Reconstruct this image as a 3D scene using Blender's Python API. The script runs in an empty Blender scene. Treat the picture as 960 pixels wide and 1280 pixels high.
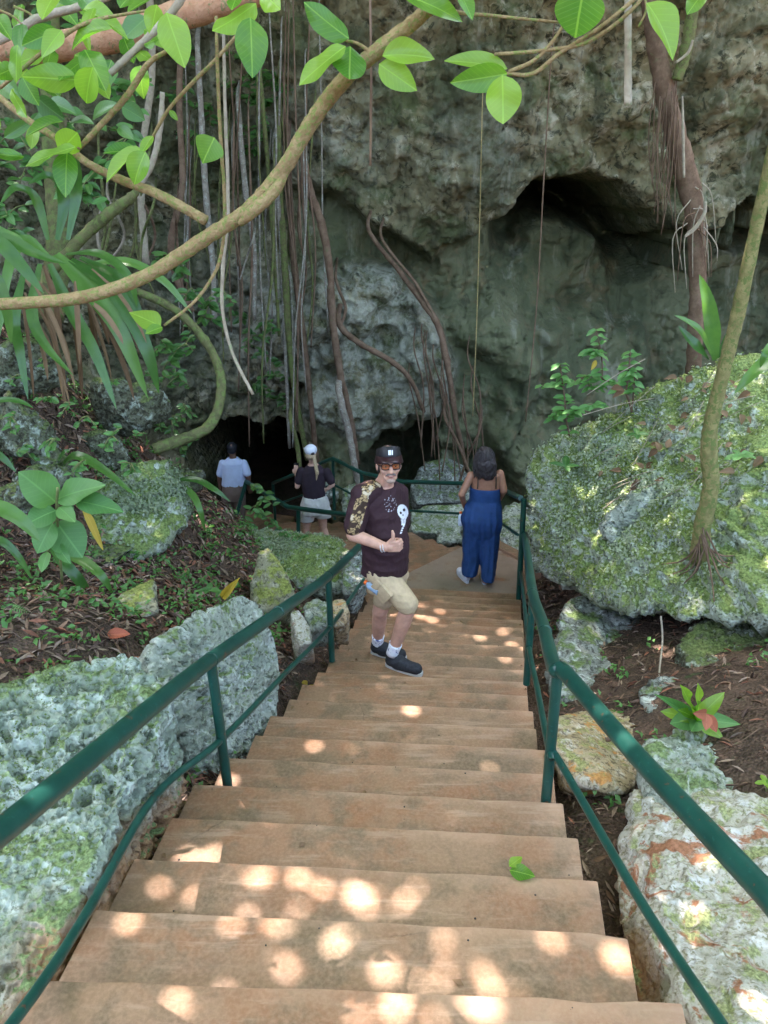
import bpy, bmesh, math, random
import numpy as np
from mathutils import Vector, Matrix

random.seed(11)
RNG = np.random.default_rng(5)
scene = bpy.context.scene
COL = scene.collection
PI = math.pi

# ------------------------------------------------------------------ camera, sky, sun, exposure
PITCH = math.radians(25.0)
FPX = 961.0                      # focal length in photograph pixels (960 x 1280)
cam_d = bpy.data.cameras.new('camera')
cam = bpy.data.objects.new('camera', cam_d)
COL.objects.link(cam)
cam.location = (0, 0, 0)
cam.rotation_euler = (PI / 2 - PITCH, 0, 0)
cam_d.sensor_fit = 'VERTICAL'
cam_d.sensor_height = 36.0
cam_d.lens = FPX / 1280.0 * 36.0
cam_d.clip_start = 0.05
cam_d.clip_end = 2000
scene.camera = cam

SUN_EL, SUN_AZ = math.radians(64), math.radians(-36)     # azimuth measured from +Y towards +X
SDIR = Vector((math.sin(SUN_AZ) * math.cos(SUN_EL), math.cos(SUN_AZ) * math.cos(SUN_EL), math.sin(SUN_EL)))
world = bpy.data.worlds.new('World')
scene.world = world
world.use_nodes = True
wn = world.node_tree
sky = wn.nodes.new('ShaderNodeTexSky')
sky.sky_type = 'NISHITA'
sky.sun_disc = False
sky.sun_elevation = SUN_EL
sky.sun_rotation = SUN_AZ
sky.air_density = 0.8
sky.dust_density = 6.0
sky.ozone_density = 1.0
bg = wn.nodes['Background']
bg.inputs['Strength'].default_value = 0.15
wn.links.new(sky.outputs[0], bg.inputs['Color'])
sun_d = bpy.data.lights.new('sun', 'SUN')
sun_d.energy = 5.0
sun_d.angle = math.radians(0.48)
sun_d.color = (1.0, 0.88, 0.88)
sun = bpy.data.objects.new('sun', sun_d)
COL.objects.link(sun)
sun.rotation_euler = SDIR.to_track_quat('Z', 'Y').to_euler()
scene.view_settings.view_transform = 'Standard'
scene.view_settings.look = 'None'
scene.view_settings.gamma = 1.0
scene.view_settings.exposure = 3.8
scene.cycles.use_denoising = True
scene.cycles.max_bounces = 8
scene.cycles.diffuse_bounces = 4
scene.cycles.transparent_max_bounces = 8
scene.cycles.caustics_reflective = False
scene.cycles.caustics_refractive = False

# ------------------------------------------------------------------ helpers
def ray(u, v):
    X = (u - 480.0) / FPX
    Y = (640.0 - v) / FPX
    return np.array((X, math.cos(PITCH) + Y * math.sin(PITCH), -math.sin(PITCH) + Y * math.cos(PITCH)))

def P(u, v, d):
    """point on the ground distance d (metres ahead) seen at photograph pixel u, v"""
    r = ray(u, v)
    return r * (d / r[1])

def PZ(u, v, z):
    r = ray(u, v)
    return r * (z / r[2])

def px(n, d, z=None):
    """size in metres of n photograph pixels at distance d"""
    return n / FPX * d

def _hash(ix, iy, iz, s):
    h = (ix * 374761393 + iy * 668265263 + iz * 2147483647 + s * 1274126177) & 0xFFFFFFFF
    h = ((h ^ (h >> 13)) * 1274126177) & 0xFFFFFFFF
    h = ((h ^ (h >> 16)) * 2246822519) & 0xFFFFFFFF
    return ((h ^ (h >> 15)) & 0xFFFFFF).astype(np.float64) / float(0xFFFFFF)

def vnoise(p, seed=0):
    i = np.floor(p).astype(np.int64)
    f = p - i
    w = f * f * f * (f * (f * 6 - 15) + 10)
    out = 0
    for dx in (0, 1):
        wx = w[:, 0] if dx else 1 - w[:, 0]
        for dy in (0, 1):
            wy = w[:, 1] if dy else 1 - w[:, 1]
            for dz in (0, 1):
                wz = w[:, 2] if dz else 1 - w[:, 2]
                out = out + wx * wy * wz * _hash(i[:, 0] + dx, i[:, 1] + dy, i[:, 2] + dz, seed)
    return out * 2 - 1

def fbm(p, octv=4, seed=0, gain=0.5, ridged=False):
    a, tot, out = 1.0, 0.0, 0.0
    R = np.array(((0.36, 0.48, -0.8), (-0.8, 0.6, 0), (0.48, 0.64, 0.6)))
    q = p.copy()
    for k in range(octv):
        n = vnoise(q, seed + k * 17)
        if ridged:
            n = 1 - 2 * np.abs(n)
        out = out + a * n
        tot += a
        a *= gain
        q = (q @ R.T) * 2.03 + 3.1
    return out / tot

def worley(p, seed=0):
    i = np.floor(p).astype(np.int64)
    f1 = np.full(len(p), 9.0)
    f2 = np.full(len(p), 9.0)
    for dx in (-1, 0, 1):
        for dy in (-1, 0, 1):
            for dz in (-1, 0, 1):
                c0, c1, c2 = i[:, 0] + dx, i[:, 1] + dy, i[:, 2] + dz
                d = (c0 + _hash(c0, c1, c2, seed) - p[:, 0]) ** 2 \
                    + (c1 + _hash(c0, c1, c2, seed + 91) - p[:, 1]) ** 2 \
                    + (c2 + _hash(c0, c1, c2, seed + 57) - p[:, 2]) ** 2
                f2 = np.minimum(f2, np.maximum(d, f1))
                f1 = np.minimum(f1, d)
    return np.sqrt(f1), np.sqrt(f2)

def sstep(a, b, x):
    t = np.clip((x - a) / (b - a), 0, 1)
    return t * t * (3 - 2 * t)

ORIG = {}

def new_mesh(name, V, F, mat=None, smooth=True, uv=None, attrs=None):
    me = bpy.data.meshes.new(name)
    V = np.asarray(V, dtype=np.float64)
    if isinstance(F, np.ndarray):
        nf, k = F.shape
        me.vertices.add(len(V))
        me.vertices.foreach_set('co', V.astype(np.float32).ravel())
        me.loops.add(nf * k)
        me.loops.foreach_set('vertex_index', F.astype(np.int32).ravel())
        me.polygons.add(nf)
        me.polygons.foreach_set('loop_start', (np.arange(nf) * k).astype(np.int32))
        me.update(calc_edges=True)
    else:
        me.from_pydata([tuple(v) for v in V], [], F)
        me.update()
    if uv is not None:
        lay = me.uv_layers.new(name='UVMap')
        li = np.empty(len(me.loops), dtype=np.int32)
        me.loops.foreach_get('vertex_index', li)
        lay.data.foreach_set('uv', np.asarray(uv, dtype=np.float32)[li].ravel())
    if attrs:
        for an, av in attrs.items():
            av = np.asarray(av, dtype=np.float32)
            if av.ndim == 1:
                a = me.attributes.new(an, 'FLOAT', 'POINT')
                a.data.foreach_set('value', av)
            else:
                a = me.attributes.new(an, 'FLOAT_COLOR', 'POINT')
                a.data.foreach_set('color', np.c_[av, np.ones(len(av))].astype(np.float32).ravel())
    if mat:
        me.materials.append(mat)
    if smooth:
        me.polygons.foreach_set('use_smooth', np.ones(len(me.polygons), dtype=bool))
    return me

def tag(o, label=None, cat=None, group=None, kind=None):
    if label: o['label'] = label
    if cat: o['category'] = cat
    if group: o['group'] = group
    if kind: o['kind'] = kind
    return o

def empty(name, loc, label=None, cat=None, group=None, kind=None):
    o = bpy.data.objects.new(name, None)
    o.empty_display_size = 0.1
    COL.objects.link(o)
    o.location = Vector(loc)
    ORIG[o.name] = np.array(loc, dtype=float)
    return tag(o, label, cat, group, kind)

def mk(name, V, F, mat, parent=None, smooth=True, uv=None, attrs=None, label=None, cat=None, group=None, kind=None, sharp=None):
    """link world-space geometry as one object; its origin sits at its base"""
    V = np.asarray(V, dtype=np.float64)
    o0 = np.array((V[:, 0].mean(), V[:, 1].mean(), V[:, 2].min()))
    me = new_mesh(name, V - o0, F, mat, smooth, uv, attrs)
    if sharp:
        me.set_sharp_from_angle(angle=math.radians(sharp))
    o = bpy.data.objects.new(name, me)
    COL.objects.link(o)
    if parent is not None:
        o.parent = parent
        o.location = Vector(o0 - ORIG[parent.name])
    else:
        o.location = Vector(o0)
    ORIG[o.name] = o0
    return tag(o, label, cat, group, kind)

class Geo:
    def __init__(s):
        s.V, s.F, s.n = [], [], 0
    def add(s, V, F):
        V = np.asarray(V, dtype=float)
        s.V.append(V)
        s.F += [tuple(i + s.n for i in f) for f in F]
        s.n += len(V)
        return s
    def v(s):
        return np.concatenate(s.V)

def spline(pts, n):
    pts = np.asarray(pts, dtype=float)
    if len(pts) == 2:
        t = np.linspace(0, 1, n)[:, None]
        return pts[0] * (1 - t) + pts[1] * t
    e = np.vstack((2 * pts[0] - pts[1], pts, 2 * pts[-1] - pts[-2]))
    out = []
    m = len(pts) - 1
    for t in np.linspace(0, m - 1e-9, n):
        k = int(t)
        f = t - k
        p0, p1, p2, p3 = e[k], e[k + 1], e[k + 2], e[k + 3]
        out.append(0.5 * (2 * p1 + (p2 - p0) * f + (2 * p0 - 5 * p1 + 4 * p2 - p3) * f * f + (3 * p1 - p0 - 3 * p2 + p3) * f ** 3))
    return np.array(out)

def tube(pts, r, seg=8, n=None, caps=True, rough=0.0, seed=0, round_end=False):
    """tapered tube along a smooth path; r is one radius or a list along the path"""
    pts = np.asarray(pts, dtype=float)
    if n is None:
        n = max(2, (len(pts) - 1) * 8)
    if n != len(pts):
        c = spline(pts, n)
    else:
        c = pts
    r = np.atleast_1d(np.asarray(r, dtype=float))
    rr = np.interp(np.linspace(0, 1, n), np.linspace(0, 1, len(r)), r) if len(r) > 1 else np.full(n, r[0])
    T = np.gradient(c, axis=0)
    T /= np.linalg.norm(T, axis=1)[:, None] + 1e-12
    up = np.array((0, 0, 1.0)) if abs(T[0][2]) < 0.9 else np.array((1.0, 0, 0))
    V = []
    a = np.arange(seg) / seg * 2 * PI
    N = np.cross(T[0], up)
    N /= np.linalg.norm(N)
    rs = np.random.default_rng(seed)
    for k in range(n):
        N = N - T[k] * np.dot(N, T[k])
        N /= np.linalg.norm(N) + 1e-12
        B = np.cross(T[k], N)
        q = rr[k] * (1 + rough * rs.standard_normal(seg)) if rough else rr[k]
        V.append(c[k] + (np.cos(a) * q)[:, None] * N + (np.sin(a) * q)[:, None] * B)
    V = np.concatenate(V)
    F = []
    for k in range(n - 1):
        for j in range(seg):
            F.append((k * seg + j, k * seg + (j + 1) % seg, (k + 1) * seg + (j + 1) % seg, (k + 1) * seg + j))
    if caps:
        F.append(tuple(reversed(range(seg))))
        F.append(tuple(range((n - 1) * seg, n * seg)))
    return V, F

def prism(poly, z0, z1):
    """vertical prism over a counter-clockwise polygon of (x, y)"""
    m = len(poly)
    V = [(x, y, z0) for x, y in poly] + [(x, y, z1) for x, y in poly]
    F = [tuple(reversed(range(m))), tuple(range(m, 2 * m))]
    for k in range(m):
        F.append((k, (k + 1) % m, m + (k + 1) % m, m + k))
    return np.array(V, dtype=float), F

# ------------------------------------------------------------------ node materials
class NB:
    def __init__(s, name):
        s.m = bpy.data.materials.new(name)
        s.m.use_nodes = True
        s.t = s.m.node_tree
        s.t.nodes.clear()
        s.out = s.t.nodes.new('ShaderNodeOutputMaterial')
        s.pos = s.t.nodes.new('ShaderNodeNewGeometry')
        s.tc = s.t.nodes.new('ShaderNodeTexCoord')
    def put(s, sock, val):
        if isinstance(val, bpy.types.NodeSocket):
            s.t.links.new(val, sock)
        elif isinstance(val, (tuple, list)) and sock.type == 'RGBA' and len(val) == 3:
            sock.default_value = (*val, 1)
        else:
            sock.default_value = val
    def node(s, ty, out=0, props=None, **kw):
        n = s.t.nodes.new(ty)
        for k, v in (props or {}).items():
            setattr(n, k, v)
        for k, v in kw.items():
            key = k.replace('_', ' ')
            s.put(n.inputs[int(k[1:])] if k[0] == 'i' and k[1:].isdigit() else n.inputs[key], v)
        return n.outputs[out]
    def noise(s, scale, detail=5, rough=0.55, vec=None, dist=0.0, out=0):
        return s.node('ShaderNodeTexNoise', out, Vector=vec or s.pos.outputs['Position'], Scale=scale, Detail=detail, Roughness=rough, Distortion=dist)
    def voro(s, scale, vec=None, feature='F1', out=0, rnd=1.0):
        return s.node('ShaderNodeTexVoronoi', out, {'feature': feature}, Vector=vec or s.pos.outputs['Position'], Scale=scale, Randomness=rnd)
    def ramp(s, fac, a, b, lo=0.0, hi=1.0):
        return s.node('ShaderNodeMapRange', 0, {'interpolation_type': 'SMOOTHSTEP'}, Value=fac, From_Min=a, From_Max=b, To_Min=lo, To_Max=hi)
    def mix(s, fac, a, b, mode='MIX'):
        n = s.t.nodes.new('ShaderNodeMix')
        n.data_type = 'RGBA'
        n.blend_type = mode
        s.put(n.inputs[0], fac)
        s.put(n.inputs[6], a)
        s.put(n.inputs[7], b)
        return n.outputs[2]
    def math(s, op, a, b=0.0):
        n = s.t.nodes.new('ShaderNodeMath')
        n.operation = op
        s.put(n.inputs[0], a)
        s.put(n.inputs[1], b)
        return n.outputs[0]
    def sep(s, v, k):
        n = s.t.nodes.new('ShaderNodeSeparateXYZ')
        s.put(n.inputs[0], v)
        return n.outputs[k]
    def attr(s, name, out=0):
        n = s.t.nodes.new('ShaderNodeAttribute')
        n.attribute_name = name
        return n.outputs[out]
    def bump(s, h, strength=0.5, dist=0.01, nrm=None):
        n = s.t.nodes.new('ShaderNodeBump')
        n.inputs['Strength'].default_value = strength
        n.inputs['Distance'].default_value = dist
        s.put(n.inputs['Height'], h)
        if nrm is not None:
            s.put(n.inputs['Normal'], nrm)
        return n.outputs[0]
    def bsdf(s, color, rough=0.8, normal=None, spec=0.3, **kw):
        n = s.t.nodes.new('ShaderNodeBsdfPrincipled')
        s.put(n.inputs['Base Color'], color)
        s.put(n.inputs['Roughness'], rough)
        s.put(n.inputs['Specular IOR Level'], spec)
        if normal is not None:
            s.put(n.inputs['Normal'], normal)
        for k, v in kw.items():
            s.put(n.inputs[k.replace('_', ' ')], v)
        return n.outputs[0]
    def done(s, sh):
        s.t.links.new(sh, s.out.inputs['Surface'])
        return s.m

def rock_mat(name, c1, c2, pale=(0.5, 0.52, 0.48), pale_amt=0.5, dark=(0.05, 0.055, 0.045), dark_amt=0.45,
             moss=(0.09, 0.14, 0.03), moss_amt=0.3, rust=(0.36, 0.15, 0.05), rust_amt=0.0, scale=1.0, bump=0.8, bdist=0.012, rust_low=None):
    b = NB(name)
    big = b.noise(2.2 * scale, 7, 0.6)
    mid = b.noise(9 * scale, 8, 0.65, dist=0.6)
    fine = b.noise(48 * scale, 6, 0.7)
    col = b.mix(b.ramp(big, 0.35, 0.65), c1, c2)
    col = b.mix(b.ramp(mid, 0.62 - 0.25 * pale_amt, 0.72 - 0.2 * pale_amt), col, pale)
    sp = b.noise(23 * scale, 7, 0.7, dist=0.4)
    col = b.mix(b.math('MULTIPLY', b.ramp(sp, 0.60 - 0.18 * dark_amt, 0.70 - 0.18 * dark_amt), 0.85), col, dark)
    if rust_amt > 0:
        rn = b.noise(3.1 * scale, 7, 0.62, dist=1.2)
        f = b.ramp(rn, 0.68 - 0.28 * rust_amt, 0.74 - 0.28 * rust_amt)
        col = b.mix(f, col, b.mix(b.ramp(fine, 0.3, 0.7), rust, tuple(min(1, x * 1.5) for x in rust)))
    if rust_low is not None:
        zz = b.sep(b.pos.outputs['Position'], 2)
        yy = b.sep(b.pos.outputs['Position'], 1)
        xx = b.sep(b.pos.outputs['Position'], 0)
        lev = b.math('ADD', zz, b.math('MULTIPLY', yy, 0.4))
        lev = b.math('ADD', lev, b.math('MULTIPLY', b.math('SUBTRACT', b.math('ABSOLUTE', xx), 0.92), 0.9))
        lev = b.math('ADD', lev, b.math('MULTIPLY', b.noise(4, 5), 0.5))
        f = b.ramp(lev, rust_low + 0.22, rust_low - 0.05)
        col = b.mix(b.math('MULTIPLY', f, 0.85), col, b.mix(fine, (0.20, 0.09, 0.035), (0.42, 0.22, 0.09)))
    nz = b.sep(b.pos.outputs['Normal'], 2)
    mn = b.math('ADD', b.math('MULTIPLY', nz, 0.35), b.noise(5.5 * scale, 8, 0.68))
    mf = b.ramp(mn, 0.86 - 0.5 * moss_amt, 0.98 - 0.5 * moss_amt)
    mcol = b.mix(b.ramp(fine, 0.3, 0.7), tuple(x * 0.55 for x in moss), tuple(min(1, x * 1.6) for x in moss))
    col = b.mix(mf, col, mcol)
    col = b.mix(b.ramp(fine, 0.2, 0.8, 0.0, 0.4), col, b.mix(1.0, col, (1.5, 1.5, 1.5), 'MULTIPLY'))
    v1 = b.voro(30 * scale, feature='F1')
    h = b.math('ADD', b.math('MULTIPLY', b.ramp(v1, 0.0, 0.55), 0.7), b.math('ADD', b.math('MULTIPLY', fine, 0.9), b.math('MULTIPLY', b.noise(130 * scale, 3), 0.35)))
    return b.done(b.bsdf(col, 0.92, b.bump(h, bump, bdist), 0.15))

def leaf_mat(name, c1, c2, rough=0.35, trans=0.45, spec=0.5, vein=True, back=None):
    b = NB(name)
    oi = b.t.nodes.new('ShaderNodeObjectInfo')
    r = oi.outputs['Random']
    col = b.mix(b.ramp(b.math('ADD', b.math('MULTIPLY', r, 0.6), b.math('MULTIPLY', b.noise(14, 4), 0.5)), 0.2, 0.85), c1, c2)
    nrm = None
    if vein:
        uvx = b.sep(b.tc.outputs['UV'], 0)
        uvy = b.sep(b.tc.outputs['UV'], 1)
        ax = b.math('ABSOLUTE', b.math('SUBTRACT', uvx, 0.5))
        w = b.math('SINE', b.math('MULTIPLY', b.math('SUBTRACT', uvy, b.math('MULTIPLY', ax, 0.55)), 58.0))
        side = b.ramp(w, 0.80, 1.0)
        midv = b.ramp(ax, 0.035, 0.008)
        vf = b.math('MAXIMUM', b.math('MULTIPLY', side, 0.28), midv)
        col = b.mix(b.math('MULTIPLY', vf, 0.32), col, tuple(min(1, x * 1.8 + 0.03) for x in c2))
        nrm = b.bump(b.math('SUBTRACT', b.noise(30, 3), vf), 0.25, 0.004)
    pr = b.bsdf(col, rough, nrm, spec)
    tr = b.node('ShaderNodeBsdfTranslucent', Color=b.mix(1.0, col, (1.15, 1.35, 0.6), 'MULTIPLY'))
    mx = b.node('ShaderNodeMixShader', 0, None, i0=trans, i1=pr, i2=tr)
    return b.done(mx)

def bark_mat(name, c1, c2, c3=(0.12, 0.15, 0.06), lichen=0.3, scale=1.0, bump=0.7):
    b = NB(name)
    n1 = b.noise(14 * scale, 7, 0.65)
    n2 = b.noise(60 * scale, 5, 0.7)
    col = b.mix(b.ramp(n1, 0.35, 0.65), c1, c2)
    col = b.mix(b.ramp(b.noise(22 * scale, 6, 0.7, dist=0.5), 0.66 - 0.25 * lichen, 0.74 - 0.25 * lichen), col, c3)
    col = b.mix(b.ramp(n2, 0.55, 0.75, 0, 0.6), col, tuple(x * 0.45 for x in c1))
    return b.done(b.bsdf(col, 0.85, b.bump(b.math('ADD', n1, n2), bump, 0.006), 0.2))

def plain_mat(name, c, rough=0.6, var=0.15, scale=20, bump=0.2, spec=0.3, bdist=0.003, **kw):
    b = NB(name)
    n = b.noise(scale, 6, 0.6)
    col = b.mix(b.ramp(n, 0.3, 0.7), tuple(x * (1 - var) for x in c), tuple(min(1, x * (1 + var)) for x in c))
    return b.done(b.bsdf(col, rough, b.bump(b.noise(scale * 3, 4), bump, bdist), spec, **kw))

def attr_mat(name, rough=0.8, scale=60, bump=0.3):
    """cloth whose print is stored as a colour per vertex"""
    b = NB(name)
    c = b.attr('print_colour')
    n = b.noise(scale, 4)
    col = b.mix(b.ramp(n, 0.3, 0.7, 0, 0.3), c, b.mix(1.0, c, (0.6, 0.6, 0.6), 'MULTIPLY'))
    return b.done(b.bsdf(col, rough, b.bump(b.noise(14, 4), bump, 0.02), 0.2))

M = {}
M['pocked'] = rock_mat('pocked_limestone', (0.23, 0.28, 0.20), (0.33, 0.385, 0.30), (0.47, 0.535, 0.445), 0.55, (0.07, 0.095, 0.055), 0.44, (0.16, 0.22, 0.09), 0.20, rust_low=-1.30, bump=1.0, bdist=0.02)
M['pocked2'] = rock_mat('pale_limestone', (0.24, 0.28, 0.21), (0.35, 0.385, 0.31), (0.48, 0.525, 0.44), 0.5, (0.075, 0.09, 0.06), 0.46, (0.14, 0.19, 0.075), 0.16, bump=1.0, bdist=0.02)
M['mossrock'] = rock_mat('mossy_limestone', (0.22, 0.25, 0.15), (0.37, 0.41, 0.30), (0.50, 0.56, 0.47), 0.6, (0.06, 0.07, 0.04), 0.5, (0.16, 0.215, 0.07), 0.44, bump=1.0, bdist=0.025)
M['rustrock'] = rock_mat('red_stained_limestone', (0.34, 0.33, 0.25), (0.44, 0.42, 0.34), (0.50, 0.50, 0.45), 0.5, (0.17, 0.16, 0.08), 0.5, (0.21, 0.23, 0.10), 0.08, (0.22, 0.105, 0.055), 0.42, scale=1.6, bump=0.8, rust_low=-1.70)
M['tanrock'] = rock_mat('tan_limestone', (0.30, 0.23, 0.12), (0.40, 0.32, 0.19), (0.46, 0.42, 0.32), 0.5, (0.11, 0.085, 0.05), 0.6, (0.22, 0.22, 0.08), 0.05, (0.34, 0.17, 0.055), 0.4, scale=1.4)
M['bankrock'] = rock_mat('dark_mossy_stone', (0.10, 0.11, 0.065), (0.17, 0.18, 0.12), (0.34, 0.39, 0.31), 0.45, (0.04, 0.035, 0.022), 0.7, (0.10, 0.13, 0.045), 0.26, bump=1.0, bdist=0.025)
M['greyrock'] = rock_mat('grey_limestone', (0.16, 0.175, 0.145), (0.24, 0.26, 0.22), (0.38, 0.42, 0.37), 0.45, (0.05, 0.05, 0.04), 0.65, (0.10, 0.14, 0.05), 0.12)
M['olivestone'] = rock_mat('olive_stone', (0.17, 0.165, 0.10), (0.27, 0.26, 0.17), (0.36, 0.35, 0.26), 0.4, (0.06, 0.055, 0.04), 0.5, (0.17, 0.19, 0.05), 0.22)
M['cliff'] = None

def cliff_mat():
    b = NB('cliff_limestone')
    p = b.pos.outputs['Position']
    big = b.noise(0.55, 7, 0.6)
    mid = b.noise(2.6, 9, 0.68, dist=0.5)
    fine = b.noise(16, 7, 0.72)
    col = b.mix(b.ramp(big, 0.35, 0.65), (0.155, 0.14, 0.07), (0.25, 0.225, 0.13))
    col = b.mix(b.ramp(mid, 0.52, 0.62), col, (0.40, 0.37, 0.255))
    col = b.mix(b.ramp(b.noise(5.5, 8, 0.7, dist=0.8), 0.52, 0.62, 0, 0.95), col, (0.045, 0.045, 0.025))
    col = b.mix(b.ramp(b.noise(1.3, 7, 0.6), 0.50, 0.62, 0, 0.8), col, (0.085, 0.105, 0.04))
    col = b.mix(b.ramp(b.noise(0.45, 6, 0.6, dist=0.7), 0.48, 0.60, 0, 0.8), col, b.mix(mid, (0.035, 0.045, 0.022), (0.10, 0.105, 0.055)))
    pale = b.attr('pale', 2)
    pn = b.ramp(b.noise(3.2, 9, 0.72, dist=0.3), 0.38, 0.60)
    col = b.mix(b.math('MULTIPLY', pale, pn), col, b.mix(fine, (0.25, 0.255, 0.185), (0.45, 0.455, 0.37)))
    smooth = b.attr('smooth', 2)
    scol = b.mix(b.ramp(b.noise(0.9, 5), 0.4, 0.6), (0.085, 0.098, 0.052), (0.14, 0.148, 0.080))
    scol = b.mix(b.ramp(b.noise(2.2, 7, 0.6, dist=1.0), 0.5, 0.7, 0, 0.6), scol, (0.17, 0.13, 0.07))
    col = b.mix(smooth, col, scol)
    mp = b.t.nodes.new('ShaderNodeMapping')
    mp.inputs['Scale'].default_value = (3.2, 1.5, 0.35)
    b.put(mp.inputs[0], p)
    drip = b.noise(1.0, 8, 0.65, vec=mp.outputs[0], dist=0.3)
    col = b.mix(b.ramp(drip, 0.54, 0.66, 0, 0.65), col, (0.04, 0.045, 0.025))
    col = b.mix(b.ramp(drip, 0.44, 0.34, 0, 0.45), col, (0.30, 0.30, 0.22))
    h = b.math('ADD', b.math('MULTIPLY', fine, 1.0), b.math('ADD', b.math('MULTIPLY', b.ramp(b.voro(9), 0, 0.6), 0.8), b.math('MULTIPLY', b.noise(50, 4), 0.3)))
    n = b.t.nodes.new('ShaderNodeBump')
    n.inputs['Distance'].default_value = 0.05
    b.put(n.inputs['Strength'], b.math('SUBTRACT', 0.9, b.math('MULTIPLY', smooth, 0.35)))
    b.put(n.inputs['Height'], h)
    return b.done(b.bsdf(col, 0.92, n.outputs[0], 0.15))
M['cliff'] = cliff_mat()

def step_mat():
    b = NB('worn_painted_concrete')
    p = b.pos.outputs['Position']
    n1 = b.noise(1.7, 7, 0.62, dist=0.8)
    n2 = b.noise(6.0, 8, 0.68, dist=0.4)
    n3 = b.noise(70, 5, 0.7)
    mp = b.t.nodes.new('ShaderNodeMapping')
    mp.inputs['Scale'].default_value = (2.0, 14.0, 5.0)
    mp.inputs['Rotation'].default_value = (0, 0, math.radians(7))
    b.put(mp.inputs[0], p)
    st = b.noise(1.6, 7, 0.65, vec=mp.outputs[0])
    col = b.mix(b.ramp(n1, 0.36, 0.64), (0.235, 0.112, 0.052), (0.235, 0.146, 0.080))
    col = b.mix(b.ramp(n2, 0.48, 0.64, 0, 0.85), col, (0.165, 0.11, 0.062))
    col = b.mix(b.ramp(st, 0.52, 0.64, 0, 0.6), col, (0.34, 0.235, 0.15))
    col = b.mix(b.ramp(b.noise(3.1, 6, 0.6), 0.50, 0.62, 0, 0.8), col, (0.125, 0.092, 0.05))
    nz = b.sep(b.pos.outputs['Normal'], 2)
    edge = b.ramp(nz, 0.96, 0.80)
    col = b.mix(b.math('MULTIPLY', edge, 0.75), col, (0.52, 0.33, 0.22))
    col = b.mix(b.math('MULTIPLY', b.attr('grey', 2), b.ramp(b.noise(4, 6), 0.3, 0.5)), col, (0.25, 0.20, 0.15))
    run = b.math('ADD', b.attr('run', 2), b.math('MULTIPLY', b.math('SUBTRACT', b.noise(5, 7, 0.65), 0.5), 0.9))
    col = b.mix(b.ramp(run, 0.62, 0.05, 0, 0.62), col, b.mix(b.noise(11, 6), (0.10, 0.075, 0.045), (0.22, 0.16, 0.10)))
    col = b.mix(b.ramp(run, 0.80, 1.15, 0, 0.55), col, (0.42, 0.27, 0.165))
    col = b.mix(b.ramp(b.voro(22, rnd=1.0), 0.035, 0.015), col, (0.06, 0.05, 0.04))
    ce = b.voro(1.7, vec=b.mix(0.10, p, b.noise(4, 6, out=1)), feature='DISTANCE_TO_EDGE')
    crack = b.math('MULTIPLY', b.ramp(ce, 0.008, 0.002), b.ramp(b.noise(1.1, 3), 0.58, 0.66))
    col = b.mix(b.math('MULTIPLY', crack, 0.55), col, (0.05, 0.036, 0.022))
    col = b.mix(b.ramp(n3, 0.35, 0.7, 0, 0.3), col, (0.44, 0.29, 0.18))
    h = b.math('ADD', b.math('MULTIPLY', n3, 0.5), b.math('MULTIPLY', n2, 0.8))
    return b.done(b.bsdf(col, b.ramp(n2, 0.3, 0.7, 0.48, 0.75), b.bump(h, 0.35, 0.006), 0.3))
M['step'] = step_mat()

def rail_mat():
    b = NB('green_painted_steel')
    n = b.noise(9, 6, 0.6)
    col = b.mix(b.ramp(n, 0.3, 0.7), (0.006, 0.045, 0.032), (0.011, 0.064, 0.046))
    ru = b.ramp(b.noise(26, 6, 0.7), 0.635, 0.66)
    col = b.mix(b.ramp(b.noise(60, 5, 0.6), 0.60, 0.70, 0, 0.5), col, (0.03, 0.12, 0.095))
    col = b.mix(ru, col, (0.12, 0.055, 0.03))
    return b.done(b.bsdf(col, 0.33, b.bump(b.noise(45, 4), 0.10, 0.002), 0.5))
M['rail'] = rail_mat()

def soil_mat():
    b = NB('leaf_litter_soil')
    n1 = b.noise(3, 8, 0.65)
    v = b.voro(80, vec=b.mix(0.04, b.pos.outputs['Position'], b.noise(9, 4, out=1)), out=1)
    col = b.mix(b.ramp(n1, 0.3, 0.7), (0.05, 0.036, 0.025), (0.11, 0.077, 0.053))
    vv = b.sep(v, 0)
    col = b.mix(b.ramp(vv, 0.62, 0.95, 0, 0.7), col, (0.15, 0.10, 0.07))
    col = b.mix(b.ramp(b.noise(7, 7), 0.60, 0.72, 0, 0.8), col, (0.055, 0.085, 0.03))
    h = b.math('ADD', b.voro(55), b.noise(30, 5))
    return b.done(b.bsdf(col, 0.95, b.bump(h, 0.9, 0.02), 0.1))
M['soil'] = soil_mat()

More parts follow.
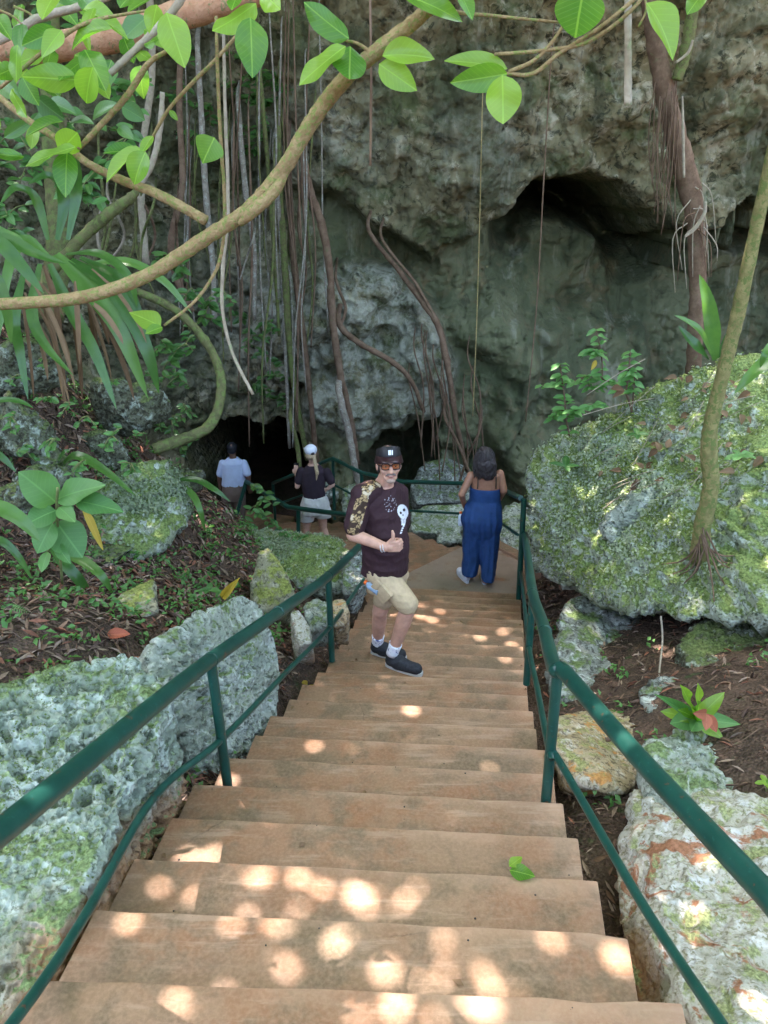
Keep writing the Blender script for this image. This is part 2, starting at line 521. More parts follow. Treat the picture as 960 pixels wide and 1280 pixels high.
# ------------------------------------------------------------------ terrain
TP = np.array((
    (0, 1.5, -2.62), (0.1, 3, -3.25), (0.3, 4.8, -4.0), (0.6, 7, -4.85), (-0.2, -1, -1.75), (0, -4, -1.3),
    (-1.25, 1.4, -2.35), (-1.3, 2.5, -2.55), (-1.6, 3.5, -2.32), (-3, 3, -1.95), (-2.6, 4.6, -2.5), (-1.64, 4.3, -2.66),
    (-1.0, 4.3, -3.0), (-0.62, 4.4, -3.5), (-0.85, 3.5, -3.12), (-0.8, 5, -3.42), (-1.2, 5.6, -3.48), (-0.75, 6.5, -3.95), (-0.45, 5.5, -4.0), (-2.5, 6, -2.1), (-2.2, 7, -2.95),
    (-2.0, 8, -3.5), (-3, 6, -1.5), (-4.5, 6, -0.3), (-3.5, 8, -2.1), (-2.5, 9.2, -4.7), (-1.5, 8.3, -4.3), (-1, 9.6, -5.4),
    (-2.4, 12.4, -6.35), (0, 11, -6.0), (0, 13, -6.5), (-1, 10.5, -5.75), (-4, 11, -5.7), (-5, 9, -2),
    (1, 11, -5.7), (2.5, 10, -5.6), (3, 13, -6.7), (1.95, 8.7, -5.0), (2.1, 7.2, -4.35), (1.1, 1.5, -2.62), (1.2, 2.5, -2.78),
    (2, 3.8, -2.92), (2.6, 5, -3.4), (1.8, 5.2, -3.66), (1.6, 6.4, -4.25), (3.5, 4, -2.6), (4, 7, -3.3), (5, 9, -4.3),
    (3, 2, -1.95), (4, 0, -1.3), (-4, 0, -1.0), (-3, 1, -1.5), (6, 12, -5.5), (-6, 12, -5.5), (0, 15, -7)), dtype=float)

def _tps_fit(T):
    xy = T[:, :2]
    n = len(T)
    d = np.linalg.norm(xy[:, None] - xy[None], axis=2)
    K = np.where(d > 0, d * d * np.log(np.maximum(d, 1e-9)), 0) + np.eye(n) * 0.03
    Pm = np.c_[np.ones(n), xy]
    A = np.block([[K, Pm], [Pm.T, np.zeros((3, 3))]])
    return np.linalg.solve(A, np.r_[T[:, 2], 0, 0, 0])
_TW = _tps_fit(TP)

def gz(x, y):
    x = np.clip(np.atleast_1d(np.asarray(x, float)), -6, 6)
    y = np.clip(np.atleast_1d(np.asarray(y, float)), -4, 14.5)
    out = _TW[-3] + _TW[-2] * x + _TW[-1] * y
    for k in range(len(TP)):
        d2 = (x - TP[k, 0]) ** 2 + (y - TP[k, 1]) ** 2
        out = out + _TW[k] * 0.5 * d2 * np.log(np.maximum(d2, 1e-12))
    return out

def gzn(x, y):
    """terrain with its small relief"""
    x = np.atleast_1d(np.asarray(x, float)); y = np.atleast_1d(np.asarray(y, float))
    p = np.c_[x, y, np.zeros_like(x)]
    return gz(x, y) + 0.05 * fbm(p * 2.3, 3, 3) + 0.02 * fbm(p * 11, 3, 8)

def axis(lo, hi, step, far):
    mid = np.arange(lo, hi + 1e-6, step)
    out = []
    s, c = step, hi
    while c < far:
        s *= 1.45
        c += s
        out.append(c)
    left = []
    s, c = step, lo
    while c > -far:
        s *= 1.45
        c -= s
        left.append(c)
    return np.r_[left[::-1], mid, out]

gx, gy = axis(-5.5, 5.5, 0.06, 400), axis(-1.5, 14.5, 0.06, 400)
GX, GY = np.meshgrid(gx, gy)
zz = gzn(GX.ravel(), GY.ravel())
idx = np.arange(GX.size).reshape(GX.shape)
quad = np.stack((idx[:-1, :-1], idx[:-1, 1:], idx[1:, 1:], idx[1:, :-1]), -1).reshape(-1, 4)
mk('ground', np.c_[GX.ravel(), GY.ravel(), zz], quad, M['soil'], kind='structure')

# ------------------------------------------------------------------ cliff with its overhang, recess and cave mouth
def lip(x):
    return np.interp(x, (-9, -6, -3, -1.25, -0.2, 0.5, 0.9, 1.54, 2.2, 2.7, 3.3, 4.0, 4.6, 5.1, 5.6, 6.5, 9),
                     (0.6, 0.2, -0.2, -0.55, -1.05, -1.55, -1.65, -1.4, -1.05, -0.55, -0.42, -0.6, -1.25, -1.1, -0.75, -0.8, -1.0))

cx = axis(-7.5, 9.0, 0.04, 24)
cz = np.r_[np.arange(-8.2, -7.0, 0.15), np.arange(-7.0, 3.2, 0.04), np.arange(3.3, 9.0, 0.25)]
CX, CZ = np.meshgrid(cx, cz)
x, z = CX.ravel(), CZ.ravel()
q0 = np.c_[x, np.zeros_like(x), z]
wx = x + 0.35 * fbm(q0 * 0.8, 3, 41)
wz = z + 0.28 * fbm(q0 * 0.9, 3, 42) + 0.16 * fbm(q0 * 2.7, 4, 43, 0.6)
L = lip(wx)
over = 13.3 - 0.22 * np.maximum(wz - L, 0) + 0.05 * np.maximum(wz - L - 1.5, 0) ** 1.5
rec = np.interp(wx, (-1, 0.3, 1.2, 2.4, 3.4, 9), (14.0, 14.3, 14.8, 15.5, 16.0, 16.2)) - 0.30 * np.maximum(L - wz, 0) - 0.04 * np.maximum(L - wz - 2, 0) ** 2
rec = rec + 2.0 * sstep(1.05, 0.1, L - wz) * sstep(1.8, 2.6, wx)
alc = np.exp(-(((wx - 3.3) / 0.95) ** 2 + ((wz + 0.75) / 0.5) ** 2) ** 2)
rec = rec + 2.2 * alc
under = sstep(-0.12, 0.22, wz - L)
yr = rec * (1 - under) + over * under
left = 13.7 - 0.10 * (wz + 1) + 0.55 * np.exp(-((wz + 1.0) / 0.75) ** 2)
wl = sstep(-1.9, -0.7, wx)
y = left * (1 - wl) + yr * wl
# pale outcrop in the middle, smooth grey wall to its right
def blob(bx, bz, hx_, hz_, p=2.4):
    return np.maximum(0, 1 - (np.abs((wx - bx) / hx_) ** p + np.abs((wz - bz) / hz_) ** p))
oc = np.maximum.reduce([blob(-0.55, -2.55, 1.25, 1.05), 0.9 * blob(0.3, -3.1, 1.05, 1.15), 0.8 * blob(-0.35, -3.75, 1.15, 0.62), 0.7 * blob(-1.5, -2.7, 0.9, 1.1), 0.6 * blob(0.75, -3.75, 0.6, 0.75)])
oc = np.clip(oc + 0.28 * fbm(np.c_[x, 0 * x, z] * 1.7, 4, 90) * (oc > 0), 0, 1)
ocm = sstep(0.0, 0.55, oc)
y = y * (1 - ocm) + np.minimum(y, 13.2 - 0.55 * oc) * ocm
g1 = np.maximum(0, 1 - (np.abs((wx - 1.75) / 0.95) ** 2.4 + np.abs((wz + 3.7) / 1.75) ** 2.6))
g1m = sstep(0.0, 0.9, g1)
y = y * (1 - g1m) + np.minimum(y, 13.75) * g1m
g2 = np.maximum(0, 1 - (np.abs((wx - 3.6) / 1.7) ** 2.4 + np.abs((wz + 4.3) / 2.0) ** 2.4))
y = y - 0.7 * sstep(0, 0.6, g2)
# the cave mouth and the dark gap beneath the outcrop
hole = np.maximum(0, 1 - (np.abs((wx + 2.45) / 1.25) ** 3 + np.abs((wz + 5.9) / 1.55) ** 3))
y = y + 6.0 * sstep(0.0, 0.25, hole)
hole2 = np.maximum(0, 1 - (np.abs((wx - 0.25) / 0.95) ** 2.4 + np.abs((wz + 5.2) / 0.95) ** 2.4))
y = y + 2.6 * sstep(0.0, 0.3, hole2)
smooth = (1 - under) * wl * (1 - ocm)
smooth = np.clip(smooth, 0, 1)
for sx_, sz_, wd_, ln_ in ((4.95, -0.5, 0.16, 0.9), (5.25, -0.45, 0.2, 1.3), (5.55, -0.4, 0.17, 1.0), (5.9, -0.3, 0.2, 0.8)):
    k_ = np.maximum(0, 1 - np.abs((wx - sx_) / (wd_ * (0.35 + 0.65 * np.clip((wz - (sz_ - ln_)) / ln_, 0, 1))))) * sstep(sz_ - ln_ - 0.05, sz_ - ln_ + 0.12, wz) * sstep(sz_ + 0.6, sz_, wz)
    y = y * (1 - sstep(0, 0.5, k_)) + np.minimum(y, 13.9 - 0.25 * k_) * sstep(0, 0.5, k_)
# relief
pr = np.c_[x, y * 0.6, z]
rough = 1 - 0.55 * smooth
f1w, f2w = worley(pr * 0.95 + 0.5 * np.c_[fbm(pr * 1.5, 2, 61), fbm(pr * 1.5, 2, 62), fbm(pr * 1.5, 2, 63)], 7)
f1s, f2s = worley(pr * 2.6, 19)
dsp = 0.60 * fbm(pr * 0.75, 4, 21) + 0.42 * (1 - f1w) + 0.11 * (1 - f1s) * rough \
    + rough * (0.14 * fbm(pr * 3.4, 4, 25, 0.55, True) + 0.05 * fbm(pr * 11, 4, 29, 0.6)) + smooth * (0.10 * fbm(pr * np.array((1.2, 1, 3.2)), 4, 33, 0.55, True) + 0.12 * sstep(-0.1, 0.1, fbm(pr * np.array((0.7, 1, 1.5)), 2, 34)))
dsp = dsp - rough * 0.10 * sstep(0.07, 0.0, np.abs(fbm(pr * 1.6, 4, 77)))
dsp = dsp - smooth * 0.10 * sstep(0.02, 0.0, np.abs(fbm(pr * 0.85, 3, 55)))
dsp = dsp + ocm * 0.16 * fbm(pr * 2.2, 4, 81, 0.6, True)
y = y - dsp
y = y - 0.035 * np.maximum(0, np.abs(x - 0.7) - 5.5) ** 2
pale = np.maximum(np.clip(ocm * 1.2, 0, 1), 0.35 * g1m)
pale = np.maximum(pale, 0.55 * np.exp(-(((x + 0.9) / 1.0) ** 2 + ((z - 0.25) / 0.75) ** 2)))
pale = np.maximum(pale, 0.35 * np.exp(-(((x - 1.6) / 1.1) ** 2 + ((z - 0.2) / 0.5) ** 2)))
pale = np.maximum(pale, 0.75 * np.exp(-(((x + 2.0) / 1.5) ** 2 + ((z + 3.0) / 1.1) ** 2)))
idx = np.arange(CX.size).reshape(CX.shape)
quad = np.stack((idx[:-1, :-1], idx[:-1, 1:], idx[1:, 1:], idx[1:, :-1]), -1).reshape(-1, 4)
CLIFF_Y = y.reshape(CX.shape)
mk('cliff', np.c_[x, y, z], quad, M['cliff'], kind='structure',
   attrs={'pale': np.repeat(pale[:, None], 3, 1), 'smooth': np.repeat(smooth[:, None], 3, 1)})

def cliff_y(xx, zz):
    i = int(np.clip(np.searchsorted(cx, xx), 0, len(cx) - 1))
    j = int(np.clip(np.searchsorted(cz, zz), 0, len(cz) - 1))
    return float(CLIFF_Y[j, i])

def hang(u, v, off=0.15):
    """point in front of the cliff face seen at pixel u, v"""
    r = ray(u, v)
    for d in np.arange(9.5, 22, 0.05):
        p = r * (d / r[1])
        if cliff_y(p[0], p[2]) < d:
            return r * ((d - off) / r[1])
    return r * (16 / r[1])

# ------------------------------------------------------------------ stairs
TH = math.radians(7.2)
AX = np.array((math.sin(TH), math.cos(TH)))
BX = np.array((math.cos(TH), -math.sin(TH)))
S_N, Z_N = [], []
for n in range(-3, 13):
    S_N.append(1.38 + (n - 1) * 0.3095); Z_N.append(-2.16 - (n - 1) * 0.1228)
for n in range(1, 10):
    S_N.append(4.785 + n * 0.331); Z_N.append(-3.511 - n * 0.1221)
LAND_Z = Z_N[-1] - 0.12
WL = lambda s: float(np.interp(s, (0, 1.4, 2.4, 2.7, 3.1, 3.7, 4.8, 6, 8), (-1.16, -1.16, -1.2, -1.21, -1.13, -1.11, -1.03, -1.04, -1.1)))
WR = lambda s: float(np.interp(s, (0, 1.4, 1.7, 2.0, 2.3, 2.6, 4.2, 7.7), (1.2, 0.66, 0.56, 0.52, 0.50, 0.47, 0.43, 0.60)))

def sw(s, w):
    return AX * s + BX * w

W0 = -0.35
PHI = lambda s: math.radians(float(np.interp(s, (1.2, 1.7, 2.5, 5.0, 8.0), (1.6, 2.9, 3.8, 4.8, 6.0))))
def edge(s, w):
    """point on the front edge of the step that ends at s: the edges are turned a little less than the flight"""
    f_ = PHI(s)
    return AX * s + BX * W0 + np.array((math.cos(f_), -math.sin(f_))) * (w - W0)
def along(p):
    """distance along the flight of the step edge running through a point"""
    q, w = p[0] * AX[0] + p[1] * AX[1], p[0] * BX[0] + p[1] * BX[1]
    return q - (w - W0) * math.sin(TH - PHI(q))

stairs = empty('stairway', (0.0, 0.0, -2.0), kind='structure')
rs = random.Random(4)

def step_mesh(name, poly, ztop, h, grey=0.0, nose=0.012, runs=None):
    """concrete step: polygon footprint with a rounded and slightly chipped top edge"""
    bm = bmesh.new()
    V, F = prism(poly, ztop - h, ztop)
    vs = [bm.verts.new(v) for v in V]
    for f in F:
        bm.faces.new([vs[i] for i in f])
    bm.normal_update()
    top = [e for e in bm.edges if all(abs(v.co.z - ztop) < 1e-6 for v in e.verts)]
    up = [e for e in bm.edges if abs(e.verts[0].co.z - e.verts[1].co.z) > 1e-4]
    bmesh.ops.bevel(bm, geom=top + up, offset=nose, segments=2, profile=0.6, affect='EDGES')
    bm.faces.ensure_lookup_table()
    V = np.array([v.co[:] for v in bm.verts])
    F = [tuple(v.index for v in f.verts) for f in bm.faces]
    bm.free()
    g = np.where(V[:, 2] > ztop - 0.004, grey, 0.0)
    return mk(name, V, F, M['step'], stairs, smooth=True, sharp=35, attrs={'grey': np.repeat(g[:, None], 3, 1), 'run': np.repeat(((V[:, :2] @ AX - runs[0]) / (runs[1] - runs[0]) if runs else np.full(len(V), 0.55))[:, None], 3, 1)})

for k in range(1, len(S_N)):
    s0, s1 = S_N[k - 1] - 0.03, S_N[k]
    wl, wr = WL(s1) + rs.uniform(-0.012, 0.012), WR(s1) + rs.uniform(-0.012, 0.012)
    poly = []
    for t in np.linspace(0, 1, 15):                         # front edge, right to left, slightly uneven
        jit = rs.uniform(-0.003, 0.003) - (rs.uniform(0.006, 0.014) if rs.random() < 0.06 else 0)
        poly.append(edge(s1, wr + (wl - wr) * t) + AX * jit)
    poly = poly[::-1]
    ring = [edge(s0, wr), *[p for p in poly[::-1]], edge(s0, wl)]
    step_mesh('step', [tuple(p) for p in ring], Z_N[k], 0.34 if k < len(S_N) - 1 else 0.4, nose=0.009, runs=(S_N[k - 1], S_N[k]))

# landing with its paler border strip, then the fan of steps turning left and the lower flight
def ccw(poly):
    a = sum(poly[i][0] * poly[(i + 1) % len(poly)][1] - poly[(i + 1) % len(poly)][0] * poly[i][1] for i in range(len(poly)))
    return poly if a > 0 else poly[::-1]

zL = LAND_Z
near_l, near_r = tuple(edge(S_N[-1] - 0.03, -1.1)), tuple(edge(S_N[-1] - 0.03, 0.62))
pL = PZ(500, 721, zL)[:2]
apex = PZ(597, 673.5, zL)[:2]
rgt = PZ(649, 701, zL)[:2]
land = ccw([near_l, near_r, tuple(rgt), tuple(apex), tuple(pL)])
step_mesh('landing', land, zL, 0.3, grey=1.0)
cpts = [np.array(rgt), np.array(apex)]
dv = (cpts[1] - cpts[0]) / np.linalg.norm(cpts[1] - cpts[0])
nv = np.array((dv[1], -dv[0]))
if nv[1] < 0: nv = -nv
step_mesh('kerb', ccw([tuple(cpts[0] + nv * 0.004 - dv * 0.25), tuple(cpts[1] + nv * 0.004 + dv * 0.02), tuple(cpts[1] + nv * 0.16 + dv * 0.02), tuple(cpts[0] + nv * 0.16 - dv * 0.25)]), zL + 0.035, 0.3)
nr, rr_ = np.array(near_r), np.array(rgt)
step_mesh('kerb', ccw([tuple(nr + (0.004, 0)), tuple(nr + (0.10, 0)), tuple(rr_ + (0.10, 0.02)), tuple(rr_ + (0.004, -0.12))]), zL + 0.033, 0.3)
layers = [
    (zL - 0.125, [(-0.2, 7.8), (1.2, 8.4), (1.32, 9.10), (1.02, 9.33), (0.286, 9.03), (-0.35, 8.78)]),
    (zL - 0.25, [(-0.25, 7.8), (0.9, 8.6), (1.02, 9.34), (0.69, 9.78), (-0.6, 9.46)]),
    (zL - 0.375, [(-0.3, 7.9), (0.7, 8.8), (0.78, 9.7), (0.42, 10.25), (-0.9, 9.86)]),
    (zL - 0.50, [(-0.6, 8.3), (0.4, 9.4), (0.45, 10.3), (0.1, 10.6), (-1.1, 9.95)]),
    (zL - 0.63, [(-0.9, 8.8), (0.1, 9.8), (0.15, 10.7), (-0.2, 10.95), (-1.35, 10.15)]),
    (zL - 0.80, [(-1.2, 9.2), (-0.1, 10.0), (-0.05, 11.0), (-0.75, 11.5), (-1.75, 10.6), (-1.6, 9.7)]),
    (zL - 0.95, [(-1.4, 9.8), (-0.6, 10.5), (-0.65, 11.55), (-1.1, 11.85), (-2.05, 10.95)]),
    (zL - 1.10, [(-1.7, 10.1), (-0.9, 10.8), (-0.95, 11.9), (-1.4, 12.15), (-2.35, 11.25)]),
    (zL - 1.25, [(-1.9, 10.4), (-1.1, 11.2), (-1.2, 12.2), (-1.7, 12.45), (-2.65, 11.5)]),
    (zL - 1.40, [(-2.1, 10.8), (-1.4, 11.6), (-1.5, 12.5), (-2.0, 12.8), (-2.95, 11.75)]),
    (zL - 1.52, [(-2.3, 11.0), (-1.7, 11.8), (-1.7, 13.2), (-3.0, 13.6), (-3.4, 12.1)]),
]
for zt, pl in layers:
    step_mesh('step', ccw(pl), zt, 0.3)

# ------------------------------------------------------------------ boulders
def hull_planes(pts):
    bm = bmesh.new()
    for p in pts:
        bm.verts.new(p)
    bmesh.ops.convex_hull(bm, input=bm.verts[:])
    bm.normal_update()
    N, D = [], []
    for f in bm.faces:
        N.append(f.normal[:]); D.append(f.normal.dot(f.verts[0].co))
    bm.free()
    return np.array(N), np.array(D)

_ICO = {}
def ico(sub):
    if sub not in _ICO:
        bm = bmesh.new()
        bmesh.ops.create_icosphere(bm, subdivisions=sub, radius=1)
        V = np.array([v.co[:] for v in bm.verts])
        F = np.array([[v.index for v in f.verts] for f in bm.faces])
        bm.free()
        _ICO[sub] = (V, F)
    return _ICO[sub]

ROCKS = {}
def rock(name, pts, mat, sub=6, big=0.10, mid=0.04, fine=0.012, pits=0.0, pit_scale=16, seed=0, soft=0.06, label=None, group=None, freq=1.0, knob=0.0):
    pts = np.asarray(pts, dtype=float)
    N, D = hull_planes(pts)
    c = pts.mean(0)
    ext = (pts.max(0) - pts.min(0)) / 2
    V0, F = ico(sub)
    dirs = V0 * ext
    dirs /= np.linalg.norm(dirs, axis=1)[:, None]
    den = dirs @ N.T
    dist = D - N @ c
    r = np.where(den > 1e-6, dist[None] / np.maximum(den, 1e-6), 1e3)
    k = soft * ext.mean()
    rm = r.min(1)
    r = rm - k * np.log(np.exp(-(r - rm[:, None]) / k).sum(1)) + k * 0.35
    V = c + dirs * r[:, None]
    # normals of the smooth shape
    fn = np.cross(V[F[:, 1]] - V[F[:, 0]], V[F[:, 2]] - V[F[:, 0]])
    nn = np.zeros_like(V)
    for j in range(3):
        for a in range(3):
            nn[:, a] += np.bincount(F[:, j], fn[:, a], len(V))
    nn /= np.linalg.norm(nn, axis=1)[:, None] + 1e-12
    full = (nn, V)
    vis = (nn * V).sum(1) < 0.30 * np.linalg.norm(V, axis=1)
    Vall = V
    V, nn = V[vis], nn[vis]
    q = V * freq
    d = big * fbm(q * 1.6, 3, seed) + mid * fbm(q * 5.5, 4, seed + 3, 0.55, True) + fine * fbm(q * 26, 3, seed + 5, 0.6)
    if pits > 0:
        wv = np.c_[fbm(q * 9, 2, seed + 8), fbm(q * 9, 2, seed + 9), fbm(q * 9, 2, seed + 10)]
        f1, f2 = worley(q * pit_scale + 0.55 * wv, seed + 11)
        g1, _g = worley(q * pit_scale * 2.3 + 0.4 * wv, seed + 12)
        amt = np.clip(0.55 + 1.1 * fbm(q * 2.2, 3, seed + 14), 0.1, 1.25)
        d = d - 1.25 * pits * amt * (1 - sstep(0.24, 0.50, f1)) - 0.6 * pits * np.clip(amt, 0.3, 1) * (1 - sstep(0.24, 0.50, g1)) + 0.12 * pits * (f2 - f1)
    if knob > 0:
        f1, f2 = worley(q * 13, seed + 31)
        d = d + knob * (1 - f1 * 1.3) * np.clip(0.5 + fbm(q * 2.5, 3, seed + 33), 0, 1)
    nn = full[0]
    V = Vall.copy()
    V[vis] += nn[vis] * d[:, None]
    o = mk(name, V, F, mat, None, label=label, cat='boulder' if name == 'boulder' else 'stone', group=group)
    ROCKS[o.name] = (V, nn, F)
    return o

def PP(*a):
    return [P(*t) for t in a]

def below(pts, dz):
    return [np.array((p[0], p[1], p[2] - dz)) for p in pts]

def gp(x, y, dz=0.0):
    return np.array((x, y, float(gz(x, y)[0]) + dz))

# near left, beside the first steps
t = PP((-220, 930, 2.35), (20, 868, 2.95), (120, 838, 3.0), (160, 815, 2.95), (226, 866, 2.75), (212, 950, 2.55), (150, 1090, 2.0), (60, 1270, 1.5), (-250, 1290, 1.35))
t += [np.array((-0.90, 2.62, -2.9)), np.array((-0.97, 1.7, -2.7)), np.array((-1.03, 1.1, -2.5)), np.array((-0.90, 2.6, -2.55)), np.array((-0.98, 1.7, -2.2)), np.array((-2.2, 2.8, -2.6)), np.array((-2.0, 1.4, -2.4))]
ROCK_A = rock('boulder', t, M['pocked'], 8, 0.08, 0.028, 0.010, 0.066, 14, 3, 0.05, 'large pocked pale boulder beside the nearest steps, cut off by the left edge', freq=1.0)
t = PP((185, 815, 3.2), (245, 765, 3.75), (300, 738, 4.1), (322, 752, 4.15), (348, 800, 4.05), (352, 850, 3.85), (338, 872, 3.7), (285, 935, 3.15), (240, 962, 2.95), (215, 905, 2.95))
t += below(t[-4:], 0.45) + [np.array((-1.5, 3.3, -3.0)), np.array((-1.25, 4.1, -3.2))]
rock('boulder', t, M['pocked2'], 7, 0.07, 0.032, 0.010, 0.058, 15, 9, 0.05, 'pale pocked boulder behind the first post of the left rail', freq=1.1)
# stones on the left bank
t = PP((125, 772, 4.0), (150, 742, 4.2), (193, 722, 4.4), (197, 762, 4.1), (150, 788, 3.85)) + below(PP((130, 775, 4.1), (195, 760, 4.3), (190, 735, 4.5)), 0.2)
rock('stone', t, M['olivestone'], 5, 0.02, 0.015, 0.006, 0.0, 16, 15, 0.05, 'flat slanting stone with moss lying on the litter under the left ledge')
t = PP((311, 735, 5.7), (322, 692, 5.9), (334, 684, 5.95), (350, 700, 5.8), (368, 740, 5.6), (345, 765, 5.45), (318, 760, 5.5)) + below(PP((318, 760, 5.6), (366, 745, 5.7), (340, 740, 6.1)), 0.3)
rock('stone', t, M['olivestone'], 5, 0.04, 0.02, 0.006, 0.0, 16, 22, 0.05, 'upright pointed mossy stone standing on the bank left of the rail')
t = PP((362, 765, 4.85), (372, 760, 4.9), (388, 785, 4.75), (390, 805, 4.6), (375, 810, 4.6)) + below(PP((366, 800, 4.8), (392, 800, 4.9)), 0.25)
rock('stone', t, M['rustrock'], 5, 0.03, 0.015, 0.006, 0.0, 16, 25, 0.05, 'small white and rust stone just left of the second rail post')
t = PP((382, 757, 5.2), (395, 748, 5.3), (412, 755, 5.25), (412, 778, 5.05), (390, 785, 5.0)) + below(PP((390, 775, 5.2), (410, 775, 5.3)), 0.25)
rock('stone', t, M['pocked2'], 5, 0.03, 0.02, 0.008, 0.02, 20, 28, 0.05, 'small pocked pale stone behind the second post of the left rail')
t = PP((415, 752, 5.35), (428, 748, 5.4), (437, 762, 5.3), (432, 780, 5.15), (418, 782, 5.1)) + below(PP((420, 775, 5.3), (435, 775, 5.35)), 0.25)
rock('stone', t, M['tanrock'], 5, 0.03, 0.015, 0.006, 0.0, 16, 31, 0.05, 'small tan stone against the stair edge beside the standing man')
# the ledge across the left
t = PP((196, 672, 7.6), (250, 664, 7.9), (330, 661, 8.0), (400, 668, 7.9), (440, 684, 7.4), (450, 715, 6.8), (425, 730, 6.6), (350, 706, 6.9), (260, 712, 6.7), (205, 706, 6.8)) + below(PP((220, 706, 7.0), (350, 706, 7.1), (440, 725, 6.9), (250, 672, 8.0), (400, 672, 8.0)), 0.55)
LEDGE = rock('boulder', t, M['mossrock'], 7, 0.09, 0.06, 0.014, 0.02, 10, 37, 0.06, 'long mossy rock ledge between the bank and the lower flight', knob=0.03)
t = PP((105, 640, 5.3), (140, 590, 5.8), (200, 572, 6.2), (232, 606, 6.2), (234, 655, 5.8), (180, 694, 5.2), (115, 706, 5.0)) + PP((160, 640, 6.8), (225, 640, 6.9))
MOUND = rock('boulder', t, M['mossrock'], 6, 0.07, 0.06, 0.014, 0.02, 10, 41, 0.07, 'mossy overhanging rock with a dark hollow under it on the left bank', knob=0.03)
t = PP((425, 690, 6.9), (448, 682, 7.1), (462, 700, 6.9), (455, 735, 6.3), (430, 742, 6.1)) + below(PP((440, 735, 6.4), (455, 720, 6.6)), 0.3)
rock('boulder', t, M['greyrock'], 6, 0.04, 0.03, 0.01, 0.02, 14, 44, 0.06, 'grey pocked rock behind the legs of the standing man')
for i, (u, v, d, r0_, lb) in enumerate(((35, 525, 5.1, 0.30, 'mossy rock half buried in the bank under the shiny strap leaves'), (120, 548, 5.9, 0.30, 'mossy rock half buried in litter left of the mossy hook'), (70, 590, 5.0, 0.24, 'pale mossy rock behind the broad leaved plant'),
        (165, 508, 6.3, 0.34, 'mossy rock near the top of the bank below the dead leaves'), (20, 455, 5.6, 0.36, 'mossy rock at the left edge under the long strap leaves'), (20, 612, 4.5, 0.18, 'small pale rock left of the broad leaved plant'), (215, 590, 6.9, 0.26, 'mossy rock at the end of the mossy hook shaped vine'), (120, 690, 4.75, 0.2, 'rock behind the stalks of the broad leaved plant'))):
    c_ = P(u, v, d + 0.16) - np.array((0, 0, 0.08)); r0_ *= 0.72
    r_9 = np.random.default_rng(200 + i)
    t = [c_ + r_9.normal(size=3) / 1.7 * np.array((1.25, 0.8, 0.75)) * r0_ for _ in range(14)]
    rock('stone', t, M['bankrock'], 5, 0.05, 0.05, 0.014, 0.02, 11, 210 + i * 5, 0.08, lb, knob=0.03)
# right side
t = PP((668, 582, 7.7), (661, 640, 7.5), (664, 700, 7.2), (690, 722, 6.6), (740, 746, 5.75), (800, 766, 5.2), (880, 776, 4.8), (975, 778, 4.35), (1120, 770, 4.0),
       (1100, 425, 6.6), (960, 446, 7.0), (850, 476, 7.2), (775, 520, 7.5), (705, 556, 7.9), (674, 570, 8.0)) + [np.array((2.2, 8.6, -3.8)), np.array((4.5, 8.5, -3.0)), np.array((3.6, 6.6, -3.4)), np.array((2.1, 7.3, -4.0))]
SLAB = rock('boulder', t, M['mossrock'], 7, 0.10, 0.10, 0.02, 0.02, 9, 51, 0.014, 'huge moss covered boulder leaning over the right side of the stairs', knob=0.07)
t = PP((690, 800, 5.3), (705, 745, 6.0), (770, 738, 6.3), (850, 780, 5.8), (830, 845, 4.9), (755, 885, 4.3), (700, 872, 4.4)) + below(PP((700, 860, 4.6), (800, 840, 5.0), (760, 780, 5.8)), 0.4)
rock('boulder', t, M['greyrock'], 6, 0.07, 0.05, 0.012, 0.02, 12, 57, 0.07, 'low dark grey rock under the mossy boulder beside the right rail')
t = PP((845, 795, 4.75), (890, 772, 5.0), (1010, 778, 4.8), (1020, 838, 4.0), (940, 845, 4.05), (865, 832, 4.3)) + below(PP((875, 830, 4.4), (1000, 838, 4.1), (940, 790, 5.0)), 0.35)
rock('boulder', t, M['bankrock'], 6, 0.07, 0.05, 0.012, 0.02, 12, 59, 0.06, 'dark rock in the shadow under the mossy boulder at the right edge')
t = PP((795, 862, 3.95), (825, 842, 4.15), (862, 852, 4.05), (858, 888, 3.7), (812, 892, 3.65)) + below(PP((815, 885, 3.8), (856, 880, 3.85)), 0.2)
rock('stone', t, M['greyrock'], 5, 0.04, 0.03, 0.01, 0.02, 14, 60, 0.06, 'small grey stone half buried behind the leaf rosette')
t = PP((690, 900, 3.4), (720, 888, 3.7), (770, 884, 3.85), (815, 900, 3.7), (818, 955, 3.15), (780, 990, 2.85), (725, 975, 2.9), (695, 935, 3.1)) + below(PP((705, 950, 3.05), (800, 960, 3.1), (770, 900, 3.7)), 0.22)
rock('stone', t, M['tanrock'], 6, 0.03, 0.022, 0.008, 0.008, 14, 61, 0.03, 'flat tan stone with a dark twig beside the second right post')
t = PP((808, 935, 2.95), (840, 912, 3.15), (880, 912, 3.2), (925, 960, 2.9), (915, 1000, 2.6), (850, 1010, 2.45), (815, 985, 2.65)) + below(PP((830, 1000, 2.6), (910, 990, 2.8), (860, 930, 3.2)), 0.4)
rock('stone', t, M['pocked2'], 6, 0.05, 0.04, 0.010, 0.04, 15, 64, 0.06, 'blue grey pitted stone under the green leaf rosette on the right')
t = PP((795, 985, 2.75), (850, 975, 2.7), (940, 1010, 2.5), (1080, 1020, 2.3), (1120, 1290, 1.4), (900, 1300, 1.35), (850, 1250, 1.5), (800, 1150, 1.85), (782, 1060, 2.35)) + [np.array((0.95, 2.3, -2.75)), np.array((0.92, 1.7, -2.62)), np.array((0.80, 1.40, -2.55)), np.array((0.84, 1.15, -2.45)), np.array((2.0, 2.3, -2.6)), np.array((1.8, 1.2, -2.3))]
